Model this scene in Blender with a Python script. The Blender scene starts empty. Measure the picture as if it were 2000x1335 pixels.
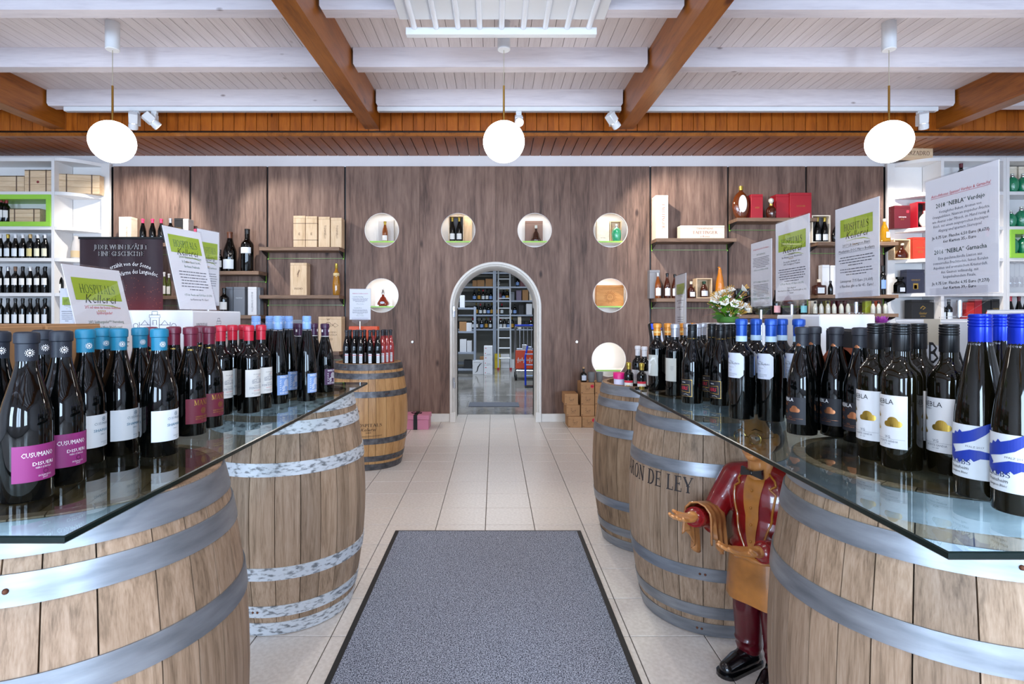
import bpy, bmesh, math, random
from mathutils import Vector, Matrix
R = math.radians
PI = math.pi
rnd = random.Random(7)
SC = bpy.context.scene
COL = SC.collection

# ------------------------------------------------------------------ camera
F, CX, HY, H = 1076.0, 966.0, 620.0, 1.29
cam = bpy.data.cameras.new('camera')
cam.sensor_fit = 'HORIZONTAL'; cam.sensor_width = 36.0
cam.lens = F / 2000 * 36
cam.shift_x = (1000 - CX) / 2000
cam.shift_y = -(667.5 - HY) / 2000
cam.clip_start = 0.05
camo = bpy.data.objects.new('camera', cam); COL.objects.link(camo)
camo.location = (0, 0, H); camo.rotation_euler = (PI / 2, 0, 0)
SC.camera = camo

# ------------------------------------------------------------------ world, lights, exposure
SC.view_settings.view_transform = 'Standard'
SC.view_settings.look = 'None'
SC.view_settings.gamma = 1.0
SC.view_settings.use_curve_mapping = False
SC.view_settings.exposure = 0.0
SC.cycles.max_bounces = 7
SC.cycles.transparent_max_bounces = 24
SC.cycles.sample_clamp_indirect = 6.0
SC.cycles.caustics_reflective = False
SC.cycles.caustics_refractive = False

w = bpy.data.worlds.new('daylight'); SC.world = w; w.use_nodes = True
w.node_tree.nodes['Background'].inputs[0].default_value = (0.62, 0.76, 1.0, 1)
w.node_tree.nodes['Background'].inputs[1].default_value = 1.5

def light(kind, name, loc, energy, color=(1, 1, 1), aim=None, **kw):
    d = bpy.data.lights.new(name, kind); d.energy = energy; d.color = color
    for k, v in kw.items(): setattr(d, k, v)
    o = bpy.data.objects.new(name, d); COL.objects.link(o); o.location = loc
    if aim is not None:
        o.rotation_euler = (Vector(aim) - Vector(loc)).to_track_quat('-Z', 'Y').to_euler()
    return o
DAY = (0.58, 0.77, 1.0)
# daylight coming in through the three shop windows behind the camera
for nm, xx, e in (('daylight_a', -3.9, 450), ('daylight_b', 0.0, 300), ('daylight_c', 3.9, 420)):
    light('AREA', nm, (xx, -5.45, 1.62), e, DAY, aim=(xx * .9, 2.0, 1.3), shape='RECTANGLE', size=1.9, size_y=2.3)
# unseen overhead lights: first inferred from floor shadows, other two added to brighten the floor
light('AREA', 'unseen_overhead_light', (1.15, -.35, 3.28), 38, (1, .95, .90), aim=(.75, 1.2, 0), shape='DISK', size=.22)
light('AREA', 'unseen_overhead_light', (-1.15, -.6, 3.28), 19, (1, .95, .90), aim=(-.5, 1.4, 0), shape='DISK', size=.22)
light('AREA', 'unseen_overhead_light', (.05, 2.2, 3.3), 14, (1, .95, .90), aim=(.05, 2.6, 0), shape='RECTANGLE', size=1.2, size_y=.12)

# ------------------------------------------------------------------ helpers
def lin(r, g=None, b=None):
    if g is None: r, g, b = r
    f = lambda c: (c / 255) / 12.92 if c / 255 <= 0.04045 else ((c / 255 + 0.055) / 1.055) ** 2.4
    return (f(r), f(g), f(b), 1.0)

def W(px, py, Y):
    """real point at depth Y for a place measured in the photograph"""
    return Vector(((px - CX) / F * Y, Y, H - (py - HY) / F * Y))
def XA(px, Y): return (px - CX) / F * Y
def ZA(py, Y): return H - (py - HY) / F * Y

class MB:
    def __init__(s): s.v = []; s.f = []; s.m = []; s.s = []
    def add(s, vs, fs, mi=0, smooth=False, M=None):
        b = len(s.v)
        s.v += [tuple(M @ Vector(q)) for q in vs] if M is not None else [tuple(q) for q in vs]
        for f in fs:
            s.f.append([b + i for i in f]); s.m.append(mi); s.s.append(smooth)
        return s
    def box(s, x0, x1, y0, y1, z0, z1, mi=0, b=0.0, M=None):
        if b <= 0:
            vs = [(x, y, z) for z in (z0, z1) for y in (y0, y1) for x in (x0, x1)]
            fs = [(0, 2, 3, 1), (4, 5, 7, 6), (0, 1, 5, 4), (2, 6, 7, 3), (0, 4, 6, 2), (1, 3, 7, 5)]
            return s.add(vs, fs, mi, False, M)
        X = (x0, x1); Y = (y0, y1); Z = (z0, z1); sg = (1, -1)
        vs = []; idx = {}
        for i in (0, 1):
            for j in (0, 1):
                for k in (0, 1):
                    for a in range(3):
                        p = [X[i], Y[j], Z[k]]; g = (i, j, k)
                        for c in range(3):
                            if c != a: p[c] += b * sg[g[c]]
                        idx[(i, j, k, a)] = len(vs); vs.append(p)
        I = lambda i, j, k, a: idx[(i, j, k, a)]
        fs = []
        for i in (0, 1):
            q = [I(i, 0, 0, 0), I(i, 1, 0, 0), I(i, 1, 1, 0), I(i, 0, 1, 0)]; fs.append(q if i else q[::-1])
            q = [I(0, i, 0, 1), I(0, i, 1, 1), I(1, i, 1, 1), I(1, i, 0, 1)]; fs.append(q if i else q[::-1])
            q = [I(0, 0, i, 2), I(1, 0, i, 2), I(1, 1, i, 2), I(0, 1, i, 2)]; fs.append(q if i else q[::-1])
        for i in (0, 1):
            for j in (0, 1):
                q = [I(i, j, 0, 0), I(i, j, 1, 0), I(i, j, 1, 1), I(i, j, 0, 1)]; fs.append(q[::-1] if i == j else q)
                q = [I(i, 0, j, 0), I(i, 1, j, 0), I(i, 1, j, 2), I(i, 0, j, 2)]; fs.append(q if i == j else q[::-1])
                q = [I(0, i, j, 1), I(1, i, j, 1), I(1, i, j, 2), I(0, i, j, 2)]; fs.append(q[::-1] if i == j else q)
                for k in (0, 1):
                    q = [I(i, j, k, 0), I(i, j, k, 1), I(i, j, k, 2)]
                    fs.append(q if (i + j + k) % 2 else q[::-1])
        return s.add(vs, fs, mi, False, M)
    def lathe(s, prof, seg=24, mi=0, a0=0.0, a1=2 * PI, o=(0, 0, 0), M=None, smooth=True, rx=1.0, ry=1.0):
        full = abs(a1 - a0 - 2 * PI) < 1e-6
        n = seg if full else seg + 1
        vs = []; fs = []
        for (r, z) in prof:
            for i in range(n):
                a = a0 + (a1 - a0) * i / seg
                vs.append((o[0] + rx * r * math.cos(a), o[1] + ry * r * math.sin(a), o[2] + z))
        for k in range(len(prof) - 1):
            for i in range(seg):
                j = (i + 1) % n if full else i + 1
                a, b, c, d = k * n + i, k * n + j, (k + 1) * n + j, (k + 1) * n + i
                if prof[k][0] < 1e-7: fs.append((a, c, d))
                elif prof[k + 1][0] < 1e-7: fs.append((a, b, d))
                else: fs.append((a, b, c, d))
        return s.add(vs, fs, mi, smooth, M)
    def tube(s, pts, r, seg=8, mi=0, cap=True, M=None, flat=1.0):
        pts = [Vector(p) for p in pts]; n = len(pts)
        rs = r if isinstance(r, (list, tuple)) else [r] * n
        vs = []; fs = []; up = None
        for i, p in enumerate(pts):
            t = (pts[min(i + 1, n - 1)] - pts[max(i - 1, 0)]).normalized()
            if up is None: up = Vector((0, 0, 1)) if abs(t.z) < 0.9 else Vector((1, 0, 0))
            u = t.cross(up).normalized(); v = u.cross(t).normalized(); up = v
            for k in range(seg):
                a = 2 * PI * k / seg
                vs.append(p + u * math.cos(a) * rs[i] + v * math.sin(a) * rs[i] * flat)
        for i in range(n - 1):
            for k in range(seg):
                k2 = (k + 1) % seg
                fs.append((i * seg + k, (i + 1) * seg + k, (i + 1) * seg + k2, i * seg + k2)[::-1])
        if cap:
            fs.append(tuple(range(seg))); fs.append(tuple(range((n - 1) * seg, n * seg))[::-1])
        return s.add(vs, fs, mi, True, M)
    def ball(s, c, r, seg=16, rings=10, mi=0, M=None):
        r = r if isinstance(r, (list, tuple)) else (r, r, r)
        vs = []; fs = []
        for k in range(rings + 1):
            t = -PI / 2 + PI * k / rings
            for i in range(seg):
                a = 2 * PI * i / seg
                vs.append((c[0] + r[0] * math.cos(t) * math.cos(a), c[1] + r[1] * math.cos(t) * math.sin(a), c[2] + r[2] * math.sin(t)))
        for k in range(rings):
            for i in range(seg):
                j = (i + 1) % seg
                fs.append((k * seg + i, k * seg + j, (k + 1) * seg + j, (k + 1) * seg + i))
        return s.add(vs, fs, mi, True, M)
    def ext(s, pts, d0, d1, mi=0, M=None, smooth=False):
        """2-D outline (x, y) extruded along z from d0 to d1, then moved by M"""
        n = len(pts)
        ar = sum(pts[i][0] * pts[(i + 1) % n][1] - pts[(i + 1) % n][0] * pts[i][1] for i in range(n))
        if ar < 0: pts = pts[::-1]
        vs = [(p[0], p[1], d0) for p in pts] + [(p[0], p[1], d1) for p in pts]
        fs = [tuple(range(n))[::-1], tuple(range(n, 2 * n))]
        s.add(vs, fs, mi, False, M)
        b = len(s.v) - 2 * n
        for i in range(n):
            j = (i + 1) % n
            s.f.append([b + i, b + j, b + n + j, b + n + i]); s.m.append(mi); s.s.append(smooth)
        return s
    def mesh(s, name, mats):
        me = bpy.data.meshes.new(name)
        me.from_pydata(s.v, [], s.f)
        for m in (mats if isinstance(mats, (list, tuple)) else [mats]): me.materials.append(m)
        me.polygons.foreach_set('material_index', s.m)
        me.polygons.foreach_set('use_smooth', s.s)
        me.update()
        if any(s.s): me.set_sharp_from_angle(angle=R(38))
        return me
    def obj(s, name, mats, parent=None, loc=None):
        return put(name, s.mesh(name, mats), parent, loc)

def put(name, me, parent=None, loc=None, rz=None):
    o = bpy.data.objects.new(name, me); COL.objects.link(o)
    if parent is not None: o.parent = parent
    if loc is not None: o.location = loc
    if rz is not None: o.rotation_euler[2] = rz
    return o
def tag(o, label=None, cat=None, group=None, kind=None):
    if label: o['label'] = label
    if cat: o['category'] = cat
    if group: o['group'] = group
    if kind: o['kind'] = kind
    return o
def thing(name, label, cat, loc=(0, 0, 0), rz=0.0, group=None):
    o = bpy.data.objects.new(name, None); COL.objects.link(o)
    o.empty_display_size = 0.05
    o.location = loc; o.rotation_euler[2] = rz
    return tag(o, label, cat, group)
def copy_tree(o, parent=None):
    c = o.copy(); COL.objects.link(c); c.parent = parent
    if parent is not None: c.matrix_parent_inverse = o.matrix_parent_inverse
    for ch in o.children: copy_tree(ch, c)
    return c
def place(proto, loc, rz, label, group=None, used=set()):
    """first call uses the prototype itself, later ones copy it with all its parts"""
    o = proto if proto.name not in used else copy_tree(proto)
    used.add(proto.name)
    o.location = loc; o.rotation_euler[2] = rz
    o['label'] = label
    if group: o['group'] = group
    return o
def structure(o): o['kind'] = 'structure'; return o

# ------------------------------------------------------------------ materials
MATS = {}
def nt(name):
    m = bpy.data.materials.new(name); m.use_nodes = True
    t = m.node_tree; b = t.nodes['Principled BSDF']
    return m, t, b
def mat(name, c, rough=0.5, metal=0.0, spec=0.5, coat=0.0, var=0.0, emit=0.0, noise=0.0, ns=40.0, bump=0.0, bs=200.0, alpha=1.0, sub=0.0):
    if name in MATS: return MATS[name]
    m, t, b = nt(name)
    col = lin(*c) if max(c) > 1.0 else (*c, 1)
    b.inputs['Base Color'].default_value = col
    b.inputs['Roughness'].default_value = rough
    b.inputs['Metallic'].default_value = metal
    b.inputs['Specular IOR Level'].default_value = spec
    b.inputs['Coat Weight'].default_value = coat
    if emit:
        b.inputs['Emission Color'].default_value = col; b.inputs['Emission Strength'].default_value = emit
    N = t.nodes.new; L = t.links.new
    src = None
    if noise:
        tc = N('ShaderNodeTexCoord'); nz = N('ShaderNodeTexNoise'); nz.inputs['Scale'].default_value = ns; nz.inputs['Detail'].default_value = 4
        L(tc.outputs['Object'], nz.inputs['Vector'])
        hv = N('ShaderNodeHueSaturation'); hv.inputs['Color'].default_value = col
        mr = N('ShaderNodeMapRange'); mr.inputs[1].default_value = 0.3; mr.inputs[2].default_value = 0.7
        mr.inputs[3].default_value = 1 - noise; mr.inputs[4].default_value = 1 + noise
        L(nz.outputs['Fac'], mr.inputs[0]); L(mr.outputs[0], hv.inputs['Value']); src = hv.outputs[0]
    if var:
        oi = N('ShaderNodeObjectInfo'); mr = N('ShaderNodeMapRange'); mr.inputs[3].default_value = 1 - var; mr.inputs[4].default_value = 1 + var
        hv = N('ShaderNodeHueSaturation'); hv.inputs['Color'].default_value = col
        if src: L(src, hv.inputs['Color'])
        L(oi.outputs['Random'], mr.inputs[0]); L(mr.outputs[0], hv.inputs['Value']); src = hv.outputs[0]
    if src: L(src, b.inputs['Base Color'])
    if bump:
        tc = N('ShaderNodeTexCoord'); nz = N('ShaderNodeTexNoise'); nz.inputs['Scale'].default_value = bs; nz.inputs['Detail'].default_value = 3
        bp = N('ShaderNodeBump'); bp.inputs['Strength'].default_value = bump; bp.inputs['Distance'].default_value = 0.004
        L(tc.outputs['Object'], nz.inputs['Vector']); L(nz.outputs['Fac'], bp.inputs['Height']); L(bp.outputs[0], b.inputs['Normal'])
    MATS[name] = m
    return m
def wood(name, cols, scale=(14, 14, 1.2), rough=0.5, var=0.12, spec=0.4, bump=0.15, knots=0.0, coat=0.0, dark=None):
    """grain runs along the axis with the small scale"""
    m, t, b = nt(name)
    N = t.nodes.new; L = t.links.new
    tc = N('ShaderNodeTexCoord'); oi = N('ShaderNodeObjectInfo')
    off = N('ShaderNodeVectorMath'); off.operation = 'SCALE'
    cb = N('ShaderNodeCombineXYZ')
    for k in range(3): L(oi.outputs['Random'], cb.inputs[k])
    L(cb.outputs[0], off.inputs[0]); off.inputs['Scale'].default_value = 37.0
    ad = N('ShaderNodeVectorMath'); L(tc.outputs['Object'], ad.inputs[0]); L(off.outputs[0], ad.inputs[1])
    mp = N('ShaderNodeMapping'); mp.inputs['Scale'].default_value = scale; L(ad.outputs[0], mp.inputs['Vector'])
    n1 = N('ShaderNodeTexNoise'); n1.inputs['Scale'].default_value = 1.0; n1.inputs['Detail'].default_value = 6; n1.inputs['Roughness'].default_value = 0.62; n1.inputs['Distortion'].default_value = 0.6
    L(mp.outputs[0], n1.inputs['Vector'])
    mp2 = N('ShaderNodeMapping'); mp2.inputs['Scale'].default_value = [s * 6 for s in scale]; L(ad.outputs[0], mp2.inputs['Vector'])
    n2 = N('ShaderNodeTexNoise'); n2.inputs['Scale'].default_value = 1.0; n2.inputs['Detail'].default_value = 3; L(mp2.outputs[0], n2.inputs['Vector'])
    mx = N('ShaderNodeMath'); mx.operation = 'MULTIPLY_ADD'; mx.inputs[1].default_value = 0.35
    L(n2.outputs['Fac'], mx.inputs[0])
    sb = N('ShaderNodeMath'); sb.operation = 'MULTIPLY_ADD'; sb.inputs[1].default_value = 0.8; sb.inputs[2].default_value = -0.07
    L(n1.outputs['Fac'], sb.inputs[0]); L(sb.outputs[0], mx.inputs[2])
    rp = N('ShaderNodeValToRGB'); e = rp.color_ramp.elements
    e[0].position = 0.30; e[0].color = lin(*cols[0]); e[1].position = 0.72; e[1].color = lin(*cols[-1])
    if len(cols) > 2:
        q = e.new(0.5); q.color = lin(*cols[1])
    L(mx.outputs[0], rp.inputs[0])
    src = rp.outputs[0]
    if knots:
        vo = N('ShaderNodeTexVoronoi'); vo.inputs['Scale'].default_value = knots
        mp3 = N('ShaderNodeMapping'); sm = max(scale); mp3.inputs['Scale'].default_value = [1.0 if s > sm * 0.5 else 0.45 for s in scale]
        L(ad.outputs[0], mp3.inputs['Vector']); L(mp3.outputs[0], vo.inputs['Vector'])
        kr = N('ShaderNodeMapRange'); kr.inputs[1].default_value = 0.03; kr.inputs[2].default_value = 0.075; L(vo.outputs['Distance'], kr.inputs[0])
        mk = N('ShaderNodeMix'); mk.data_type = 'RGBA'; mk.inputs[6].default_value = lin(*(dark or cols[0]))
        L(kr.outputs[0], mk.inputs[0]); L(src, mk.inputs[7]); src = mk.outputs[2]
    hv = N('ShaderNodeHueSaturation'); mr = N('ShaderNodeMapRange'); mr.inputs[3].default_value = 1 - var; mr.inputs[4].default_value = 1 + var
    L(oi.outputs['Random'], mr.inputs[0]); L(mr.outputs[0], hv.inputs['Value']); L(src, hv.inputs['Color'])
    L(hv.outputs[0], b.inputs['Base Color'])
    b.inputs['Roughness'].default_value = rough; b.inputs['Specular IOR Level'].default_value = spec; b.inputs['Coat Weight'].default_value = coat
    bp = N('ShaderNodeBump'); bp.inputs['Strength'].default_value = bump; bp.inputs['Distance'].default_value = 0.002
    L(mx.outputs[0], bp.inputs['Height']); L(bp.outputs[0], b.inputs['Normal'])
    MATS[name] = m
    return m
def speckle(name, c1, c2, scale, rough, lo=0.4, hi=0.6, metal=0.0, bump=0.0, detail=2.0, stretch=(1, 1, 1), spec=0.5):
    m, t, b = nt(name); N = t.nodes.new; L = t.links.new
    tc = N('ShaderNodeTexCoord'); mp = N('ShaderNodeMapping'); mp.inputs['Scale'].default_value = stretch
    L(tc.outputs['Object'], mp.inputs[0])
    nz = N('ShaderNodeTexNoise'); nz.inputs['Scale'].default_value = scale; nz.inputs['Detail'].default_value = detail; L(mp.outputs[0], nz.inputs['Vector'])
    rp = N('ShaderNodeValToRGB'); e = rp.color_ramp.elements
    e[0].position = lo; e[0].color = lin(*c1); e[1].position = hi; e[1].color = lin(*c2)
    L(nz.outputs['Fac'], rp.inputs[0]); L(rp.outputs[0], b.inputs['Base Color'])
    b.inputs['Roughness'].default_value = rough; b.inputs['Metallic'].default_value = metal; b.inputs['Specular IOR Level'].default_value = spec
    if bump:
        bp = N('ShaderNodeBump'); bp.inputs['Strength'].default_value = bump; bp.inputs['Distance'].default_value = 0.003
        L(nz.outputs['Fac'], bp.inputs['Height']); L(bp.outputs[0], b.inputs['Normal'])
    MATS[name] = m
    return m
def clear(name, tint, f0=0.04, rough=0.0):
    """thin clear sheet: tinted see-through plus a Schlick reflection that is the same from both sides"""
    m = bpy.data.materials.new(name); m.use_nodes = True; t = m.node_tree; t.nodes.clear()
    N = t.nodes.new; L = t.links.new
    out = N('ShaderNodeOutputMaterial'); mx = N('ShaderNodeMixShader'); tr = N('ShaderNodeBsdfTransparent'); gl = N('ShaderNodeBsdfGlossy'); lw = N('ShaderNodeLayerWeight')
    tr.inputs[0].default_value = (*tint, 1); gl.inputs['Roughness'].default_value = rough; lw.inputs[0].default_value = 0.5
    pw = N('ShaderNodeMath'); pw.operation = 'POWER'; pw.inputs[1].default_value = 5.0; L(lw.outputs['Facing'], pw.inputs[0])
    ma = N('ShaderNodeMath'); ma.operation = 'MULTIPLY_ADD'; ma.inputs[1].default_value = 1 - f0; ma.inputs[2].default_value = f0
    L(pw.outputs[0], ma.inputs[0]); L(ma.outputs[0], mx.inputs[0])
    L(tr.outputs[0], mx.inputs[1]); L(gl.outputs[0], mx.inputs[2]); L(mx.outputs[0], out.inputs[0])
    MATS[name] = m
    return m
# ---- material library
WHITE = mat('white_lacquer', (226, 224, 224), 0.35, noise=0.02, ns=6)
PLASTER = mat('white_plaster', (222, 219, 222), 0.8, bump=0.5, bs=90)
PAINT = mat('cream_painted_trim', (222, 219, 214), 0.4, noise=0.05, ns=9)
WHITEMETAL = mat('white_metal', (222, 224, 228), 0.3)
BLACK = mat('black_plastic', (14, 14, 17), 0.4)
RUBBER = mat('black_rubber', (16, 16, 20), 0.6)
PANEL = wood('brown_oak_panel', [(70, 53, 47), (117, 92, 81), (144, 118, 105)], (9, 9, 0.9), 0.55, 0.07, 0.3, 0.1, knots=2.6, dark=(58, 42, 38))
SHELFWOOD = wood('shelf_oak', [(92, 72, 60), (128, 102, 84), (146, 118, 98)], (1.2, 14, 14), 0.5, 0.05, 0.3)
RAFTER = wood('varnished_rafter', [(104, 54, 12), (142, 80, 24), (160, 96, 36)], (13, 1.2, 13), 0.32, 0.06, 0.5, 0.1, knots=2.2, dark=(88, 36, 8))
FASCIA = wood('varnished_fascia', [(118, 56, 8), (156, 80, 18), (174, 98, 30)], (15, 15, 1.5), 0.33, 0.12, 0.5, 0.1, knots=5, dark=(84, 34, 8))
SOFFIT = wood('varnished_soffit', [(108, 52, 8), (138, 72, 14), (154, 86, 22)], (15, 1.5, 15), 0.38, 0.1, 0.4, 0.1, knots=4, dark=(74, 32, 8))
WWOODX = wood('whitewashed_beam', [(198, 190, 196), (212, 205, 210), (220, 213, 217)], (1.2, 12, 12), 0.5, 0.03, 0.3, 0.08, knots=5, dark=(150, 138, 140))
WWOODY = wood('whitewashed_board', [(200, 190, 192), (214, 206, 208), (221, 213, 215)], (26, 1.1, 26), 0.5, 0.035, 0.3, 0.05, knots=4, dark=(170, 158, 158))
TILE = speckle('floor_tile', (210, 202, 195), (224, 217, 211), 60, 0.30, 0.35, 0.65, spec=0.4)
GROUT = mat('grout', (92, 86, 82), 0.9)
STONE = wood('storeroom_stone', [(104, 102, 98), (140, 136, 130), (158, 154, 148)], (2.5, 2.5, 2.5), 0.12, 0.14, 0.6, 0.0)
CARPET = speckle('grey_carpet', (54, 58, 70), (180, 186, 202), 240, 0.95, 0.40, 0.62, bump=0.6, detail=2, spec=0.1)
STEEL = speckle('zinc_steel', (122, 126, 132), (156, 160, 167), 7, 0.40, 0.3, 0.7, metal=0.7, detail=8, stretch=(1, 1, 6))
STEELPAINT = speckle('worn_white_hoop', (118, 120, 124), (204, 207, 212), 34, 0.5, 0.36, 0.50, metal=0.2, detail=12, stretch=(1, 1, 2.5))
STEELDARK = speckle('dark_hoop', (66, 66, 70), (112, 112, 116), 25, 0.45, 0.3, 0.7, metal=0.7, detail=5)
CHROME = mat('chrome', (200, 202, 206), 0.15, 1.0)
BRASS = mat('brass', (196, 156, 80), 0.25, 1.0)
RUST = mat('rusty_rivet', (110, 68, 50), 0.6, 0.6)
OAK = wood('barrel_oak', [(106, 85, 66), (150, 124, 101), (174, 149, 127)], (55, 55, 2.2), 0.55, 0.20, 0.35, 0.2)
OAKDARK = wood('weathered_barrel_oak', [(82, 64, 48), (138, 110, 84), (168, 140, 112)], (14, 14, 1.6), 0.6, 0.16, 0.3, 0.3)
OAKWARM = wood('varnished_barrel_oak', [(138, 96, 56), (174, 130, 82), (192, 150, 102)], (17, 17, 1.3), 0.4, 0.1, 0.45, 0.12)
HEADWOOD = wood('barrel_head', [(120, 92, 66), (150, 118, 86), (168, 136, 104)], (17, 1.3, 17), 0.55, 0.1, 0.3, 0.15)
GLASSTOP = clear('table_glass', (0.86, 0.94, 0.93), 0.05)
GLASSEDGE = mat('glass_edge', (6, 26, 25), 0.2, spec=0.3)
ACRYLIC = clear('clear_acrylic', (0.97, 0.97, 0.98), 0.035)
PALEWOOD = wood('pale_pine_box', [(196, 164, 128), (216, 188, 154), (226, 202, 172)], (2.0, 14, 14), 0.55, 0.05, 0.3, 0.08)
PALEWOODZ = wood('pale_pine_box_upright', [(196, 164, 128), (216, 188, 154), (226, 202, 172)], (14, 14, 2.0), 0.55, 0.05, 0.3, 0.08)
CREAMWOOD = wood('cream_wood_box', [(222, 206, 182), (234, 220, 200), (240, 228, 210)], (10, 10, 10), 0.5, 0.02, 0.3, 0.05)
KRAFT = mat('kraft_cardboard', (166, 124, 84), 0.85, noise=0.05, ns=25, var=0.05)
WHITECARD = mat('white_cardboard', (222, 223, 228), 0.7, noise=0.015, ns=10, var=0.02)
GREENEDGE = mat('lime_edge', (140, 205, 60), 0.4)
LIME = mat('lime_lacquer', (150, 206, 70), 0.35)
PAPER = mat('white_paper', (236, 237, 242), 0.6)
INK = mat('black_ink', (28, 28, 34), 0.7)
GREYINK = mat('grey_ink', (96, 98, 108), 0.7)
REDINK = mat('red_ink', (206, 40, 62), 0.7)
GREENINK = mat('green_ink', (20, 92, 62), 0.7)
LOGOGREEN = mat('logo_green', (160, 186, 30), 0.6)
GOLD = mat('gold_print', (206, 168, 84), 0.3, 0.85)
COPPER = mat('copper_foil', (208, 138, 96), 0.28, 0.9)
BOTTLE = mat('dark_bottle_glass', (3, 4, 4), 0.03, spec=0.5)
BOTTLEOLIVE = mat('olive_bottle_glass', (16, 14, 6), 0.03, spec=0.5)
AMBER = mat('amber_spirit', (122, 60, 16), 0.06, spec=0.6, coat=0.4)
COGNAC = mat('cognac_spirit', (62, 22, 9), 0.06, spec=0.6, coat=0.4)
ROSE = mat('rose_wine', (150, 44, 44), 0.06, spec=0.6, coat=0.4)
GREENGLASS = mat('green_glass', (20, 130, 92), 0.08, spec=0.7, coat=0.5)
PALEGLASS = mat('clear_bottle_glass', (196, 196, 186), 0.06, spec=0.6, coat=0.5)
GLOW = mat('lamp_globe', (255, 252, 246), 0.4, emit=9.0)
GREYCARD = mat('grey_carton', (120, 124, 132), 0.6)
BLACKCARD = mat('black_carton', (22, 22, 25), 0.5)
REDCARD = mat('red_carton', (165, 24, 40), 0.45)
DARKRED = mat('dark_red_carton', (88, 20, 32), 0.45)
NAVY = mat('navy_capsule', (24, 31, 44), 0.5)
def cc(name, c, rough=0.4, metal=0.0): return mat(name, c, rough, metal)

# ------------------------------------------------------------------ floor
PX, PY, TX0, TY0 = 0.303, 0.301, -0.663, 2.232
floor = structure(MB().box(-6.9, 6.9, -5.6, 7.36, -0.08, -0.004).obj('floor', GROUT))
floor['label'] = 'beige square ceramic tile floor of the shop'
g = 0.0022
tile_me = MB().box(-PX / 2 + g, PX / 2 - g, -PY / 2 + g, PY / 2 - g, -0.02, 0, b=0.0015).mesh('tile', TILE)
rest = MB()
for i in range(-21, 26):
    for j in range(-26, 17):
        cx, cy = TX0 + (i + 0.5) * PX, TY0 + (j + 0.5) * PY
        if cx < -6.8 or cx > 6.8 or cy > 7.28 or cy < -5.4: continue
        if -2.12 < cx < 1.95 and 1.33 < cy: put('tile', tile_me, floor, (cx, cy, 0))
        else: rest.box(cx - PX / 2 + g, cx + PX / 2 - g, cy - PY / 2 + g, cy + PY / 2 - g, -0.02, 0)
tag(rest.obj('outer_tiles', TILE, floor), kind='stuff')
# storeroom floor
fs = structure(MB().box(-4.2, 4.2, 7.36, 15.2, -0.08, -0.004).obj('floor_storeroom', GROUT))
sm = MB().box(-0.298, 0.298, -0.298, 0.298, -0.02, 0, b=0.001).mesh('stone_tile', STONE)
for i in range(-3, 3):
    for j in range(13):
        put('stone_tile', sm, fs, (0.3 + i * 0.6 + (0.2 if j % 2 else 0), 7.66 + j * 0.6, 0))

# ------------------------------------------------------------------ walls
wl = structure(MB().box(-7.0, -6.9, -5.6, 7.36, 0, 3.8).obj('wall_left', PLASTER))
wr = structure(MB().box(6.9, 7.0, -5.6, 7.36, 0, 3.8).obj('wall_right', PLASTER))
wins = ((-4.9, -2.9), (-1.0, 1.0), (2.9, 4.9))
wf = MB().box(-6.9, 6.9, -5.6, -5.5, 0, 0.4).box(-6.9, 6.9, -5.6, -5.5, 2.85, 3.8)
for a, b_ in ((-6.9, -4.9), (-2.9, -1.0), (1.0, 2.9), (4.9, 6.9)): wf.box(a, b_, -5.6, -5.5, 0.4, 2.85)
structure(wf.obj('wall_front', PLASTER))
for k, (a, b_) in enumerate(wins):
    wn = MB()
    wn.box(a, a + 0.06, -5.44, -5.36, 0.4, 2.85).box(b_ - 0.06, b_, -5.44, -5.36, 0.4, 2.85).box(a, b_, -5.44, -5.36, 0.4, 0.46).box(a, b_, -5.44, -5.36, 2.79, 2.85)
    wn.box((a + b_) / 2 - 0.06, (a + b_) / 2 + 0.06, -5.44, -5.36, 0.46, 2.79)
    structure(wn.obj('window_%d' % (k + 1), WHITEMETAL))

def plate(outer, holes, y0, y1, mi=0, mb=None):
    """flat board in the x-z plane with round or arched holes"""
    cu = bpy.data.curves.new('plate', 'CURVE'); cu.dimensions = '2D'; cu.fill_mode = 'BOTH'; cu.extrude = abs(y1 - y0) / 2
    for pts in [outer] + holes:
        sp = cu.splines.new('POLY'); sp.points.add(len(pts) - 1); sp.use_cyclic_u = True
        for i, p in enumerate(pts): sp.points[i].co = (p[0], p[1], 0, 1)
    o = bpy.data.objects.new('plate', cu); COL.objects.link(o)
    me = bpy.data.meshes.new_from_object(o.evaluated_get(bpy.context.evaluated_depsgraph_get()))
    mb = mb or MB(); ym = (y0 + y1) / 2
    mb.add([(v.co.x, ym - v.co.z, v.co.y) for v in me.vertices], [tuple(p.vertices) for p in me.polygons], mi)
    bpy.data.objects.remove(o); bpy.data.curves.remove(cu); bpy.data.meshes.remove(me)
    return mb
def circle(cx, cz, r, n=56): return [(cx + r * math.cos(2 * PI * i / n), cz + r * math.sin(2 * PI * i / n)) for i in range(n)]
AX, AZ, AR = 0.012, 1.415, 0.56     # arch centre, spring line, outer radius
def arch(r, n=36, zb=0.0): return [(AX - r, zb)] + [(AX + r * math.cos(PI - PI * i / n), AZ + r * math.sin(PI - PI * i / n)) for i in range(n + 1)] + [(AX + r, zb)]
YW = 6.84
wall = plate([(-6.9, 0)] + arch(0.5) + [(6.9, 0), (6.9, 3.34), (-6.9, 3.34)], [], 7.2, 7.36).obj('wall_back', PLASTER)
structure(wall); wall['label'] = 'back wall clad in dark brown oak panels with lit round niches'
MB().box(-6.9, 6.9, 6.87, 7.2, 3.168, 3.34).obj('plaster_band', PLASTER, wall)
JX = [-4.745, -3.78, -2.822, -1.858, -0.93, 0.012, 0.945, 1.935, 2.90, 3.87, 4.84]
PZ0, PZ1 = 0.10, 3.168
slot = 0.012
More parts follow.
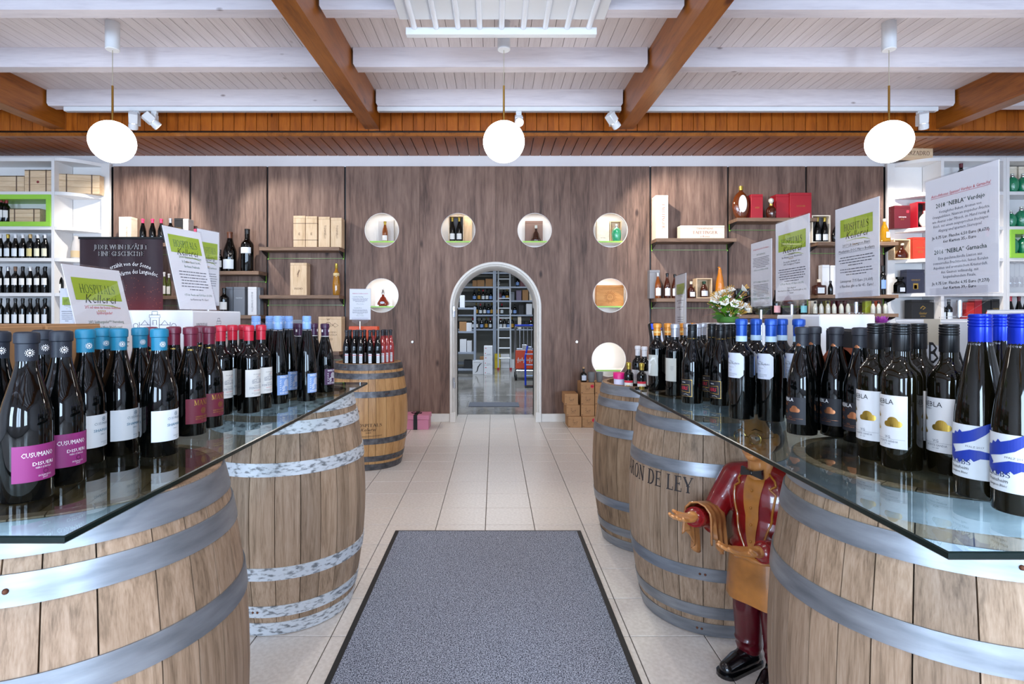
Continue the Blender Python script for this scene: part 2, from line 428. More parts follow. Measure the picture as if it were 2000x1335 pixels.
for k in range(10):
    a, b_ = JX[k], JX[k + 1]
    wide = k < 3 or k > 6
    a += slot if wide or k == 3 else 0.0012
    b_ -= slot if wide or k == 6 else 0.0012
    if k in (3, 4, 5, 6): continue
    MB().box(a, b_, YW, YW + 0.025, PZ0, PZ1, b=0.0015).obj('panel', PANEL, wall)
NICHE = [(-1.40, 2.375), (-0.452, 2.375), (0.497, 2.375), (1.44, 2.375), (-1.405, 1.565), (1.432, 1.565), (1.417, 0.77)]
NR = 0.213
def hole_for(k): return [circle(x, z, NR)[::-1] for (x, z) in NICHE if JX[k] < x < JX[k + 1]]
for k in (3, 6):
    a, b_ = JX[k] + (slot if k == 3 else 0.0012), JX[k + 1] - (slot if k == 6 else 0.0012)
    plate([(a, PZ0), (b_, PZ0), (b_, PZ1), (a, PZ1)], hole_for(k), YW, YW + 0.025).obj('panel', PANEL, wall)
n = 18
arcL = [(AX + AR * math.cos(PI - PI / 2 * i / n), AZ + AR * math.sin(PI / 2 * i / n)) for i in range(n + 1)]
a, b_ = JX[4] + 0.0012, JX[5] - 0.0012
plate([(a, PZ0), (AX - AR, PZ0)] + arcL[:-1] + [(b_, AZ + AR), (b_, PZ1), (a, PZ1)], hole_for(4), YW, YW + 0.025).obj('panel', PANEL, wall)
arcR = [(2 * AX - x, z) for (x, z) in arcL]
a, b_ = JX[5] + 0.0012, JX[6] - 0.0012
plate([(b_, PZ0), (AX + AR, PZ0)] + arcR[:-1] + [(a, AZ + AR), (a, PZ1), (b_, PZ1)], hole_for(5), YW, YW + 0.025).obj('panel', PANEL, wall)
# dark rails behind the open joints
for x in JX[:4] + JX[7:]: MB().box(x - 0.03, x + 0.03, YW + 0.026, YW + 0.03, PZ0, PZ1).obj('slot_rail', BLACK, wall)
for x in (-1.02, 1.02):
    MB().lathe([(0, 0.004), (0.008, 0.004), (0.009, 0.002), (0.014, 0.002), (0.016, -0.004)], 16, M=Matrix.Translation((x, YW - 0.004, 0.99)) @ Matrix.Rotation(PI / 2, 4, 'X')).obj('bolt', CHROME, wall)
for (x, z) in NICHE:
    nb = MB(); d0, d1 = YW + 0.026, YW + 0.33; hw = 0.27
    for q in ((x - hw - .01, x - hw, d0, d1, z - .25, z + .27), (x + hw, x + hw + .01, d0, d1, z - .25, z + .27), (x - hw, x + hw, d0, d1, z - .26, z - .25), (x - hw, x + hw, d0, d1, z + .27, z + .28), (x - hw, x + hw, d1, d1 + .01, z - .26, z + .28)): nb.box(*q)
    no = nb.obj('niche', WHITE, wall)
    rim = MB().lathe([(NR - 0.004, -0.003), (NR - 0.004, 0.026), (NR, 0.026), (NR, -0.003), (NR - 0.004, -0.003)], 48, M=Matrix.Translation((x, YW, z)) @ Matrix.Rotation(-PI / 2, 4, 'X')).obj('niche_ring', WHITE, no)
    MB().box(x - hw + 0.002, x + hw - 0.002, YW + 0.032, d1 - 0.002, z - 0.146, z - 0.132, b=0.001).obj('niche_shelf', WHITE, no)
    MB().box(x - hw + 0.002, x + hw - 0.002, YW + 0.028, YW + 0.0315, z - 0.148, z - 0.130).obj('shelf_edge', LIME, no)
    light('AREA', 'niche_lamp', (x, YW + 0.12, z + 0.262), 1.55, (1, 0.93, 0.80), aim=(x, YW + 0.16, z - 1), shape='RECTANGLE', size=0.4, size_y=0.12)
    light('AREA', 'niche_lamp', (x, YW + 0.15, z - 0.152), 0.3, (1, 0.93, 0.80), aim=(x, YW + 0.16, z - 1), shape='RECTANGLE', size=0.4, size_y=0.1)
# arched door lining
prof = [(0.50, 7.36), (0.50, 6.855), (0.505, 6.84), (0.512, 6.815), (0.52, 6.81), (0.528, 6.822), (0.54, 6.80), (0.556, 6.798), (0.566, 6.806), (0.566, 6.84)]
path = [(-1, 0, 0.0), (-1, 0, AZ)] ; tr = MB(); n = 40
rings = []
for (r, y) in prof:
    ring = [(AX - r, y, 0)] + [(AX + r * math.cos(PI - PI * i / n), y, AZ + r * math.sin(PI * i / n)) for i in range(n + 1)] + [(AX + r, y, 0)]
    rings.append(ring)
m_ = n + 3
tr.add([p for rg in rings for p in rg], [(k * m_ + i, k * m_ + i + 1, (k + 1) * m_ + i + 1, (k + 1) * m_ + i) for k in range(len(prof) - 1) for i in range(m_ - 1)], 0, True)
door = structure(tr.obj('door_1', PAINT)); door['label'] = 'white arched doorway lining opening into the storeroom'
for z in (0.42, 1.3):
    hb = MB().box(AX - 0.525, AX - 0.505, 6.80, 6.806, z, z + 0.13).tube([(AX - 0.505, 6.80, z), (AX - 0.505, 6.80, z + 0.07)], 0.011, 8)
    hb.obj('hinge', CHROME, door)
for s in (-1, 1): MB().box(AX + s * 0.53 - 0.035, AX + s * 0.53 + 0.035, 6.795, 6.84, 0, 0.12, b=0.003).obj('plinth_block', PAINT, door)
structure(MB().box(-4.745, AX - 0.57, 6.822, YW + 0.02, 0, 0.1, b=0.002).obj('baseboard_left', PAINT))
structure(MB().box(AX + 0.57, 4.84, 6.822, YW + 0.02, 0, 0.1, b=0.002).obj('baseboard_right', PAINT))
# storeroom shell
SRW = mat('storeroom_wall', (150, 148, 140), 0.9)
s_ = MB().box(-4.3, -4.2, 7.36, 15.2, 0, 3.2); structure(s_.obj('wall_storeroom_left', SRW))
structure(MB().box(4.2, 4.3, 7.36, 15.2, 0, 3.2).obj('wall_storeroom_right', SRW))
structure(MB().box(-4.3, 4.3, 15.1, 15.2, 0, 3.2).obj('wall_storeroom_back', SRW))
structure(MB().box(-4.3, 4.3, 7.36, 15.2, 3.2, 3.3).obj('ceiling_storeroom', SRW))
light('AREA', 'storeroom_tube', (0.3, 11.6, 3.1), 125, (0.78, 0.88, 1.0), aim=(0.3, 11.6, 0), shape='RECTANGLE', size=3.5, size_y=0.3)
light('AREA', 'storeroom_tube', (0.0, 8.6, 3.1), 60, (0.78, 0.88, 1.0), aim=(0.0, 8.6, 0), shape='RECTANGLE', size=2.5, size_y=0.3)

# ------------------------------------------------------------------ ceiling
SL = 0.02
zb = lambda y: 3.535 + SL * (y - 5.84)     # underside of the white purlins
zc = lambda y: zb(y) + 0.175               # white boards
zr = lambda y: 3.38 + SL * (y - 6.1)       # underside of the brown rafters
YF = 6.12
def slant(mb, x0, x1, y0, y1, f0, f1, mi=0):
    vs = [(x0, y0, f0(y0)), (x1, y0, f0(y0)), (x0, y1, f0(y1)), (x1, y1, f0(y1)), (x0, y0, f1(y0)), (x1, y0, f1(y0)), (x0, y1, f1(y1)), (x1, y1, f1(y1))]
    return mb.add(vs, [(0, 2, 3, 1), (4, 5, 7, 6), (0, 1, 5, 4), (2, 6, 7, 3), (0, 4, 6, 2), (1, 3, 7, 5)], mi)
ceil = structure(slant(MB(), -6.9, 6.9, -5.6, 7.36, lambda y: zc(y) + 0.012, lambda y: zc(y) + 0.1).obj('ceiling', mat('ceiling_gap', (86, 72, 66), 0.9)))
ceil['label'] = 'whitewashed board ceiling with white purlins and brown rafters'
bm_ = slant(MB(), -0.0479, 0.0479, -5.5, YF + 0.2, zc, lambda y: zc(y) + 0.02).mesh('ceiling_board', WWOODY)
for i in range(-69, 69): put('ceiling_board', bm_, ceil, (i * 0.1 + 0.05, 0, 0))
RX = [(-4.93, -4.77), (-1.435, -1.278), (1.38, 1.54), (4.9, 5.06)]
for a, b_ in RX: slant(MB(), a, b_, -5.5, YF, zr, zc).obj('rafter', RAFTER, ceil)
bays = [(-6.9, -4.95), (-4.75, -1.455), (-1.258, 1.36), (1.56, 4.88), (5.08, 6.9)]
for k in range(12):
    y = 5.84 - 0.945 * k
    for a, b_ in bays:
        pm = MB(); z0, z1 = zb(y), zc(y) + 0.005; c = 0.03
        pm.ext([(a, z1), (b_, z1), (b_, z0 + c), (b_ - c * 0.6, z0), (a + c * 0.6, z0), (a, z0 + c)], -y - 0.11, -y, M=Matrix.Rotation(PI / 2, 4, 'X'))
        pm.obj('purlin', WWOODX, ceil)
# fascia with upright boards, lip and sloping boards of the soffit
fas = structure(MB().box(-6.9, 6.9, YF + 0.03, YF + 0.05, 3.35, 3.9).obj('trim_1', BLACK)); fas['label'] = 'varnished upright board fascia above the back wall'
fm = MB().box(-0.0600, 0.0600, YF, YF + 0.025, 3.366, 3.72, b=0.003).mesh('fascia_board', FASCIA)
for i in range(-55, 55): put('fascia_board', fm, fas, (i * 0.1245 + 0.03, 0, 0))
sof = structure(MB().box(-6.9, 6.9, YF + 0.02, 6.87, 3.325, 3.335).obj('trim_2', BLACK)); sof['label'] = 'varnished plank soffit between fascia and back wall'
MB().box(-6.9, 6.9, YF - 0.03, YF + 0.03, 3.296, 3.337, b=0.004).obj('soffit_lip', RAFTER, sof)
sm2 = MB().box(-0.0588, 0.0588, YF + 0.03, 6.872, 3.306, 3.326, b=0.004).mesh('soffit_board', SOFFIT)
for i in range(-54, 55): put('soffit_board', sm2, sof, (i * 0.126, 0, 0))
# ------------------------------------------------------------------ lettering
_TC = {}
def sans(s, bold=0.0, shear=0.0):
    key = (s, bold, shear)
    if key not in _TC:
        cu = bpy.data.curves.new('t', 'FONT'); cu.body = s; cu.size = 1.0; cu.resolution_u = 1; cu.shear = shear; cu.fill_mode = 'FRONT'
        o = bpy.data.objects.new('t', cu); COL.objects.link(o)
        me = bpy.data.meshes.new_from_object(o.evaluated_get(bpy.context.evaluated_depsgraph_get()))
        vs = [(v.co.x, v.co.y) for v in me.vertices]; fs = [tuple(p.vertices) for p in me.polygons]
        bpy.data.objects.remove(o); bpy.data.curves.remove(cu); bpy.data.meshes.remove(me)
        w = max([v[0] for v in vs] or [0])
        if bold:      # heavier strokes: a second copy set slightly to the side
            nv_ = len(vs); d_ = min(.03, bold * 3); vs = vs + [(x + d_, y) for x, y in vs]; fs = fs + [tuple(i + nv_ for i in f) for f in fs]; w += d_
        _TC[key] = ([(x / 0.70, y / 0.70) for x, y in vs], fs, w / 0.70)
    return _TC[key]
def _stk(pts, ws):
    n = len(pts); L_ = []; R_ = []
    for i, p in enumerate(pts):
        a = pts[max(0, i - 1)]; b = pts[min(n - 1, i + 1)]
        dx, dy = b[0] - a[0], b[1] - a[1]; l = math.hypot(dx, dy) or 1
        w = ws[i] / 2 if isinstance(ws, (list, tuple)) else ws / 2
        L_.append((p[0] - dy / l * w, p[1] + dx / l * w)); R_.append((p[0] + dy / l * w, p[1] - dx / l * w))
    return [(L_[i], R_[i], R_[i + 1], L_[i + 1]) for i in range(n - 1)]
def _rect(x0, y0, x1, y1): return [((x0, y0), (x1, y0), (x1, y1), (x0, y1))]
def _stem(x, y0=0, y1=1, t=.15, s=.08): return _rect(x, y0, x + t, y1) + _rect(x - s, y0, x + t + s, y0 + .05) + _rect(x - s, y1 - .05, x + t + s, y1)
def _arc(cx, cy, rx, ry, a0, a1, thick=.15, thin=.06, n=14):
    ps = []; ws = []
    for i in range(n + 1):
        a = R(a0 + (a1 - a0) * i / n); ps.append((cx + rx * math.cos(a), cy + ry * math.sin(a))); ws.append(thin + (thick - thin) * abs(math.cos(a)))
    return _stk(ps, ws)
def _serif(ch):
    t = .15
    if ch == 'I': return _stem(.08), .31
    if ch == 'H': return _stem(.08) + _stem(.57) + _rect(.15, .48, .6, .54), .80
    if ch == 'L': return _stem(.08) + _rect(.1, 0, .6, .06) + _rect(.55, 0, .6, .25), .66
    if ch in 'EF':
        q = _stem(.08) + _rect(.1, .94, .58, 1) + _rect(.53, .76, .58, 1) + _rect(.1, .48, .48, .54) + _rect(.43, .40, .48, .62)
        return (q + _rect(.1, 0, .62, .06) + _rect(.57, 0, .62, .25), .68) if ch == 'E' else (q, .62)
    if ch == 'T': return _stem(.31, s=.09) + _rect(.02, .94, .75, 1) + _rect(.02, .76, .07, 1) + _rect(.70, .76, .75, 1), .77
    if ch == 'O': return _arc(.43, .5, .33, .47, 0, 360, n=26), .86
    if ch == 'C': return _arc(.43, .5, .33, .47, 45, 315, n=22) + _rect(.68, .7, .73, .97), .80
    if ch == 'G': return _arc(.43, .5, .33, .47, 45, 315, n=22) + _rect(.68, .7, .73, .97) + _rect(.62, .05, .76, .45) + _rect(.54, .42, .84, .47), .88
    if ch == 'D': return _stem(.08) + _arc(.30, .5, .40, .47, -90, 90) + _rect(.1, 0, .32, .06) + _rect(.1, .94, .32, 1), .82
    if ch == 'P': return _stem(.08) + _arc(.33, .74, .23, .23, -90, 90) + _rect(.1, .94, .35, 1) + _rect(.1, .48, .35, .54), .64
    if ch == 'B': return _stem(.08) + _arc(.32, .76, .20, .21, -90, 90) + _arc(.33, .27, .25, .24, -90, 90) + _rect(.1, .94, .34, 1) + _rect(.1, .49, .36, .55) + _rect(.1, 0, .36, .06), .70
    if ch == 'R': return _stem(.08) + _arc(.32, .75, .22, .22, -90, 90) + _rect(.1, .94, .35, 1) + _rect(.1, .49, .38, .55) + _stk([(.36, .52), (.72, .03)], .15) + _rect(.62, 0, .84, .05), .80
    if ch == 'S':
        p = [(.52, .78), (.45, .92), (.31, .96), (.16, .89), (.12, .75), (.19, .62), (.34, .52), (.48, .42), (.54, .27), (.47, .10), (.31, .04), (.15, .09), (.08, .25)]
        return _stk(p, [.05, .06, .07, .10, .13, .16, .17, .16, .13, .10, .07, .06, .05]) + _rect(.50, .72, .55, .98) + _rect(.06, .02, .11, .28), .62
    if ch == 'A': return _stk([(.08, .02), (.40, 1)], .07) + _stk([(.39, 1), (.72, .02)], .16) + _rect(.2, .32, .58, .38) + _rect(0, 0, .2, .05) + _rect(.56, 0, .86, .05), .84
    if ch == 'V': return _stk([(.10, .98), (.42, 0)], .16) + _stk([(.41, 0), (.74, .98)], .07) + _rect(0, .95, .26, 1) + _rect(.64, .95, .84, 1), .84
    if ch == 'N': return _rect(.12, 0, .19, 1) + _rect(.02, 0, .28, .05) + _rect(.66, 0, .73, 1) + _rect(.57, .95, .83, 1) + _stk([(.14, .98), (.70, .02)], .16) + _rect(0, .95, .18, 1), .86
    if ch == 'M': return _rect(.12, 0, .18, 1) + _rect(.02, 0, .28, .05) + _stem(.78) + _stk([(.16, .98), (.48, .05)], .15) + _stk([(.48, .05), (.82, .98)], .06) + _rect(.02, .95, .2, 1), 1.04
    if ch == 'U': return _stem(.10, .3, 1) + _rect(.10, .28, .25, .5) + _rect(.60, .3, .67, 1) + _rect(.51, .95, .76, 1) + _arc(.40, .32, .235, .29, 180, 360), .80
    if ch == 'Y': return _stem(.34, 0, .45) + _stk([(.10, .98), (.41, .42)], .15) + _stk([(.41, .42), (.72, .98)], .07) + _rect(0, .95, .26, 1) + _rect(.6, .95, .84, 1), .82
    if ch == 'K': return _stem(.08) + _stk([(.2, .42), (.66, .97)], .07) + _stk([(.34, .58), (.74, .02)], .15) + _rect(.54, .95, .78, 1) + _rect(.6, 0, .86, .05), .84
    if ch == 'Z': return _rect(.06, .94, .62, 1) + _rect(.06, 0, .64, .06) + _stk([(.58, .96), (.12, .04)], .15) + _rect(.06, .78, .11, 1) + _rect(.6, 0, .65, .24), .70
    return [], .38
def serif(s, gap=0.06):
    key = ('serif', s, gap)
    if key not in _TC:
        vs = []; fs = []; x = 0.0
        for ch in s:
            qs, w = _serif(ch)
            for q in qs:
                b = len(vs); vs += [(p[0] + x, p[1]) for p in q]
                ar = sum(q[i][0] * q[(i + 1) % 4][1] - q[(i + 1) % 4][0] * q[i][1] for i in range(4))
                fs.append((b, b + 1, b + 2, b + 3) if ar > 0 else (b + 3, b + 2, b + 1, b))
            x += w + gap
        _TC[key] = (vs, fs, x - gap)
    return _TC[key]
def slice_x(V, Q, d):
    """cut faces wider than d into upright strips so that they can bend round a bottle"""
    nv = list(V); nq = []
    def clip(poly, x, keep):
        out = []
        for i in range(len(poly)):
            a, b = poly[i], poly[(i + 1) % len(poly)]
            ia, ib = (a[0] - x) * keep >= 0, (b[0] - x) * keep >= 0
            if ia: out.append(a)
            if ia != ib:
                t = (x - a[0]) / (b[0] - a[0]); out.append((x, a[1] + (b[1] - a[1]) * t))
        return out
    for f in Q:
        poly = [V[i] for i in f]; x0 = min(p[0] for p in poly); x1 = max(p[0] for p in poly)
        if x1 - x0 <= d: nq.append(f); continue
        n = int(math.ceil((x1 - x0) / d))
        for k in range(n):
            a, b = x0 + (x1 - x0) * k / n, x0 + (x1 - x0) * (k + 1) / n
            c = clip(poly, a, 1) if k else poly
            if len(c) > 2 and k < n - 1: c = clip(c, b, -1)
            if len(c) > 2:
                o = len(nv); nv += c; nq.append(tuple(range(o, o + len(c))))
    return nv, nq
class Print:
    """flat print laid out in metres on a sheet (x right, y up), grouped by ink"""
    def __init__(s): s.d = {}
    def raw(s, ink, vs, fs):
        V, Q = s.d.setdefault(ink.name, ([], []))
        b = len(V); V += vs; Q += [tuple(b + i for i in f) for f in fs]
    def text(s, ink, t, x, y, h, align='c', font='sans', width=None, bold=0.0, shear=0.0, arcr=None):
        vs, fs, w = serif(t) if font == 'serif' else sans(t, bold, shear)
        k = h; kx = h if width is None else width / max(w, 1e-6)
        ox = x - (w * kx / 2 if align == 'c' else w * kx if align == 'r' else 0)
        out = [(ox + a * kx, y + b * k) for a, b in vs]
        if arcr:
            out = [(x + (arcr + b - y) * math.sin((a - x) / arcr), y + (arcr + b - y) * math.cos((a - x) / arcr) - arcr) for a, b in out]
        s.raw(ink, out, fs)
    def rect(s, ink, x0, y0, x1, y1): s.raw(ink, [(x0, y0), (x1, y0), (x1, y1), (x0, y1)], [(0, 1, 2, 3)])
    def poly(s, ink, pts):
        n = len(pts); ar = sum(pts[i][0] * pts[(i + 1) % n][1] - pts[(i + 1) % n][0] * pts[i][1] for i in range(n))
        s.raw(ink, pts if ar > 0 else pts[::-1], [tuple(range(n))])
    def stroke(s, ink, pts, w):
        for q in _stk(pts, w):
            ar = sum(q[i][0] * q[(i + 1) % 4][1] - q[(i + 1) % 4][0] * q[i][1] for i in range(4))
            s.raw(ink, list(q) if ar > 0 else list(q)[::-1], [(0, 1, 2, 3)])
    def ring(s, ink, x, y, r, w, n=20): s.stroke(ink, [(x + r * math.cos(2 * PI * i / n), y + r * math.sin(2 * PI * i / n)) for i in range(n + 1)], w)
    def disc(s, ink, x, y, r, n=20): s.poly(ink, [(x + r * math.cos(2 * PI * i / n), y + r * math.sin(2 * PI * i / n)) for i in range(n)])
    def para(s, ink, x, y, w, lines, lh, h, seed=1):
        """small print too fine to read: word-length dashes"""
        q = random.Random(seed)
        for k in range(lines):
            ww = w * (q.uniform(.86, 1) if k < lines - 1 else q.uniform(.3, .6)); xx = x - ww / 2
            while xx < x + ww / 2 - h:
                l = min(q.uniform(1.2, 4.5) * h, x + ww / 2 - xx)
                s.rect(ink, xx, y - k * lh, xx + l, y - k * lh + h * .62); xx += l + h * .6
    def build(s, name, fn, parent, strip=0.0):
        """fn maps (x, y) to a 3-D point"""
        out = []
        mb = MB(); mats = []
        for nm, (V, Q) in s.d.items():
            mats.append(bpy.data.materials[nm])
            if strip: V, Q = slice_x(V, Q, strip)
            mb.add([fn(a, b) for a, b in V], Q, len(mats) - 1)
        return mb.obj(name, mats, parent) if mats else None
def logo(p, x, y, w, small=False):
    """green shop emblem: box, capitals, script, stroke and stars; (x, y) is the box centre"""
    h = w * 0.38
    p.rect(LOGOGREEN, x - w / 2, y - h / 2, x + w / 2, y + h / 2)
    p.text(GREENINK, 'HOSPITALS', x, y - h * .18, h * .40, font='serif', width=w * .76)
    p.text(INK, 'Kellerei', x + w * .02, y - h * .62, h * .40, shear=.35)
    p.stroke(LOGOGREEN, [(x - w * .3, y - h * .74), (x, y - h * .70), (x + w * .25, y - h * .74), (x + w * .42, y - h * .86)], [w * .004, w * .01, w * .018, w * .004])
    for k in range(4): p.disc(GOLD, x + (k - 1.5) * w * .045 - w * .02, y - h * .98, w * .014, 6)
def flat(M, lift=0.0): return lambda a, b: tuple(M @ Vector((a, b, lift)))
def wrap(r, ang, z0, lift=0.0004):
    """round a bottle of radius r; x = 0 faces direction ang, y measured from z0"""
    return lambda a, b: ((r + lift) * math.cos(ang + a / r), (r + lift) * math.sin(ang + a / r), z0 + b)

# ------------------------------------------------------------------ barrels
def barrel(label, x, y, Hh=0.953, wood_=None, hoop=None, head=True, rot=0.0, rt=0.285, rb=0.345, brand=None, group='oak barrels', seed=0, drop=.055):
    q = random.Random(seed); wood_ = wood_ or OAK; hoop = hoop or STEEL
    t = thing('wine_barrel', label, 'barrel', (x, y, 0), rot, group)
    rad = lambda z: rb - (rb - rt) * (2 * z / Hh - 1) ** 2
    N = 27; ws = [q.uniform(.75, 1.3) for _ in range(N)]; tot = sum(ws); a = 0.0
    zs = [Hh * k / 12 for k in range(13)]
    for w_ in ws:
        da = 2 * PI * w_ / tot; off = q.uniform(-.0007, .0007); m = MB(); vs = []; fs = []; nc = 4
        for z in zs:
            for layer in (0, 1):
                r = rad(z) + off - (0.026 if layer else 0)
                for c in range(nc):
                    b = a + 0.0042 + (da - 0.0084) * c / (nc - 1)
                    vs.append((r * math.cos(b), r * math.sin(b), z))
        for k in range(12):
            o0, o1 = k * 2 * nc, (k + 1) * 2 * nc
            for c in range(nc - 1):
                fs.append((o0 + c, o0 + c + 1, o1 + c + 1, o1 + c))
                fs.append((o0 + nc + c + 1, o0 + nc + c, o1 + nc + c, o1 + nc + c + 1))
            fs.append((o0 + nc, o0, o1, o1 + nc)); fs.append((o0 + nc - 1, o0 + 2 * nc - 1, o1 + 2 * nc - 1, o1 + nc - 1))
        e = 12 * 2 * nc
        for c in range(nc - 1):
            fs.append((e + c, e + c + 1, e + nc + c + 1, e + nc + c)); fs.append((c + 1, c, nc + c, nc + c + 1))
        m.add(vs, fs, 0, True).obj('stave', wood_, t)
        a += da
    for (f0, f1) in ((.003, .062), (.088, .14), (.255, .31), (.69, .745), (.86, .912), (.938, .997)):
        z0, z1 = Hh * (1 - f1), Hh * (1 - f0); hm = MB()
        ps = [(rad(z0 + (z1 - z0) * k / 4), z0 + (z1 - z0) * k / 4) for k in range(5)]
        pr = [(ps[0][0] - .002, ps[0][1])] + [(r + .0036, z) for r, z in ps] + [(ps[-1][0] - .002, ps[-1][1])]
        ho = hm.lathe(pr, 64).obj('hoop', hoop, t)
        ra = q.uniform(0, 6.28) if hoop is not STEEL else -PI / 2 - rot + q.uniform(-.5, .9)
        rv = MB(); zm = (z0 + z1) / 2
        for dz, dd in ((0, -.03), (0, .03)):
            rr = rad(zm + dz) + .0036
            rv.ball((rr * math.cos(ra + dd), rr * math.sin(ra + dd), zm + dz), .005, 8, 5)
        rv.obj('rivet', RUST, ho)
    if head:
        for zz in (Hh - drop, .04):
            rr = rad(zz) - .027; nb = 7
            for k in range(nb):
                x0, x1 = -rr + 2 * rr * k / nb + .0008, -rr + 2 * rr * (k + 1) / nb - .0008
                pts = []
                for s in (1, -1):
                    seq = [x0 + (x1 - x0) * i / 5 for i in range(6)]
                    for xx in (seq if s == 1 else seq[::-1]):
                        pts.append((xx, s * math.sqrt(max(1e-6, rr * rr - xx * xx))))
                MB().ext(pts, zz - .02, zz).obj('head_board', HEADWOOD, t)
    if brand:
        p, za, ang = brand
        fn = lambda a_, b_: ((rad(za + b_) + .0012) * math.cos(ang - rot + a_ / rb), (rad(za + b_) + .0012) * math.sin(ang - rot + a_ / rb), za + b_)
        p.build('branding', fn, t, .03)
    return t
BRAND = mat('burnt_brand', (60, 38, 26), 0.8)
BINK = mat('stencil_ink', (38, 32, 34), 0.7)
pb = Print(); pb.text(BINK, 'BARON DE LEY', 0, 0, .062, font='serif', width=.445)
ph = Print(); ph.text(BRAND, 'HOSPITALS', 0, 0, .026, font='serif', width=.225); ph.text(BRAND, 'Kellerei', 0, -.036, .028, shear=.4)
for k in range(4): ph.disc(BRAND, -.018 + k * .012, -.05, .004, 6)
ph.stroke(BRAND, [(-.115, -.082), (.115, -.074)], .0025); ph.stroke(BRAND, [(-.115, -.088), (.115, -.08)], .0015)
barrel('oak barrel nearest the camera under the front end of the left glass table', -.905, 1.19, seed=1, rot=.3)
barrel('oak barrel with flaking white painted hoops under the far end of the left glass table', -.945, 2.52, wood_=OAK, hoop=STEELPAINT, seed=2, rot=1.1)
barrel('varnished golden oak barrel with burnt lettering carrying small red and rose bottles', -1.125, 4.92, .90, OAKWARM, STEELDARK, seed=3, drop=.004, brand=(ph, .38, -PI / 2 + .22))
barrel('oak barrel nearest the camera under the front end of the right glass table', 1.02, 1.285, seed=4, rot=.7)
barrel('oak barrel with black stencilled lettering behind the waiter statue under right glass table', .965, 2.50, seed=5, rot=2.0, brand=(pb, .585, -PI / 2 - 1.17))
barrel('weathered oak barrel carrying half bottles and a pink lidded tin', .93, 3.26, .91, OAKDARK, STEEL, seed=6, rot=.4)

# ------------------------------------------------------------------ glass table tops
ZG = 0.965
for (pts, lab) in (([(-1.48, .82), (-.64, .82), (-.64, 2.775), (-1.48, 2.775)], 'left clear glass table top resting on two oak barrels'), ([(.63, .765), (1.50, .765), (1.50, 2.95), (.63, 2.57)], 'right clear glass table top resting on two oak barrels')):
    gm = MB(); b = .002; c = [(sum(p[0] for p in pts) / 4, sum(p[1] for p in pts) / 4)][0]
    ins = [(x + (b if x < c[0] else -b), y + (b if y < c[1] else -b)) for x, y in pts]
    vs = [(x, y, ZG - .012) for x, y in ins] + [(x, y, ZG - .012 + b) for x, y in pts] + [(x, y, ZG - b) for x, y in pts] + [(x, y, ZG) for x, y in ins]
    gm.add(vs, [(3, 2, 1, 0), (12, 13, 14, 15)], 0)
    gm.add(vs, [(4 * k + i, 4 * k + (i + 1) % 4, 4 * k + 4 + (i + 1) % 4, 4 * k + 4 + i) for k in range(3) for i in range(4)], 1)
    tag(gm.obj('glass_table_top', [GLASSTOP, GLASSEDGE]), lab, 'table top', 'glass table tops')

# ------------------------------------------------------------------ entrance mat
mt = thing('door_mat', 'grey speckled carpet mat with black rubber border lying in the aisle', 'mat', (0, 0, 0))
MB().box(-.60, .52, .9, 3.33, 0.0, .006, b=.002).obj('rubber_border', RUBBER, mt)
MB().box(-.575, .495, .93, 3.305, .004, .012, b=.003).obj('carpet', CARPET, mt)
# ------------------------------------------------------------------ bottles
SHAPES = {
 'burgundy': [(.0, .004), (.70, .003), (.90, .0), (.975, .003), (1, .012), (1, .45), (.975, .51), (.87, .58), (.70, .66), (.535, .74), (.44, .80), (.405, .85), (.40, .97), (0, .97)],
 'bordeaux': [(.0, .004), (.70, .003), (.90, .0), (.975, .003), (1, .012), (1, .60), (.98, .635), (.89, .67), (.72, .70), (.54, .725), (.44, .755), (.41, .79), (.40, .97), (0, .97)],
 'flute': [(.0, .004), (.70, .003), (.90, .0), (.975, .003), (1, .012), (1, .38), (.975, .45), (.88, .55), (.73, .66), (.58, .76), (.46, .84), (.40, .90), (.395, .97), (0, .97)],
}
def body_mesh(shape, h, r, glass, seg=28, name='glass_body'):
    return MB().lathe([(a * r, b * h) for a, b in SHAPES[shape]], seg).mesh(name, glass)
def cap_mesh(h, r, ln, m, style='foil', seg=24, band=None):
    mb = MB(); rn = .40 * r + .0009; z0 = h - ln
    if style == 'foil':
        mb.lathe([(rn, z0), (rn + .0004, h - .022), (rn + .0026, h - .0205), (rn + .003, h - .007), (rn + .0018, h - .0025), (rn - .002, h - .0005), (0, h)], seg)
    else:
        pr = [(rn, z0), (rn + .0012, z0 + .002), (rn + .0012, h - .024)]
        for k in range(3): pr += [(rn + .0002, h - .023 + k * .0055), (rn + .0018, h - .0215 + k * .0055), (rn + .0018, h - .0195 + k * .0055), (rn + .0002, h - .018 + k * .0055)]
        mb.lathe(pr + [(rn + .0014, h - .005), (rn + .001, h - .0015), (rn - .002, h), (0, h)], seg)
    mats = [m]
    if band:
        bm, a, b = band; mats.append(bm); mb.lathe([(rn + .0002, h - a), (rn + .0009, h - a + .0003), (rn + .0009, h - b - .0003), (rn + .0002, h - b)], seg, mi=1)
    return mb.mesh('capsule', mats)
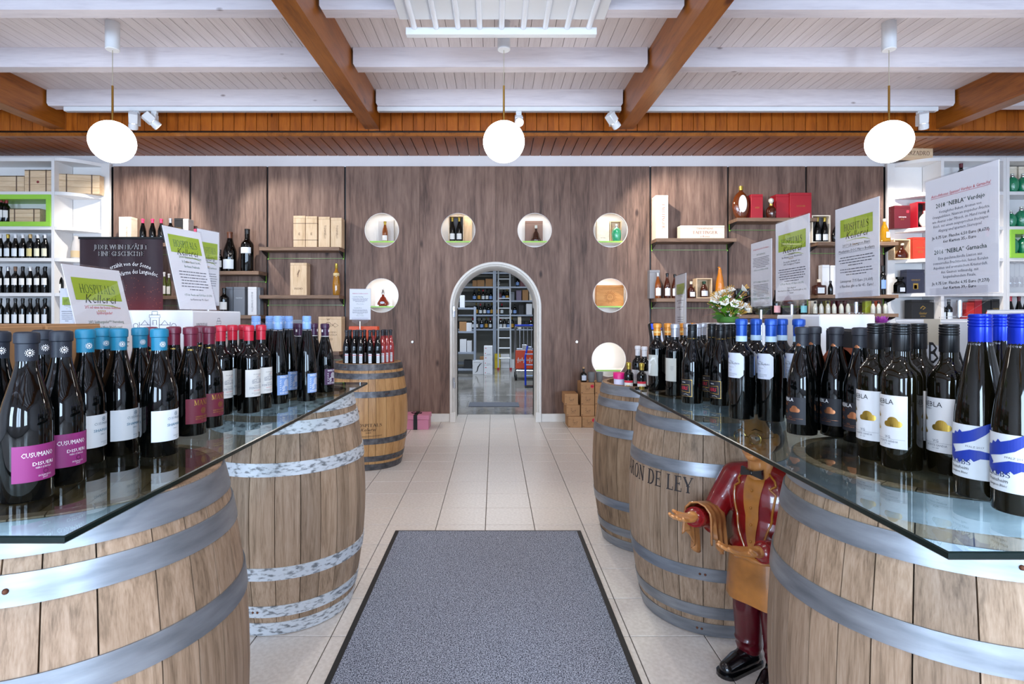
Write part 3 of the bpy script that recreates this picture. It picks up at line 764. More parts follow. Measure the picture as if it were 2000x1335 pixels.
def label_mesh(r, z0, z1, half, m, seg=14, chamfer=0.0, name='label'):
    mb = MB()
    if chamfer:
        vs = []; fs = []; n = seg + 1
        for i in range(n):
            a = -half + 2 * half * i / seg; d = max(0.0, chamfer - r * (half - abs(a)))
            vs += [((r + .0005) * math.cos(a), (r + .0005) * math.sin(a), z0 + d), ((r + .0005) * math.cos(a), (r + .0005) * math.sin(a), z1 - d)]
        mb.add(vs, [(2 * i, 2 * i + 2, 2 * i + 3, 2 * i + 1) for i in range(seg)], 0, True)
    else:
        mb.lathe([(r + .0002, z0), (r + .0005, z0), (r + .0005, z1), (r + .0002, z1)], seg, a0=-half, a1=half)
    return mb.mesh(name, m)
def wine(name, shape, h, r, glass, cap, labels=(), seg=28):
    """a bottle prototype: empty at its base with glass_body, capsule and label parts; labels face local +x"""
    t = thing(name, 'wine bottle', 'bottle')
    put('glass_body', body_mesh(shape, h, r, glass, seg), t)
    cm, ln, style = cap[:3]
    c = put('capsule', cap_mesh(h, r, ln, cm, style, max(14, seg - 6), cap[3] if len(cap) > 3 else None), t)
    if len(cap) > 4 and cap[4]:
        pr, zz, ang = cap[4]; rn = .40 * r + .0026
        pr.build('capsule_print', wrap(rn, ang, zz, .0003), c, .003)
    for lb in labels:
        z0, z1, half, m, pr = lb[:5]
        lo = put('label', label_mesh(r, z0, z1, half, m, chamfer=lb[5] if len(lb) > 5 else 0), t)
        if pr: pr.build('label_print', wrap(r, 0, z0, .0009), lo, .004)
        if len(lb) > 6: lo.rotation_euler[2] = lb[6]
    return t
def cloud(p, ink, x, y, w):
    for dx, dy, rr in ((-.30, .16, .17), (0, .30, .30), (.30, .18, .19), (-.08, .16, .16), (.14, .16, .16)): p.disc(ink, x + dx * w, y + dy * w, rr * w, 16)
    p.rect(ink, x - .30 * w, y - .01 * w, x + .30 * w, y + .2 * w)
def castle(p, ink, x, y, w, lw):
    """line drawing of a small chateau with towers and trees"""
    S = lambda pts: p.stroke(ink, [(x + a * w, y + b * w) for a, b in pts], lw)
    S([(-.10, 0), (-.10, .42), (.10, .42), (.10, 0)]); S([(-.12, .42), (-.12, .48), (.12, .48), (.12, .42)]); S([(-.06, .48), (-.06, .56), (.06, .56), (.06, .48)])
    for s in (-1, 1):
        S([(s * .10, .26), (s * .34, .26), (s * .34, 0)]); S([(s * .34, .32), (s * .34, .26)]); S([(s * .14, .26), (s * .22, .36), (s * .30, .26)])
        for k in (.16, .24): S([(s * k, .06), (s * k, .16), (s * (k + .04), .16), (s * (k + .04), .06)])
        for q in range(3): p.ring(ink, x + s * (.42 + .03 * (q % 2)) * w, y + (.06 + .09 * q) * w, .055 * w, lw, 7)
    S([(-.5, 0), (.5, 0)]); S([(-.03, .0), (-.03, .12), (.03, .12), (.03, 0)]); S([(-.04, .26), (-.04, .36), (.04, .36), (.04, .26)])
MAG = cc('magenta_label', (142, 42, 112), .55); LWHITE = cc('white_label', (216, 222, 228), .55); LWINE = cc('wine_red_label', (112, 30, 52), .55)
LCREAM = cc('cream_label', (226, 224, 220), .55); LBLUE = cc('sky_blue_label', (128, 160, 214), .55); LPURPLE = cc('purple_label', (74, 36, 78), .55)
LBLACK = cc('black_label', (26, 26, 34), .55); LPALE = cc('pale_grey_label', (200, 206, 220), .5); LBEIGE = cc('beige_label', (196, 194, 184), .55)
PW = cc('white_print', (238, 238, 240), .6); BLUEP = cc('cobalt_print', (24, 54, 160), .5); SLATE = cc('slate_print', (90, 112, 130), .6); LG = cc('soft_white_print', (228, 230, 228), .5)
CTEAL = cc('teal_capsule', (14, 116, 150), .45); CRED = cc('bright_red_capsule', (192, 26, 52), .3); CWINE = cc('wine_red_capsule', (104, 22, 48), .35)
CSKY = cc('sky_blue_cap', (136, 172, 226), .35); CPURP = cc('purple_capsule', (62, 24, 62), .35); CBLK = cc('black_cap', (14, 15, 18), .3); CBLUE = cc('royal_blue_capsule', (22, 72, 164), .3, .3)
CKREBS = cc('metallic_blue_cap', (18, 50, 190), .25, .5); CORG = cc('ochre_capsule', (214, 138, 48), .3, .2); CSIL = cc('silver_capsule', (176, 178, 188), .3, .5); CWHT = cc('white_capsule', (224, 224, 228), .4); CGOLD = cc('gold_capsule', (178, 152, 62), .3, .6)
CPINK = cc('pink_capsule', (214, 52, 96), .4)

def small_mark(ink):
    p = Print(); p.ring(ink, 0, 0, .0045, .0012, 14); p.disc(ink, 0, 0, .0022, 10)
    for k in range(12):
        a = 2 * PI * k / 12; p.disc(ink, .0066 * math.cos(a), .0066 * math.sin(a), .0008, 5)
    return p
p1 = Print(); p1.text(PW, 'CUSUMANO', -.006, .043, .0085, width=.050, bold=.006); p1.text(PW, 'DISUERI', .002, .0275, .0062, width=.036, bold=.006); p1.text(PW, "NERO D'AVOLA", .002, .022, .003, width=.026)
p1.ring(cc('dark_magenta_print', (90, 20, 70)), .005, .0155, .004, .0012); p1.text(PW, 'SICILIA DOC', .004, .0075, .0028, width=.022); p1.text(PW, '2017', .004, .0035, .003)
B_DIS = wine('wine_bottle', 'burgundy', .30, .0395, BOTTLE, (NAVY, .058, 'foil', None, (small_mark(PW), .262, -.35)), [(.036, .10, 1.12, MAG, p1)])
p2 = Print(); p2.ring(SLATE, .012, .062, .0045, .0012); p2.disc(SLATE, .012, .062, .002); p2.text(SLATE, 'CUSUMANO', .010, .049, .0058, width=.042); p2.text(cc('teal_print', (40, 110, 140)), 'SHAMARIS', .010, .034, .0062, width=.044, bold=.006)
p2.text(SLATE, 'GRILLO', .010, .0265, .003); p2.text(SLATE, 'SICILIA DOC', .014, .009, .0026); p2.text(SLATE, '2017', .014, .005, .0026)
B_SHA = wine('wine_bottle', 'burgundy', .30, .0395, BOTTLE, (CTEAL, .056, 'foil', None, (small_mark(PW), .262, -.3)), [(.036, .108, 1.12, LWHITE, p2), (.04, .10, .55, cc('slate_label', (120, 138, 150)), None, 0, 2.6)])
p3 = Print(); p3.text(GOLD, 'MANZ', 0, .050, .014, font='serif', width=.046)
for rr in (.008, .0055, .003): p3.ring(GOLD, .004, .034, rr, .0008, 16)
for k in range(6): p3.stroke(GOLD, [(.004, .034), (.004 + .008 * math.cos(k * PI / 3), .034 + .008 * math.sin(k * PI / 3))], .0006)
p3.text(GOLD, 'HERRENBERG', .002, .0165, .0038, width=.042); p3.text(GOLD, 'SPÄTBURGUNDER', .002, .0105, .0038, width=.042); p3.text(GOLD, '2012', .002, .005, .0034)
pc3 = Print()
for k in range(4): pc3.text(GOLD, 'MANZ', -.045 + k * .03, 0, .004, font='serif'); pc3.disc(GOLD, -.03 + k * .03, .002, .0008, 6)
B_MAN = wine('wine_bottle', 'burgundy', .30, .0395, BOTTLE, (CWINE, .07, 'foil', None, (pc3, .234, 0)), [(.034, .102, 1.1, LWINE, p3)])
p4 = Print(); castle(p4, cc('engraving_ink', (92, 98, 122)), 0, .046, .042, .0007); p4.text(GREYINK, 'Cru Bourgeois', 0, .074, .004, shear=.3); p4.text(REDINK, '2014', .006, .069, .003)
p4.text(GREYINK, 'CHATEAU', 0, .036, .0032, width=.03); p4.text(cc('steel_print', (96, 104, 128)), 'FONTESTEAU', 0, .026, .0072, font='serif', width=.058); p4.text(REDINK, 'HAUT-MEDOC', 0, .019, .003, width=.03); p4.para(GREYINK, 0, .012, .05, 2, .004, .0014)
B_FON = wine('wine_bottle', 'bordeaux', .30, .0375, BOTTLE, (CRED, .054, 'foil'), [(.056, .148, 1.12, LCREAM, p4)])
def swirl(p, ink, h, w, top, bot):
    p.text(ink, top, 0, h - .011, .0085, width=w * .86, bold=.01); p.text(ink, bot, 0, .003, .0085, width=w * .86, bold=.01)
    for r0, n in ((.0035, 20), (.0075, 26), (.0115, 30)): p.ring(ink, .002, h * .60, r0, .0018, n)
    for s in (-1, 1):
        for k in range(3): p.stroke(ink, [(s * (.004 + .004 * k), h * .48), (s * (.010 + .004 * k), h * .36), (s * (.006 + .004 * k), h * .25), (s * (.014 + .002 * k), h * .2)], .0016)
    for s in (-1, 1):
        for k in range(5): p.stroke(ink, [(s * w * .43, h * (.26 + .11 * k)), (s * w * .34, h * (.30 + .11 * k))], .0018)
p5 = Print(); swirl(p5, PW, .074, .062, 'WIN WIN', 'VON WINNING')
pq5 = Print(); pq5.text(PW, 'WIN', 0, 0, .009, bold=.012); pc5 = Print()
for k in range(3): pc5.text(PW, 'IO', -.032 + k * .032, .004, .009, bold=.012); pc5.text(PW, 'VON WINNING', -.032 + k * .032, -.022, .003, width=.028)
B_WIN = wine('wine_bottle', 'flute', .332, .0365, BOTTLE, (CSKY, .062, 'screw', None, (pc5, .297, 0)), [(.034, .108, .98, LBLUE, p5)])
p6 = Print(); swirl(p6, PW, .068, .062, 'WIN WIN', 'VON WINNING')
pc6 = Print()
for k in range(3): pc6.rect(PW, -.034 + k * .032, .0, -.026 + k * .032, .011)
B_PUR = wine('wine_bottle', 'burgundy', .30, .0385, BOTTLE, (CPURP, .058, 'foil', (cc('pale_ring', (226, 220, 226)), .058, .055), (pc6, .262, 0)), [(.034, .102, 1.0, LPURPLE, p6)])
# right table
def claw(p, ink, w, h):
    a = [(-.5, .52), (-.30, .56), (-.05, .60), (.2, .68), (.40, .80), (.5, .88), (.5, 1.0), (.33, .94), (.12, .85), (-.06, .80), (-.12, .84), (-.18, .78), (-.26, .80), (-.30, .74), (-.40, .74), (-.5, .70)]
    b = [(-.5, .72), (-.36, .68), (-.25, .60), (-.28, .56), (-.12, .60), (.1, .66), (.3, .66), (.5, .63), (.5, .52), (.30, .52), (.18, .46), (.12, .50), (.04, .43), (-.04, .47), (-.12, .40), (-.2, .46), (-.28, .42), (-.40, .48), (-.5, .50)]
    p.poly(ink, [(x * w, y * h - .16 * h) for x, y in b]); p.poly(ink, [(x * w, y * h - .02 * h) for x, y in a])
p7 = Print(); claw(p7, BLUEP, .074, .105); p7.text(cc('navy_print', (40, 52, 96)), 'KREBS', -.012, .024, .0095, font='serif', width=.042); p7.text(INK, 'Freinsheim', -.012, .015, .0062, width=.036, shear=.2); p7.text(INK, 'Sauvignon Blanc', -.012, .0075, .0042, width=.034, shear=.2); p7.text(GREYINK, 'PFALZ 2017', .014, .056, .0034, width=.026)
pc7 = Print()
for k in range(3): pc7.text(CSIL, 'KREBS', -.035 + k * .035, 0, .006, font='serif', width=.022)
B_KRE = wine('wine_bottle', 'flute', .332, .0385, BOTTLEOLIVE, (CKREBS, .068, 'screw', None, (pc7, .272, 0)), [(.036, .132, .98, LWHITE, p7), (.04, .12, .5, LBLUE, None, 0, 2.4)])
NG = cc('cloud_gold', (190, 156, 70), .3, .85)
p8 = Print(); p8.text(INK, 'NEBLA', -.008, .094, .0105, width=.044); p8.text(GREYINK, 'VERDEJO', -.016, .088, .0035); cloud(p8, NG, .012, .046, .036); cloud(p8, NG, -.026, .064, .018); cloud(p8, NG, -.026, .037, .018)
p8.text(GREYINK, 'VG', .002, .021, .006); p8.stroke(GREYINK, [(-.034, .0195), (.034, .0195)], .0004); p8.text(GREYINK, 'VICENTE GANDIA', .002, .0125, .0042, width=.04); p8.text(GREYINK, 'EST. 1885', .002, .0075, .0022)
B_VER = wine('wine_bottle', 'bordeaux', .312, .0378, BOTTLEOLIVE, (CBLK, .060, 'screw'), [(.045, .158, 1.02, cc('off_white_label', (222, 222, 224)), p8), (.07, .135, .42, LWHITE, None, 0, 2.55)])
p9 = Print(); p9.text(PW, 'NEBLA', -.010, .062, .0095, width=.040); p9.text(COPPER, 'GARNACHA', -.016, .057, .003); cloud(p9, COPPER, .012, .033, .030); cloud(p9, COPPER, -.018, .049, .015); cloud(p9, COPPER, -.018, .028, .015)
p9.text(COPPER, 'VG', 0, .0165, .0045); p9.stroke(COPPER, [(-.034, .0155), (.034, .0155)], .0004); p9.text(COPPER, 'VICENTE GANDIA', 0, .0095, .0032, width=.032)
pc9 = Print(); cloud(pc9, COPPER, 0, 0, .013)
B_GAR = wine('wine_bottle', 'burgundy', .30, .0385, BOTTLE, (cc('matt_charcoal_capsule', (34, 37, 46), .5), .064, 'foil', None, (pc9, .246, .3)), [(.030, .104, 1.06, LBLACK, p9)])
p10 = Print(); p10.ring(BLUEP, -.018, .067, .005, .001); p10.disc(BLUEP, -.018, .067, .0035); p10.text(INK, 'Marco Bonfante', .004, .044, .0065, width=.046, shear=.15); p10.stroke(GREYINK, [(-.01, .055), (.01, .051), (-.006, .056), (.016, .038)], .0005); p10.text(GREYINK, 'Monferrato', .0, .033, .003); p10.text(BLUEP, '7.3', -.006, .022, .006); p10.para(GREYINK, 0, .014, .045, 3, .004, .0014)
B_BON = wine('wine_bottle', 'bordeaux', .322, .0385, BOTTLE, (CBLUE, .076, 'foil', (cc('pale_blue_band', (176, 204, 226)), .074, .056)), [(.132, .212, 1.0, LPALE, p10, .010), (.14, .20, .4, LBLUE, None, 0, 2.5)])
p11 = Print()
for (a, b_, c, d) in ((-.034, .002, .034, .064),): p11.stroke(GOLD, [(a, b_), (c, b_), (c, d), (a, d), (a, b_)], .0014)
p11.stroke(GOLD, [(-.026, .020), (.026, .017), (.024, .046), (-.024, .043), (-.026, .020)], .0022); p11.text(REDINK, 'DERS', 0, .026, .013, width=.038, shear=.2, bold=.01); p11.text(PW, 'WEINE', 0, .052, .004); p11.text(GOLD, '***', .016, .012, .004); p11.stroke(PW, [(.0, .008), (.012, .011), (.022, .006)], .0008)
pc11 = Print()
for k in range(3): pc11.text(GOLD, 'BREUER LINIE', -.032 + k * .032, 0, .003, width=.026)
B_DER = wine('wine_bottle', 'burgundy', .30, .0385, BOTTLE, (CBLK, .060, 'screw', (GOLD, .058, .057), (pc11, .244, 0)), [(.026, .092, .98, LBLACK, p11)])
p12 = Print(); p12.text(GREYINK, '1919', -.02, .018, .008, width=.02); p12.para(GREYINK, .024, .062, .014, 5, .004, .0015)
B_SIL = wine('wine_bottle', 'bordeaux', .30, .038, BOTTLE, (CSIL, .056, 'foil'), [(.060, .156, 1.08, LBEIGE, p12)])
p13 = Print()   # pale winged figure
for k in range(7): p13.stroke(LG, [(.000, .062), (.012 + .003 * k, .076 + .001 * k), (.022 + .002 * k, .090 - .006 * k)], [.004, .003, .0008])
p13.disc(LG, -.006, .066, .006); p13.poly(LG, [(-.014, .060), (.004, .062), (.008, .040), (.004, .012), (-.004, .004), (-.020, .004), (-.016, .03)]); p13.stroke(LG, [(-.012, .05), (.006, .042), (.010, .054)], .004); p13.para(GREENINK, -.03, .058, .012, 3, .006, .003)
B_ORG = wine('wine_bottle', 'bordeaux', .30, .038, BOTTLE, (CORG, .056, 'foil', (cc('ochre_band', (226, 190, 120), .4), .044, .036)), [(.064, .158, 1.08, cc('stone_label', (184, 184, 176), .55), p13)])
p14 = Print(); p14.para(GREYINK, 0, .05, .04, 4, .008, .002)
B_WHT = wine('wine_bottle', 'bordeaux', .27, .034, BOTTLE, (CWHT, .058, 'foil'), [(.05, .13, 1.1, LWHITE, p14)])
p15 = Print(); p15.rect(REDINK, -.026, .048, .026, .060); p15.rect(GOLD, -.012, .020, .008, .034)
B_GLD = wine('wine_bottle', 'bordeaux', .185, .027, BOTTLE, (CGOLD, .040, 'foil'), [(.024, .084, 1.0, LCREAM, p15)])

def rows(proto, group, data, face):
    for (x, y, lab) in data: place(proto, (x, y, ZG), face + rnd.uniform(-.07, .07), lab, group)
FL, FR = -.26, PI + .26
rows(B_DIS, 'navy capped bottles on left glass table', [
 (-.845, .995, 'wine bottle, navy capsule, magenta label, nearest the camera on left glass table'),
 (-.857, 1.09, 'wine bottle, navy capsule, magenta label, second in front row on left glass table'),
 (-.955, 1.06, 'wine bottle with navy capsule in back row, cut by left picture edge'),
 (-.955, 1.165, 'wine bottle with navy capsule in back row, right beside the first teal capped bottle')], FL)
rows(B_SHA, 'teal capped bottles on left glass table', [
 (-.875, 1.178, 'teal capped wine bottle half hidden behind the second magenta labelled bottle'),
 (-.856, 1.255, 'teal capped wine bottle with white label, left one of the two in front row'),
 (-.785, 1.29, 'teal capped wine bottle with white label, right one of the two in front row'),
 (-.935, 1.315, 'teal capped wine bottle mostly hidden, just left behind the left front teal bottle'),
 (-.882, 1.37, 'teal capped wine bottle standing between and behind the two front teal bottles')], FL)
rows(B_MAN, 'wine red capped bottles on left glass table', [
 (-.850, 1.54, 'wine red capped bottle with gold lettered red label, left one in front row'),
 (-.856, 1.65, 'wine red capped bottle with gold lettered red label, right one in front row'),
 (-.932, 1.60, 'wine red capped bottle in back row, just right of the teal capped bottles'),
 (-.938, 1.50, 'wine red capped bottle in back row, hidden between the teal capped bottles'),
 (-.94, 1.76, 'wine red capped bottle at back right, behind the right front red labelled bottle')], FL)
rows(B_FON, 'bright red capped bottles on left glass table', [
 (-.848, 1.90, 'bright red capped bottle with chateau label, nearest one in the front row'),
 (-.842, 1.985, 'bright red capped bottle with chateau label, second one in the front row'),
 (-.925, 1.86, 'bright red capped bottle in back row, leftmost, label partly covered'),
 (-.928, 1.95, 'bright red capped bottle in back row, second from left'),
 (-.925, 2.03, 'bright red capped bottle in back row, hidden behind the nearest front one')], FL)
rows(B_WIN, 'sky blue capped bottles on left glass table', [
 (-.826, 2.10, 'tall sky blue capped bottle with swirl label, left one in front'),
 (-.738, 2.165, 'tall sky blue capped bottle with swirl label, standing rightmost by the table edge'),
 (-.826, 2.21, 'tall sky blue capped bottle behind the front left one, label partly covered'),
 (-.893, 2.19, 'tall sky blue capped bottle second from the left'),
 (-.918, 2.12, 'tall sky blue capped bottle leftmost, above the bright red capsules'),
 (-.885, 2.31, 'tall sky blue capped bottle mostly hidden in the middle of its group')], FL)
rows(B_PUR, 'purple capped bottles on left glass table', [
 (-.745, 2.42, 'purple capped bottle with purple swirl label, last in front by table corner'),
 (-.91, 2.50, 'purple capped bottle in back row, second from left behind the blue caps'),
 (-.866, 2.44, 'purple capped bottle in back row, third from left behind the blue caps'),
 (-.824, 2.51, 'purple capped bottle in back row, right of the rightmost sky blue cap'),
 (-1.05, 2.50, 'purple capped bottle in back row, leftmost behind the red capsules')], FL)
rows(B_KRE, 'metallic blue capped bottles on right glass table', [
 (.884, 1.003, 'metallic blue screw capped bottle with crab claw label, left one in front'),
 (.884, .925, 'metallic blue screw capped bottle with crab claw label, cut by right picture edge'),
 (.968, 1.055, 'metallic blue screw capped bottle standing behind between the two front ones')], FR)
rows(B_VER, 'black capped bottles with white cloud labels', [
 (.886, 1.20, 'black screw capped bottle with white label and gold clouds, middle front'),
 (.865, 1.25, 'black screw capped bottle with white label and gold clouds, leftmost of its kind'),
 (.957, 1.16, 'black screw capped bottle with white cloud label, rightmost beside the blue caps'),
 (.945, 1.315, 'black screw capped bottle with white cloud label, mostly hidden behind the middle one'),
 (.992, 1.29, 'black screw capped bottle with white cloud label, back right, only strip of label showing')], FR)
rows(B_GAR, 'black bottles with copper clouds', [
 (.865, 1.55, 'charcoal capped bottle with black label and copper clouds, leftmost in front'),
 (.930, 1.50, 'charcoal capped bottle with black label and copper clouds, middle of three in front'),
 (.950, 1.432, 'charcoal capped bottle with black label and copper clouds, beside the white cloud labels'),
 (.940, 1.62, 'charcoal capped bottle with copper cloud capsule standing behind the front three')], FR)
rows(B_BON, 'royal blue capped bottles on right glass table', [
 (.802, 1.79, 'royal blue capped bottle with pale octagonal label, left one in front row'),
 (.878, 1.75, 'royal blue capped bottle with pale octagonal label, right one in front row'),
 (.892, 1.88, 'royal blue capped bottle in back row, between the two front ones'),
 (.975, 1.87, 'royal blue capped bottle in back row, second from right'),
 (.972, 1.76, 'royal blue capped bottle farthest right, beside the charcoal capped bottles')], FR)
rows(B_DER, 'black screw capped bottles with gold framed labels', [
 (.757, 2.11, 'black screw capped bottle with gold framed dark label, left one in front'),
 (.846, 2.06, 'black screw capped bottle with gold framed dark label, right one in front'),
 (.868, 2.20, 'black screw capped bottle standing behind between the two gold framed ones'),
 (.912, 2.17, 'black screw capped bottle in back row, left of the first royal blue capsule'),
 (.952, 2.20, 'black screw capped bottle in back row, right behind the first royal blue capsule'),
 (1.00, 2.18, 'black screw capped bottle in back row, between the royal blue capsules')], FR)
rows(B_SIL, 'silver capped bottles on right glass table', [
 (.76, 2.32, 'silver capped bottle with plain beige label in front row'),
 (.85, 2.43, 'silver capped bottle in back row, first from left'),
 (.885, 2.41, 'silver capped bottle in back row, second from left'),
 (.945, 2.50, 'silver capped bottle in back row, third from left'),
 (.955, 2.42, 'silver capped bottle in back row, fourth from left'),
 (1.0, 2.47, 'silver capped bottle in back row, far right')], FR)
rows(B_ORG, 'ochre capped bottles on right glass table', [
 (.738, 2.50, 'ochre capped bottle with pale winged figure label, in front by table corner'),
 (.795, 2.525, 'ochre capped bottle in back row, second from left')], FR)
for (x, y, lab) in ((.868, 2.53, 'ochre capped bottle in back row, between the silver capsules'), (.91, 2.53, 'ochre capped bottle in back row, rightmost, mostly hidden')):
    place(B_ORG, (x, y, ZG), FR, lab, 'ochre capped bottles on right glass table')
# weathered barrel
ZB3 = .855
place(B_WHT, (.845, 3.25, ZB3), FR + .6, 'white capped wine bottle on weathered barrel, back left one', 'white capped bottles on weathered barrel')
place(B_WHT, (.862, 3.17, ZB3), FR + .6, 'white capped wine bottle on weathered barrel, front one with white label', 'white capped bottles on weathered barrel')
place(B_WHT, (.935, 3.21, ZB3), FR + .6, 'white capped wine bottle on weathered barrel, right one behind the ochre capsule', 'white capped bottles on weathered barrel')
place(B_GLD, (.755, 3.10, ZB3), FR + 1.0, 'small gold capped half bottle beside the pink lidded tin', 'gold capped half bottles on weathered barrel')
place(B_GLD, (.815, 3.05, ZB3), FR + 1.0, 'small gold capped half bottle seen through the glass corner', 'gold capped half bottles on weathered barrel')
tin = thing('gift_tin', 'white paper tin with bright pink lid on weathered barrel', 'tin', (.715, 3.16, ZB3))
MB().lathe([(0, 0), (.030, 0), (.031, .09), (.0, .09)], 24).obj('tin_body', cc('lilac_white_paper', (214, 210, 232), .5), tin)
MB().lathe([(.0325, .085), (.034, .086), (.034, .118), (.032, .121), (0, .121)], 24).obj('lid', cc('hot_pink_lid', (216, 24, 120), .4), tin)
# small bottles on the golden barrel
p16 = Print(); p16.text(REDINK, 'wine', 0, .062, .014, shear=.2, bold=.01); p16.para(GREYINK, 0, .05, .022, 8, .006, .002)
B_SRED = wine('wine_bottle', 'burgundy', .29, .031, BOTTLE, (cc('charcoal_cap', (40, 40, 46), .45), .055, 'foil'), [(.008, .088, .42, LWHITE, p16)], 20)
B_SROS = wine('wine_bottle', 'burgundy', .29, .031, ROSE, (bpy.data.materials['charcoal_cap'], .055, 'foil'), [(.008, .088, .42, LWHITE, p16)], 20)
ZB2 = .896
for k, (px, y) in enumerate(((677, 4.72), (692, 4.69), (704.5, 4.68), (722.6, 4.69), (738, 4.71))):
    place(B_SRED, (XA(px, y), y, ZB2), -PI / 2 + .25, ['first', 'second', 'third', 'fourth', 'fifth'][k] + ' dark red wine bottle from the left on golden barrel, front row', 'dark bottles on golden barrel')
for k, (px, y) in enumerate(((684, 4.82), (698, 4.80), (712, 4.80))):
    place(B_SRED, (XA(px, y), y, ZB2), -PI / 2 + .25, ['first', 'second', 'third'][k] + ' dark red wine bottle from the left on golden barrel, back row', 'dark bottles on golden barrel')
for k, (px, y) in enumerate(((747, 4.76), (755, 4.82), (763, 4.88), (730, 4.80), (750, 4.92))):
    place(B_SROS, (XA(px, y), y, ZB2), -PI / 2 + .25, ['first rose wine bottle right of the dark ones on golden barrel', 'second rose wine bottle right of the dark ones on golden barrel', 'rightmost rose wine bottle on golden barrel', 'rose wine bottle glimpsed behind the fourth dark bottle on golden barrel', 'rose wine bottle at the back right of golden barrel'][k], 'rose bottles on golden barrel')

def settle(limit):
    """slide bottles that would touch a little further from their neighbours in front"""
    bs = [o for o in bpy.data.objects if o.type == 'EMPTY' and o.get('category') == 'bottle']
    rad = {o.name: max([v.co.x for c in o.children if c.name.startswith('glass_body') for v in c.data.vertices] or [.04]) + .0012 for o in bs}
    for _ in range(160):
        hit = False
        bs.sort(key=lambda o: o.location.y)
        for i, a in enumerate(bs):
            for b in bs[i + 1:]:
                if b.location.y - a.location.y > .1: break
                if abs(a.location.z - b.location.z) > .02: continue
                d = math.hypot(a.location.x - b.location.x, a.location.y - b.location.y)
                if d < rad[a.name] + rad[b.name]:
                    k = 1 + .004 / b.location.y
                    b.location.x *= k; b.location.y *= k; hit = True
        if not hit: break
settle(160)
# ------------------------------------------------------------------ signs in clear holders
def sign(label, tl, tr, h, lean, pr, holder='stand', zbase=None, w=.21, name='price_sign'):
    """tl, tr: top corners (x, y, z) in the room; the sheet hangs h below them and lean is how far its foot stands out along its face"""
    tl = Vector(tl); tr = Vector(tr); ux = (tr - tl); ww = ux.length; ux.normalize()
    nrm = ux.cross(Vector((0, 0, 1))).normalized()          # towards the reader
    dn = (Vector((0, 0, -1)) * math.sqrt(max(0, h * h - lean * lean)) + nrm * lean).normalized()
    bl = tl + dn * h; mid = bl + ux * ww / 2
    uy = -dn; uz = ux.cross(uy)
    t = thing(name, label, 'sign', (mid.x, mid.y, mid.z if zbase is None else zbase))
    Mw = Matrix(((ux.x, uy.x, uz.x, mid.x), (ux.y, uy.y, uz.y, mid.y), (ux.z, uy.z, uz.z, mid.z), (0, 0, 0, 1)))
    M = Matrix.Translation(-t.location) @ Mw
    pa = MB().box(-ww / 2 + .004, ww / 2 - .004, .004, h - .004, -.0012, .0, M=M).obj('paper', PAPER, t)
    if pr: pr.build('sheet_print', lambda a, b: tuple(M @ Vector((a * ww / .21, b * h / .297, .0006))), pa)
    ac = MB().box(-ww / 2, ww / 2, 0, h, .0014, .0032, M=M).box(-ww / 2, ww / 2, 0, h, -.0042, -.0022, M=M)
    ac.obj('acrylic_sleeve', ACRYLIC, t)
    if holder == 'stand':
        cl = MB(); cw = ww * .38
        cl.box(-cw, cw, -.012, .022, .004, .0065, M=M).box(-cw, cw, -.012, .022, -.0075, -.005, M=M).box(-cw, cw, -.014, -.010, -.0075, .0065, M=M)
        cl.ext([(-cw, -.012), (cw, -.012), (.012, -.05), (-.012, -.05)], -.0015, .0015, M=M)
        cl.obj('clip', ACRYLIC, t)
        z0 = 0.004
        MB().tube([(0, 0, z0), (0, 0, mid.z - t.location.z - .012)], .006, 10).obj('stem', CHROME, t)
        MB().lathe([(0, 0), (.04, 0), (.04, .003), (.008, .005), (0, .005)], 20).obj('foot', ACRYLIC, t)
    else:
        bk = MB(); v = [Vector((-ww / 2, 0, -.004)), Vector((ww / 2, 0, -.004))]
        nb = M.to_3x3().inverted() @ (-nrm); dnl = M.to_3x3().inverted() @ Vector((0, 0, -1))
        top = Vector((0, h * .62, -.004))
        foot = top + nb * (lean * .5 + .03); foot = foot + dnl * ((M @ foot).z - (M @ Vector((0, 0, 0))).z)
        for s in (-1, 1):
            bk.add([tuple(Vector((s * .03 - .015, top.y, top.z))), tuple(Vector((s * .03 + .015, top.y, top.z))), tuple(foot + Vector((s * .03 + .015, 0, 0))), tuple(foot + Vector((s * .03 - .015, 0, 0)))], [(0, 1, 2, 3)], 0, False, M)
        bk.obj('easel_foot', ACRYLIC, t)
    return t
U = lambda p, ink, x0, x1, y: p.stroke(ink, [(x0, y), (x1, y)], .0007)
# right signs (stand on the cartons, facing the aisle); local sheet 0.21 x 0.297, y from its foot
q = Print(); q.text(REDINK, 'Autochthones Spanien! Verdejo & Garnacha!', 0, .247, .0075, width=.165, shear=.2); U(q, REDINK, -.083, .083, .2445)
q.text(GREENINK, '2018 “NEBLA” Verdejo', 0, .220, .0105, width=.136, bold=.006)
for k, s in enumerate(('Vorzügliches Bukett, Aromen von', 'Orangenblüten, Nuancen tropischer Früchte', 'wie Ananas oder Pfirsich, im Mund rassig &', 'frisch, mit einem ausgesprochen fruchtigen', 'Abgang und apartem Säurespiel.')): q.text(GREYINK, s, 0, .2055 - k * .0115, .0068, width=(.118, .158, .158, .152, .122)[k], shear=.2)
q.text(INK, 'Je 0,75 Ltr. Flasche 6,50 Euro (8,67/l)', 0, .143, .0072, width=.158, bold=.006); q.text(INK, '6er Karton 35,- Euro', 0, .131, .0072, width=.092, bold=.006)
q.text(GREENINK, '2016 “NEBLA” Garnacha', 0, .105, .0105, width=.146, bold=.006)
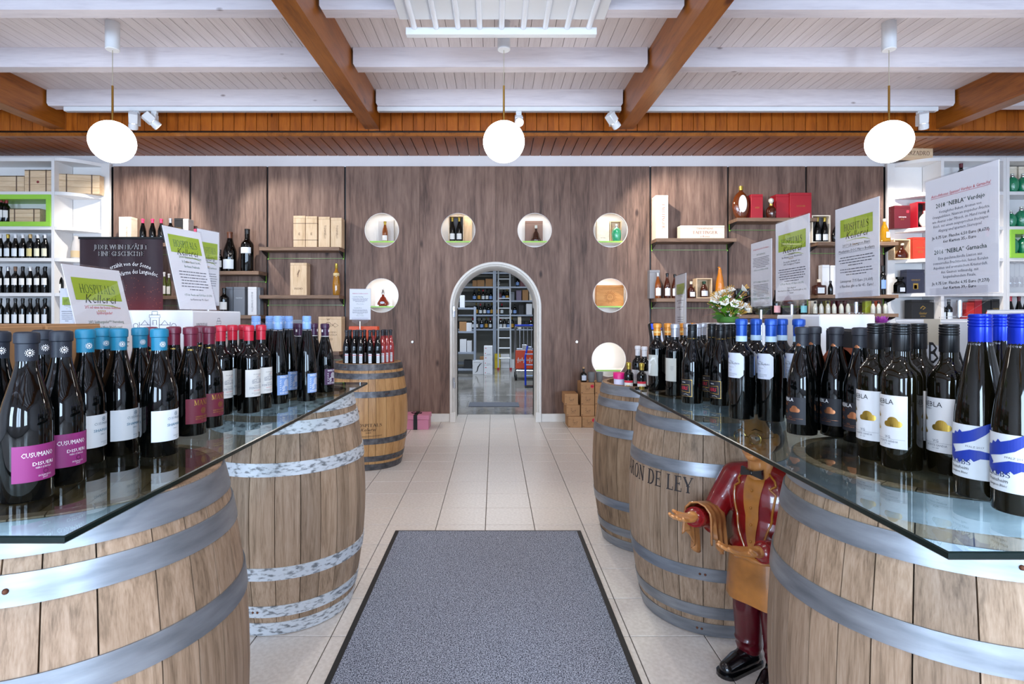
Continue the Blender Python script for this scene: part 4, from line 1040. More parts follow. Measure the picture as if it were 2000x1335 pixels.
for k, s in enumerate(('Eine geschmackvolle Liaison aus', 'sonnenreifen Fruchtnoten, feinen floralen', 'Aspekten und aromatischem Kräuterduft.', 'Am Gaumen vollmundig, mit', 'langanhaltendem Finale.')): q.text(GREYINK, s, 0, .0905 - k * .0115, .0068, width=(.122, .152, .15, .104, .092)[k])
q.text(INK, 'Je 0,75 Ltr. Flasche 6,95 Euro (9,27/l)', 0, .029, .0072, width=.158, bold=.006); q.text(INK, '6er Karton 39,- Euro', 0, .0175, .0072, width=.092, bold=.006)
XR = 1.108
def rsign(label, px0, px1, py0, py1, hh, pr, x=XR, zbase=1.3):
    y0 = x * F / (px0 - CX); y1 = x * F / (px1 - CX)
    z0 = ZA(py0, y0); z1 = ZA(py1, y1); z = (z0 + z1) / 2
    return sign(label, (x, y0, z), (x, y1, z), hh, 0, pr, 'stand', zbase)
ZC = 1.285    # top of the right cartons
rsign('white price sign in clear stand with red headline and green wine names, nearest right', 1805, 1954, 353, 308, .318, q, 1.18, ZC + .004)
q = Print(); logo(q, 0, .225, .150)
q.text(INK, '2017 S.B Sauvignon Blanc', 0, .166, .0078, width=.128); U(q, INK, -.064, .064, .1635); q.text(INK, 'Monferrato DOC Marco Bonfante', 0, .148, .0078, width=.166); U(q, INK, -.083, .083, .1455)
q.para(GREYINK, 0, .130, .168, 4, .0085, .0042, 3); q.para(GREYINK, 0, .092, .168, 3, .0085, .0042, 4)
q.text(INK, 'Listenpreis: 7,95 Euro (10,60/l)', 0, .052, .0085, width=.15); q.text(INK, '6 Flaschen gibt es für 45,- Euro!', 0, .036, .0085, width=.155)
rsign('white price sign with green emblem and white wine offer, second stand from the right edge', 1630, 1719, 408, 380, .316, q, 1.19, 1.303)
q = Print(); logo(q, 0, .215, .165)
q.text(INK, '“ZENBERT”', 0, .166, .0065); q.text(INK, 'Bio-Weingut Lorenz, Rheinhessen', 0, .157, .0065, width=.12); q.text(INK, 'Das ureidle „Kraftwerk“ aus', 0, .140, .0065, width=.1); q.text(INK, '100% Portugieser-Trauben', 0, .131, .0065, width=.1)
q.para(GREYINK, 0, .115, .168, 6, .0085, .0045, 5); q.text(GREENINK, '0,75 Ltr. Flasche 9,95 Euro (13,27/l)', 0, .061, .006, width=.14)
q.text(INK, 'Unser Angebot!', 0, .046, .0058); q.text(INK, 'Beim Kauf von 1 Kiste (6 Flaschen) gibt es 10%', 0, .037, .0058, width=.172); q.text(INK, 'Rabatt!', 0, .028, .0058)
rsign('white price sign with green emblem in clear stand behind royal blue capped bottles', 1514, 1582, 435, 415, .322, q, 1.15, ZG)
q = Print(); q.text(REDINK, 'Bodegas Vinhos Quinta CLL Almansa', 0, .258, .0065, width=.15, shear=.2); q.text(GREENINK, '2017 LAUDA DO', 0, .232, .008); q.para(GREYINK, 0, .220, .16, 7, .007, .0038, 6); q.text(GREENINK, '0,75 Ltr. nur 6,95 Euro (9,27/l)', 0, .164, .0065, width=.14)
q.text(GREENINK, '2017 Tio Hidalgo del Camino DO', 0, .110, .007, width=.15); q.para(GREYINK, 0, .098, .16, 8, .007, .0038, 7); q.text(GREENINK, '0,75 Ltr. nur 12,95 Euro (17,27/l)', 0, .035, .0065, width=.15)
rsign('narrow looking white text sign with red headline, behind the black screw capped bottles', 1466, 1508, 475, 463, .30, q, 1.2, ZG)
q = Print(); logo(q, 0, .215, .15); q.para(INK, 0, .15, .15, 2, .012, .006, 8); q.para(INK, 0, .115, .13, 2, .012, .006, 9); q.para(INK, 0, .06, .12, 4, .012, .006, 10)
sign('small white price sign with green emblem standing upright behind the ochre capsules', (1.085, 3.31, 1.542), (1.06, 3.05, 1.542), .315, 0, q, 'stand', .855)
# left signs (lean back on the cartons)
q = Print(); logo(q, 0, .228, .165)
for k, s in enumerate(('20% auf einen der besten deutschen', 'Spätburgunder!')): q.text(REDINK, s, .005, .173 - k * .016, .0085, width=(.13, .058)[k])
for k, s in enumerate(('2012 Spätburgunder*** Herrenberg', 'Weingut Manz, Rheinhessen!')): q.text(GREENINK, s, .005, .131 - k * .016, .0085, width=(.128, .108)[k])
q.text(GREYINK, 'gut gereift, sehr dicht,', .01, .098, .0075, width=.1); q.para(GREYINK, 0, .084, .15, 4, .012, .005, 11)
sign('white price sign with green emblem and red discount line, leaning nearest on the left', (-1.150, 1.457, 1.437), (-1.150, 1.69, 1.437), .30, .07, q, 'lean')
q = Print(); logo(q, 0, .235, .165)
for k, s in enumerate(('2014 Chateau Fontesteau', 'St. Emilion Grand Cru AC', 'Bordeaux, Frankreich.')): q.text(GREENINK, s, .012, .186 - k * .0165, .0085, width=(.12, .1, .084)[k])
q.para(GREYINK, .01, .136, .16, 7, .0105, .005, 12); q.text(GREENINK, '0,75 Ltr. Flasche nur 15,95 Euro (21,27/l)', .014, .052, .0068, width=.15); q.text(INK, '6er Karton nur 90,- Euro!', .014, .036, .007, width=.1)
sign('tall white price sign with green emblem leaning on the white chateau carton', (-1.163, 1.92, 1.617), (-1.123, 2.104, 1.617), .311, .075, q, 'lean')
q = Print(); logo(q, 0, .215, .165); q.text(INK, '24 L. gibt 12 Flaschen geschenkt!', 0, .168, .008, width=.15, shear=.2); q.text(GREENINK, '2017/2018 Riesling Qualitätswein', 0, .146, .0065, width=.15); q.para(GREYINK, 0, .125, .16, 7, .009, .004, 13); q.para(REDINK, 0, .05, .1, 2, .009, .004, 14)
sign('narrow looking white sign with green emblem, behind the tall leaning sign', (-1.247, 2.305, 1.668), (-1.212, 2.43, 1.668), .33, .0, q, 'stand', ZG)
q = Print(); q.text(REDINK, 'WEINGUT KARL LORCH', 0, .245, .009, width=.15, bold=.008); q.text(GREENINK, 'Loircher Riesling', -.02, .215, .009, width=.1, bold=.008); q.para(GREYINK, 0, .20, .155, 4, .0095, .005, 15); q.text(GREENINK, '0,75 Ltr. 7,90 Euro', 0, .148, .007); q.text(GREENINK, 'Loircher Rosé', -.02, .11, .009, bold=.008); q.para(GREYINK, 0, .095, .155, 5, .0095, .005, 16); q.text(GREENINK, '0,75 Ltr. 7,90 Euro', 0, .038, .007)
sign('white text sign in clear stand above small bottles on golden barrel', W(682, 563, 4.98), W(723, 563, 4.96) + Vector((0, .032, 0)), .285, 0, q, 'stand', .896)

# ------------------------------------------------------------------ cartons on the tables
def carton(label, x0, x1, y0, y1, z0, z1, m, pr=None, face=None, group=None, name='carton', tape=True):
    t = thing(name, label, 'box', ((x0 + x1) / 2, (y0 + y1) / 2, z0), 0, group)
    hx, hy, hz = (x1 - x0) / 2, (y1 - y0) / 2, z1 - z0
    b = MB().box(-hx, hx, -hy, hy, 0, hz, b=.003).obj('box_body', m, t)
    fl = MB()   # the two closing flaps with the seam between them
    fl.box(-hx + .002, hx - .002, -hy + .002, -.0012, hz - .001, hz + .0025).box(-hx + .002, hx - .002, .0012, hy - .002, hz - .001, hz + .0025)
    fl.obj('flap', m, t)
    if tape: MB().box(-hx + .004, hx - .004, -.025, .025, hz + .0026, hz + .003).box(-hx - .0004, -hx + .001, -.025, .025, hz - .06, hz + .003).box(hx - .001, hx + .0004, -.025, .025, hz - .06, hz + .003).obj('tape', mat('packing_tape', (206, 196, 178), .2), t)
    if pr:
        if face == '+x': M = Matrix(((0, 0, 1, hx + .0006), (1, 0, 0, 0), (0, 1, 0, 0), (0, 0, 0, 1)))
        elif face == '-x': M = Matrix(((0, 0, -1, -hx - .0006), (-1, 0, 0, 0), (0, 1, 0, 0), (0, 0, 0, 1)))
        else: M = Matrix(((1, 0, 0, 0), (0, 0, -1, -hy - .0006), (0, 1, 0, 0), (0, 0, 0, 1)))
        pr.build('box_print', flat(M), b)
    return t
carton('plain kraft carton at the picture edge behind navy capped bottles', -1.32, -1.02, 1.05, 1.246, ZG, 1.272, KRAFT, tape=False)
carton('plain kraft carton just left of the leaning discount sign', -1.32, -1.02, 1.254, 1.428, ZG, 1.272, KRAFT, tape=False)
NAVYINK = cc('engraved_navy', (44, 50, 78), .7)
carton('flat kraft carton carrying the leaning discount sign', -1.34, -1.03, 1.43, 1.77, ZG, 1.138, KRAFT, tape=False)
def two_face(t, q, face, hx, hy):
    M = Matrix(((0, 0, 1, hx + .0006), (1, 0, 0, 0), (0, 1, 0, 0), (0, 0, 0, 1))) if face == '+x' else Matrix(((0, 0, -1, -hx - .0006), (-1, 0, 0, 0), (0, 1, 0, 0), (0, 0, 0, 1)))
    q.build('side_print', flat(M), [c for c in t.children if c.name.startswith('box_body')][0])
q = Print(); castle(q, NAVYINK, .055, .262, .15, .0016); q.text(NAVYINK, 'CHATEAU', 0, .195, .028, font='serif', width=.22); q.text(NAVYINK, 'FONTESTEAU', 0, .10, .036, font='serif', width=.3)
t = carton('white chateau carton with castle drawings behind teal and red capped bottles', -1.36, -1.0, 1.824, 2.17, ZG, 1.312, WHITECARD, q, '-y', tape=False)
q = Print(); castle(q, NAVYINK, .0, .25, .13, .0016); q.text(NAVYINK, 'FONTESTEAU', .0, .18, .034, font='serif', width=.3); q.text(NAVYINK, 'HAUT-MEDOC', .0, .11, .02, font='serif', width=.2); q.text(GREYINK, 'FONTESTEAU', -.115, .295, .011, font='serif', width=.07); q.para(GREYINK, -.115, .28, .07, 8, .014, .004, 17)
two_face(t, q, '+x', .18, .173)
carton('plain white carton under the lily bouquet behind the right glass table bottles', 1.06, 1.30, 2.55, 2.82, ZG, 1.262, WHITECARD)
q = Print(); q.text(GREYINK, 'BODEGAS', .02, .20, .014, width=.07)
carton('white carton with crumpled tape, carrying the second sign stand from right edge', 1.055, 1.236, 1.788, 2.06, ZG, 1.298, WHITECARD, q, '-x')
q = Print(); q.text(INK, 'NEBLA', .0, .215, .052, width=.185); q.text(GREYINK, '6 x 0,75', -.02, .17, .01)
carton('white carton printed with large black letters behind black capped bottles', 1.055, 1.36, 1.205, 1.452, ZG, 1.284, WHITECARD, q, '-x')
carton('white carton cut by right picture edge behind metallic blue caps', 1.06, 1.42, .88, 1.19, ZG, 1.304, WHITECARD)
# copper coloured carton in front of the white one
q = Print(); CB = cc('copper_brown_print', (150, 72, 42), .5)
q.disc(CB, -.02, .14, .10, 28); q.rect(CB, -.02, .03, .078, .24); q.text(PW, 'NEBLA', -.004, .17, .042, width=.13); q.text(PW, 'GARNACHA', -.03, .14, .014, width=.07)
carton('black carton with copper brown disc print behind copper cloud bottles', 1.0, 1.05, 1.50, 1.665, ZG, 1.255, BLACKCARD, q, '-x', tape=False)
# orange carton on the golden barrel
q = Print(); q.text(cc('pale_orange_print', (250, 190, 150), .6), 'WINE', -.10, .15, .03, width=.05)
carton('orange display carton behind the small bottles on golden barrel', XA(681, 5.03), XA(737, 5.03), 5.03, 5.12, .9005, 1.208, cc('orange_card', (226, 84, 36), .5), q, '-y', tape=False)

# ------------------------------------------------------------------ pink gift box and kraft wine cartons by the wall
pk = thing('gift_box', 'pink gift box with black ribbon on the floor by the wall', 'box', (XA(813, 6.42), 6.47, 0))
PINK = cc('pink_card', (214, 138, 166), .5)
MB().box(-.15, .15, -.12, .12, 0, .115, b=.003).obj('box_base', PINK, pk)
MB().box(-.158, .158, -.128, .128, .115, .165, b=.003).obj('lid', PINK, pk)
MB().box(-.022, .022, -.1295, .1295, .0, .1665).obj('ribbon', BLACK, pk)
bw = MB()
for s in (-1, 1): bw.tube([(0, 0, .168), (s * .03, -.01, .185), (s * .06, -.012, .178), (s * .05, .0, .168), (0, 0, .17)], [.003, .008, .012, .008, .003], 8, flat=.4)
bw.obj('bow', BLACK, pk)
def heron(red):
    p = Print(); k = cc('brown_print', (70, 48, 34), .7)
    p.stroke(k, [(-.03, .085), (-.012, .10), (-.018, .075), (-.028, .066), (.0, .06), (.03, .072)], .003); p.stroke(k, [(.0, .06), (-.02, .048), (.02, .048)], .003); p.stroke(k, [(.03, .072), (.02, .05)], .003); p.text(k, 'DAS WEINGUT', 0, .03, .006, width=.05)
    p.ring(k, -.065, .10, .007, .0015); p.rect(k, -.075, .012, -.055, .018)
    if red: p.disc(REDINK, .055, .088, .021, 22); p.text(PW, 'H', .055, .078, .021, bold=.03)
    return p
KB = [(1102, 1130, 1, 2, 0), (1105, 1134, 1, 1, 0), (1109, 1137, 1, 0, 0), (1134, 1161, 2, 3, 1), (1135, 1161, 2, 2, 0), (1135, 1161, 2, 1, 0), (1137, 1164, 2, 0, 1), (1162, 1189, 3, 3, 0), (1162, 1189, 3, 2, 0), (1162, 1189, 3, 1, 0), (1165, 1191, 3, 0, 0)]
nm = {1: 'left stack', 2: 'middle stack', 3: 'right stack'}; lv = ['bottom', 'second lowest', 'third lowest', 'topmost']
for (a, b_, col, lev, red) in KB:
    y0 = 6.46 + (.02 if lev else 0); hh = .128
    top = (lev == 2 and col == 1) or lev == 3
    lab = 'kraft wine carton with bird print, %s of the %s by the wall' % ('topmost' if top else lv[lev], nm[col])
    z0 = lev * (hh + .0035)
    xm = XA((a + b_) / 2, y0); carton(lab, xm - .079, xm + .079, y0, y0 + .27, z0, z0 + hh, KRAFT, heron(red), '-y', 'kraft wine cartons by the wall', tape=False)
ZK = 4 * .128 + 3 * .0035 + .0035
gb = thing('gin_bottle', 'squat dark apothecary bottle with white label on the kraft cartons', 'bottle', (XA(1140, 6.58), 6.58, ZK))
MB().lathe([(0, 0), (.034, 0), (.037, .004), (.037, .085), (.033, .10), (.018, .112), (.013, .12), (.013, .145), (.017, .147), (.017, .155), (0, .155)], 24).obj('glass_body', BOTTLE, gb)
MB().lathe([(.011, .155), (.012, .175), (0, .176)], 14).obj('cork', cc('cork', (190, 150, 105), .8), gb)
put('label', label_mesh(.037, .018, .078, .8, LPALE), gb).rotation_euler[2] = -PI / 2
for k, px in enumerate((1155, 1171)):
    cp = thing('cup', 'plain grey tumbler cup, %s of two on the kraft cartons' % ('left' if k == 0 else 'right'), 'cup', (XA(px, 6.56), 6.56, ZK), 0, 'grey tumbler cups')
    MB().lathe([(0, 0), (.031, 0), (.034, .004), (.043, .115), (.040, .115), (.031, .008), (0, .007)], 24).obj('cup_wall', cc('grey_ceramic', (112, 114, 116), .5), cp)
    MB().lathe([(.0425, .1145), (.0435, .1165), (.0395, .1165), (.0398, .1145)], 24).obj('rim', cc('grey_ceramic', (112, 114, 116), .5), cp)

# ------------------------------------------------------------------ roll-up banner
YB = 5.6
bn = thing('roll_up_banner', 'dark red roll-up banner with white lettering in front of left shelves', 'banner', (XA(237, YB), YB, 0))
bw_ = XA(319, YB) - XA(155, YB); bz = ZA(466, YB)
m, t_, b_ = nt('banner_print'); N = t_.nodes.new; L = t_.links.new
tc = N('ShaderNodeTexCoord'); sx = N('ShaderNodeSeparateXYZ'); L(tc.outputs['Object'], sx.inputs[0])
mr = N('ShaderNodeMapRange'); mr.inputs[1].default_value = .3; mr.inputs[2].default_value = bz; L(sx.outputs[2], mr.inputs[0])
rp = N('ShaderNodeValToRGB'); e = rp.color_ramp.elements; e[0].color = lin(150, 20, 24); e[1].color = lin(42, 22, 30); e[1].position = .82; q_ = e.new(.55); q_.color = lin(110, 18, 26); q2_ = e.new(.70); q2_.color = lin(64, 22, 32)
L(mr.outputs[0], rp.inputs[0])
vo = N('ShaderNodeTexVoronoi'); vo.inputs['Scale'].default_value = 45; L(tc.outputs['Object'], vo.inputs['Vector'])
k1 = N('ShaderNodeMath'); k1.operation = 'LESS_THAN'; k1.inputs[1].default_value = .14; L(vo.outputs['Distance'], k1.inputs[0])
k2 = N('ShaderNodeMath'); k2.operation = 'LESS_THAN'; k2.inputs[1].default_value = .78; L(mr.outputs[0], k2.inputs[0])
k3 = N('ShaderNodeMath'); k3.operation = 'MULTIPLY'; L(k1.outputs[0], k3.inputs[0]); L(k2.outputs[0], k3.inputs[1])
mx = N('ShaderNodeMix'); mx.data_type = 'RGBA'; mx.inputs[7].default_value = lin(206, 110, 70)
k4 = N('ShaderNodeMath'); k4.operation = 'MULTIPLY'; k4.inputs[1].default_value = .6; L(k3.outputs[0], k4.inputs[0]); L(k4.outputs[0], mx.inputs[0]); L(rp.outputs[0], mx.inputs[6]); L(mx.outputs[2], b_.inputs['Base Color']); b_.inputs['Roughness'].default_value = .38
BANNER = m
fb = MB(); nx = 24; nz = 10; vs = []; fs2 = []
for k in range(nz + 1):
    for i in range(nx + 1):
        x = -bw_ / 2 + .004 + (bw_ - .008) * i / nx; z = .07 + (bz - .07) * k / nz
        vs.append((x, .006 * math.sin(i * .9) * (k / nz) ** 3, z))
fb.add(vs, [(k * (nx + 1) + i, k * (nx + 1) + i + 1, (k + 1) * (nx + 1) + i + 1, (k + 1) * (nx + 1) + i) for k in range(nz) for i in range(nx)], 0, True)
fbo = fb.obj('fabric', BANNER, bn)
q = Print(); s_ = YB / F
q.text(PW, 'JEDER WEIN ERZÄHLT', (237.5 - 237) * s_, bz - (487 - 466) * s_, 9.5 * s_, width=104 * s_, bold=.008)
q.text(PW, 'EINE GESCHICHTE', (238 - 237) * s_, bz - (500 - 466) * s_, 9.5 * s_, width=89 * s_, bold=.008)
q.text(PW, 'erzählt von der Sonne', (256 - 237) * s_, bz - (519 - 466) * s_, 8 * s_, width=80 * s_, arcr=.55)
q.text(PW, 'Wärme des Languedoc.', (271 - 237) * s_, bz - (534 - 466) * s_, 8.5 * s_, width=78 * s_, arcr=.55)
q.build('banner_lettering', lambda a, b: (a, -.012, b), fbo)
MB().box(-bw_ / 2 - .004, bw_ / 2 + .004, -.014, .014, bz - .004, bz + .018, b=.003).obj('top_rail', BLACK, bn)
MB().box(-bw_ / 2 - .01, bw_ / 2 + .01, -.06, .06, 0, .07, b=.008).obj('cassette', CHROME, bn)
MB().tube([(0, .02, .07), (0, .02, bz)], .008, 8).obj('support_pole', CHROME, bn)

# ------------------------------------------------------------------ pendants, tracks, spots, radiant heater
lamp_pts = [(-3.10, 4.47), (.075, 4.47), (3.20, 4.47)]
plab = ['glowing white globe pendant lamp over the left bottles', 'glowing white globe pendant lamp hanging in front of the centre track', 'glowing white globe pendant lamp over the right bottles']
for k, (x, y) in enumerate(lamp_pts):
    t = thing('pendant_lamp', plab[k], 'lamp', (x, y, 2.55), 0, 'globe pendant lamps')
    zt = zc(y) - 2.55
    MB().lathe([(0, zt), (.052, zt), (.052, zt - .22), (.048, zt - .225), (0, zt - .225)], 28).obj('canopy', WHITEMETAL, t)
    MB().tube([(0, 0, zt - .22), (0, 0, .62)], .003, 6).obj('wire', cc('grey_wire', (170, 160, 140), .5), t)
    MB().tube([(0, 0, .325), (0, 0, .62)], .0085, 10).obj('rod', BRASS, t)
    MB().ball((0, 0, .165), (.168, .168, .166), 40, 24).obj('globe', GLOW, t)
    light('POINT', 'pendant_bulb', (x, y, 2.26), 16, (1, .95, .88), shadow_soft_size=.1)
# light tracks under the white beam near the back wall
tracks = [(XA(122, 5.85), -1.47), (-1.25, 1.35), (1.57, XA(1835, 5.85)), ]
for k, (a, b_) in enumerate(tracks):
    tr_ = thing('light_track', ['white light track under the beam over the left shelves', 'white light track under the beam over the archway', 'white light track under the beam over the right shelves'][k], 'light track', (0, 5.86, zb(5.84)), 0, 'white light tracks')
    MB().box(a, b_, 0.0, .06, -.045, 0, b=.004).obj('track_body', WHITEMETAL, tr_)
    MB().box(a + .02, b_ - .02, .022, .038, -.0465, -.044).obj('track_slot', GREYCARD, tr_)
def spot(label, px, py, aim, e, size=62, col=(1, .94, .84)):
    x = XA(px, 5.9); base = (x, 5.89, zb(5.84) - .045)
    t = thing('track_spotlight', label, 'spotlight', base, 0, 'white track spotlights')
    MB().box(-.03, .03, -.018, .018, -.03, 0, b=.003).obj('adapter', WHITEMETAL, t)
    MB().box(-.028, .028, -.03, .03, -.15, -.032, b=.004).obj('driver_box', WHITEMETAL, t)
    hd = Vector((-.0, -.055, -.115)); w0 = Vector(base) + hd
    d = (Vector(aim) - w0).normalized(); rot = d.to_track_quat('-Z', 'Y').to_matrix().to_4x4()
    M = Matrix.Translation(hd) @ rot
    MB().box(-.042, .042, -.042, .042, -.02, .085, b=.006, M=M).lathe([(.040, -.02), (.046, -.055), (.046, -.085), (.041, -.085), (.036, -.04)], 20, M=M).obj('lamp_head', WHITEMETAL, t)
    MB().lathe([(0, -.042), (.036, -.042)], 20, M=M).obj('lens', mat('spot_lens', (255, 246, 228), .3, emit=14.0), t)
    lo = light('SPOT', 'spot_beam', w0 + d * .1, e, col, aim=aim, spot_size=R(size), spot_blend=.55, shadow_soft_size=.035)
    return t
spot('white track spotlight touching the left globe lamp from behind', 268, 237, (-4.4, 6.75, 2.1), 165, 80)
spot('white track spotlight right of the left globe lamp, turned away', 303, 237, (-2.2, 6.86, 1.9), 130)
spot('white track spotlight shining towards the camera beside the centre globe', 1013, 237, (.35, 2.0, 1.0), 110, 75)
spot('white track spotlight left of the right brown rafter', 1195, 235, (2.75, 6.86, 1.75), 205, 76)
spot('white track spotlight behind the right globe lamp', 1795, 237, (5.1, 6.6, 1.9), 190, 80)
# radiant ceiling heater
ht = thing('radiant_heater', 'white ceiling radiant heater panel with nine pipes at top of picture', 'heater', (0, 0, 3.40))
hp = .06
MB().box(-.70, .81, 2.3, 4.06, .085, .095, b=.002).obj('plate', WHITEMETAL, ht)
for k in range(9):
    x = -.60 + k * (1.305 / 8)
    MB().tube([(x, 2.35, .06), (x, 4.135, .06)], .021, 12).obj('pipe', mat('gloss_white_pipe', (226, 228, 234), .15), ht)
MB().box(-.665, .765, 4.12, 4.175, .008, .062, b=.003).obj('header_bar', WHITEMETAL, ht)
for x in (-.4, .5):
    for y in (3.02, 3.99): MB().tube([(x, y, .09), (x, y, zb(y) - 3.40 + .02)], .004, 6).obj('hanger_rod', CHROME, ht)
# ------------------------------------------------------------------ white bookcases
YS, YK = 6.55, 6.84      # front and back of the shelf units
SZ = [.06, .44, .82, 1.20, 1.585, 2.0, 2.375, 2.79]   # shelf tops
ZT = 3.195
def bookcase(label, x0, x1, lime=None):
    t = thing('bookcase', label, 'bookcase', ((x0 + x1) / 2, YK, 0), 0, 'white bookcases'); hx = (x1 - x0) / 2; d = YS - YK
    for s in (-1, 1): MB().box(min(s * hx, s * (hx - .036)), max(s * hx, s * (hx - .036)), d, 0, 0, ZT, b=.001).obj('side_panel', WHITE, t)
    MB().box(-hx + .037, hx - .037, -.012, -.002, .02, ZT - .002).obj('back_panel', WHITE, t)
    MB().box(-hx + .0365, hx - .0365, d, -.012, ZT - .045, ZT, b=.001).obj('top_board', WHITE, t)
    for z in SZ: MB().box(-hx + .0365, hx - .0365, d + .001, -.0125, z - .04, z, b=.001).obj('shelf_board', WHITE, t)
    if lime:
        z0, z1 = lime; w_ = .055
        lm = MB().box(-hx + .037, hx - .037, d - .012, -.013, z0, z0 + w_, b=.002).box(-hx + .037, hx - .037, d - .012, -.013, z1 - w_, z1, b=.002)
        lm.box(-hx + .037, -hx + .037 + w_, d - .012, -.013, z0 + w_, z1 - w_, b=.002).box(hx - .037 - w_, hx - .037, d - .012, -.013, z0 + w_, z1 - w_, b=.002)
        lm.obj('lime_frame', LIME, t)
    return t
def corner_case(label, xa, xb, xc):
    """quarter-round shelves from the deep side xa to the shallow side xb, then an end panel to xc"""
    t = thing('corner_bookcase', label, 'bookcase', (xa, YK, 0), 0, 'curved white corner bookcases'); s = 1 if xb > xa else -1; w_ = abs(xb - xa); d = YK - YS
    n = 14; arc = []
    for i in range(n + 1):
        a = PI / 2 * i / n; arc.append((s * w_ * math.sin(a), -(.03 + (d - .03) * (1 - (1 - math.cos(a)) ** 1.0))))
    arc = [(s * w_ * i / n, -(d - (d - .03) * (i / n) ** 2.0)) for i in range(n + 1)]
    for z in SZ + [ZT]: MB().ext([(0, 0)] + [p for p in arc] + [(s * w_, 0)], z - .04, z).obj('curved_shelf', WHITE, t)
    MB().box(min(0, s * w_), max(0, s * w_), -.001, .006, .02, ZT - .04).obj('back_panel', WHITE, t)
    e0, e1 = sorted((s * w_, s * w_ + (xc - xb)))
    MB().box(e0, e1, -.035, .0, 0, ZT, b=.001).obj('end_panel', WHITE, t)
    return t
bookcase('white bookcase at left edge with wine rows and lime framed compartment', -6.35, -5.235, (2.375, 2.752))
corner_case('curved white corner bookcase beside the left oak panels', -5.232, -4.86, -4.757)
corner_case('curved white corner bookcase beside the right oak panels', 5.306, 4.945, 4.852)
bookcase('white bookcase behind the nearest right price sign', 5.309, 6.085)
bookcase('white bookcase at right edge with green decanters and lime framed compartment', 6.088, 6.86, (2.0, 2.337))

# ------------------------------------------------------------------ wall shelves on the panels
def wshelf(label, k, z):
    a, b_ = JX[k] + .003, JX[k + 1] - .003
    t = thing('wall_shelf', label, 'shelf', ((a + b_) / 2, YW, z), 0, 'brown wall shelves'); hx = (b_ - a) / 2; d = -.245
    MB().box(-hx, hx, d, -.001, -.042, 0, b=.0015).obj('board', SHELFWOOD, t)
    for s in (-1, 1):
        x = s * (hx - .012)
        MB().ext([(-.001, -.042), (-.20, -.042), (-.20, -.052), (-.001, -.115)], x - .004, x + .004, M=Matrix(((0, 0, 1, 0), (1, 0, 0, 0), (0, 1, 0, 0), (0, 0, 0, 1)))).obj('bracket', BLACK, t)
        MB().box(x - .006, x + .006, -.012, -.003, -.125, -.042).obj('green_clip', GREENEDGE, t)
    MB().box(-hx + .02, hx - .02, -.03, -.012, -.118, -.112).obj('glass_strip', cc('green_glass_strip', (120, 150, 90), .2), t)
    return t
S = {}
YFs = 6.6
def sh(key, lab, k, y): S[key] = ZA(y, YFs); wshelf(lab, k, S[key])
sh('L0a', 'brown wall shelf behind the banner top carrying pink capped bottles', 0, 474)
sh('L0b', 'brown wall shelf showing between banner and tall leaning sign', 0, 577)
sh('L1a', 'brown wall shelf carrying two dark magnum bottles', 1, 529)
sh('L1b', 'brown wall shelf carrying grey cartons and a white carton', 1, 615)
sh('L2a', 'brown wall shelf carrying four pale wooden wine boxes', 2, 482)
sh('L2b', 'brown wall shelf carrying upright wooden box and golden bottle', 2, 576)
sh('L2c', 'lowest brown wall shelf behind the blue capped bottles', 2, 686)
sh('R0a', 'brown wall shelf carrying two champagne boxes', 7, 465)
sh('R0b', 'brown wall shelf carrying small spirits and amber wrapped bottle', 7, 582)
sh('R1a', 'highest brown wall shelf, carrying oval cognac flask and red cases', 8, 425)
sh('R1b', 'brown wall shelf carrying dark champagne bottles behind the sign stands', 8, 614)
sh('R2a', 'brown wall shelf carrying the boxed pair of champagne bottles', 9, 472)
sh('R2b', 'brown wall shelf carrying the square cognac bottle and white cartons', 9, 575)
sh('R2c', 'lowest right brown wall shelf carrying a row of miniature bottles', 9, 612)

# ------------------------------------------------------------------ things on shelves
def sbox(label, px0, px1, pyt, z, y, depth, m, pr=None, yb=None, name='gift_carton', lid=None, cat='box', group=None, rz=0.0):
    x0, x1 = XA(px0, y), XA(px1, y); hgt = ZA(pyt, y) - z
    t = thing(name, label, cat, ((x0 + x1) / 2, y + depth / 2, z), rz, group); hx = (x1 - x0) / 2
    c = min(.03, hgt * .18)
    b = MB().box(-hx, hx, -depth / 2, depth / 2, 0, hgt - c - .001, b=.0015).obj('box_body', m, t)
    MB().box(-hx, hx, -depth / 2, depth / 2, hgt - c, hgt, b=.0015).obj('lid', lid or m, t)
    if pr: pr.build('box_print', lambda a, q_: (a, -depth / 2 - .0008, q_), b)
    return t
def sbot(label, px, pyt, z, y, shape='bordeaux', glass=None, cap=None, lab=None, r=None, lz=(.2, .5), group=None, style='foil', name='wine_bottle', face=-PI / 2, cl=.19):
    h = ZA(pyt, y) - z; r = r or h * .125
    t = wine(name, shape, h, r, glass or BOTTLE, (cap or CBLK, h * cl, style), [(h * lz[0], h * lz[1], 1.0, lab, None)] if lab else [], 16)
    t.location = (XA(px, y), y, z); t.rotation_euler[2] = face; t['label'] = label
    if group: t['group'] = group
    return t
def txt(ink, s, x, y, h, w=None, font='sans', shear=0, rot=False):
    p = Print()
    if not rot: p.text(ink, s, x, y, h, width=w, font=font, shear=shear)
    else:
        vs, fs, ww = serif(s) if font == 'serif' else sans(s)
        k = (w / ww) if w else h
        p.raw(ink, [(x + b * h, y - a * k) for a, b in vs], fs)
    return p
BRN = cc('brown_stamp', (96, 62, 44), .7)
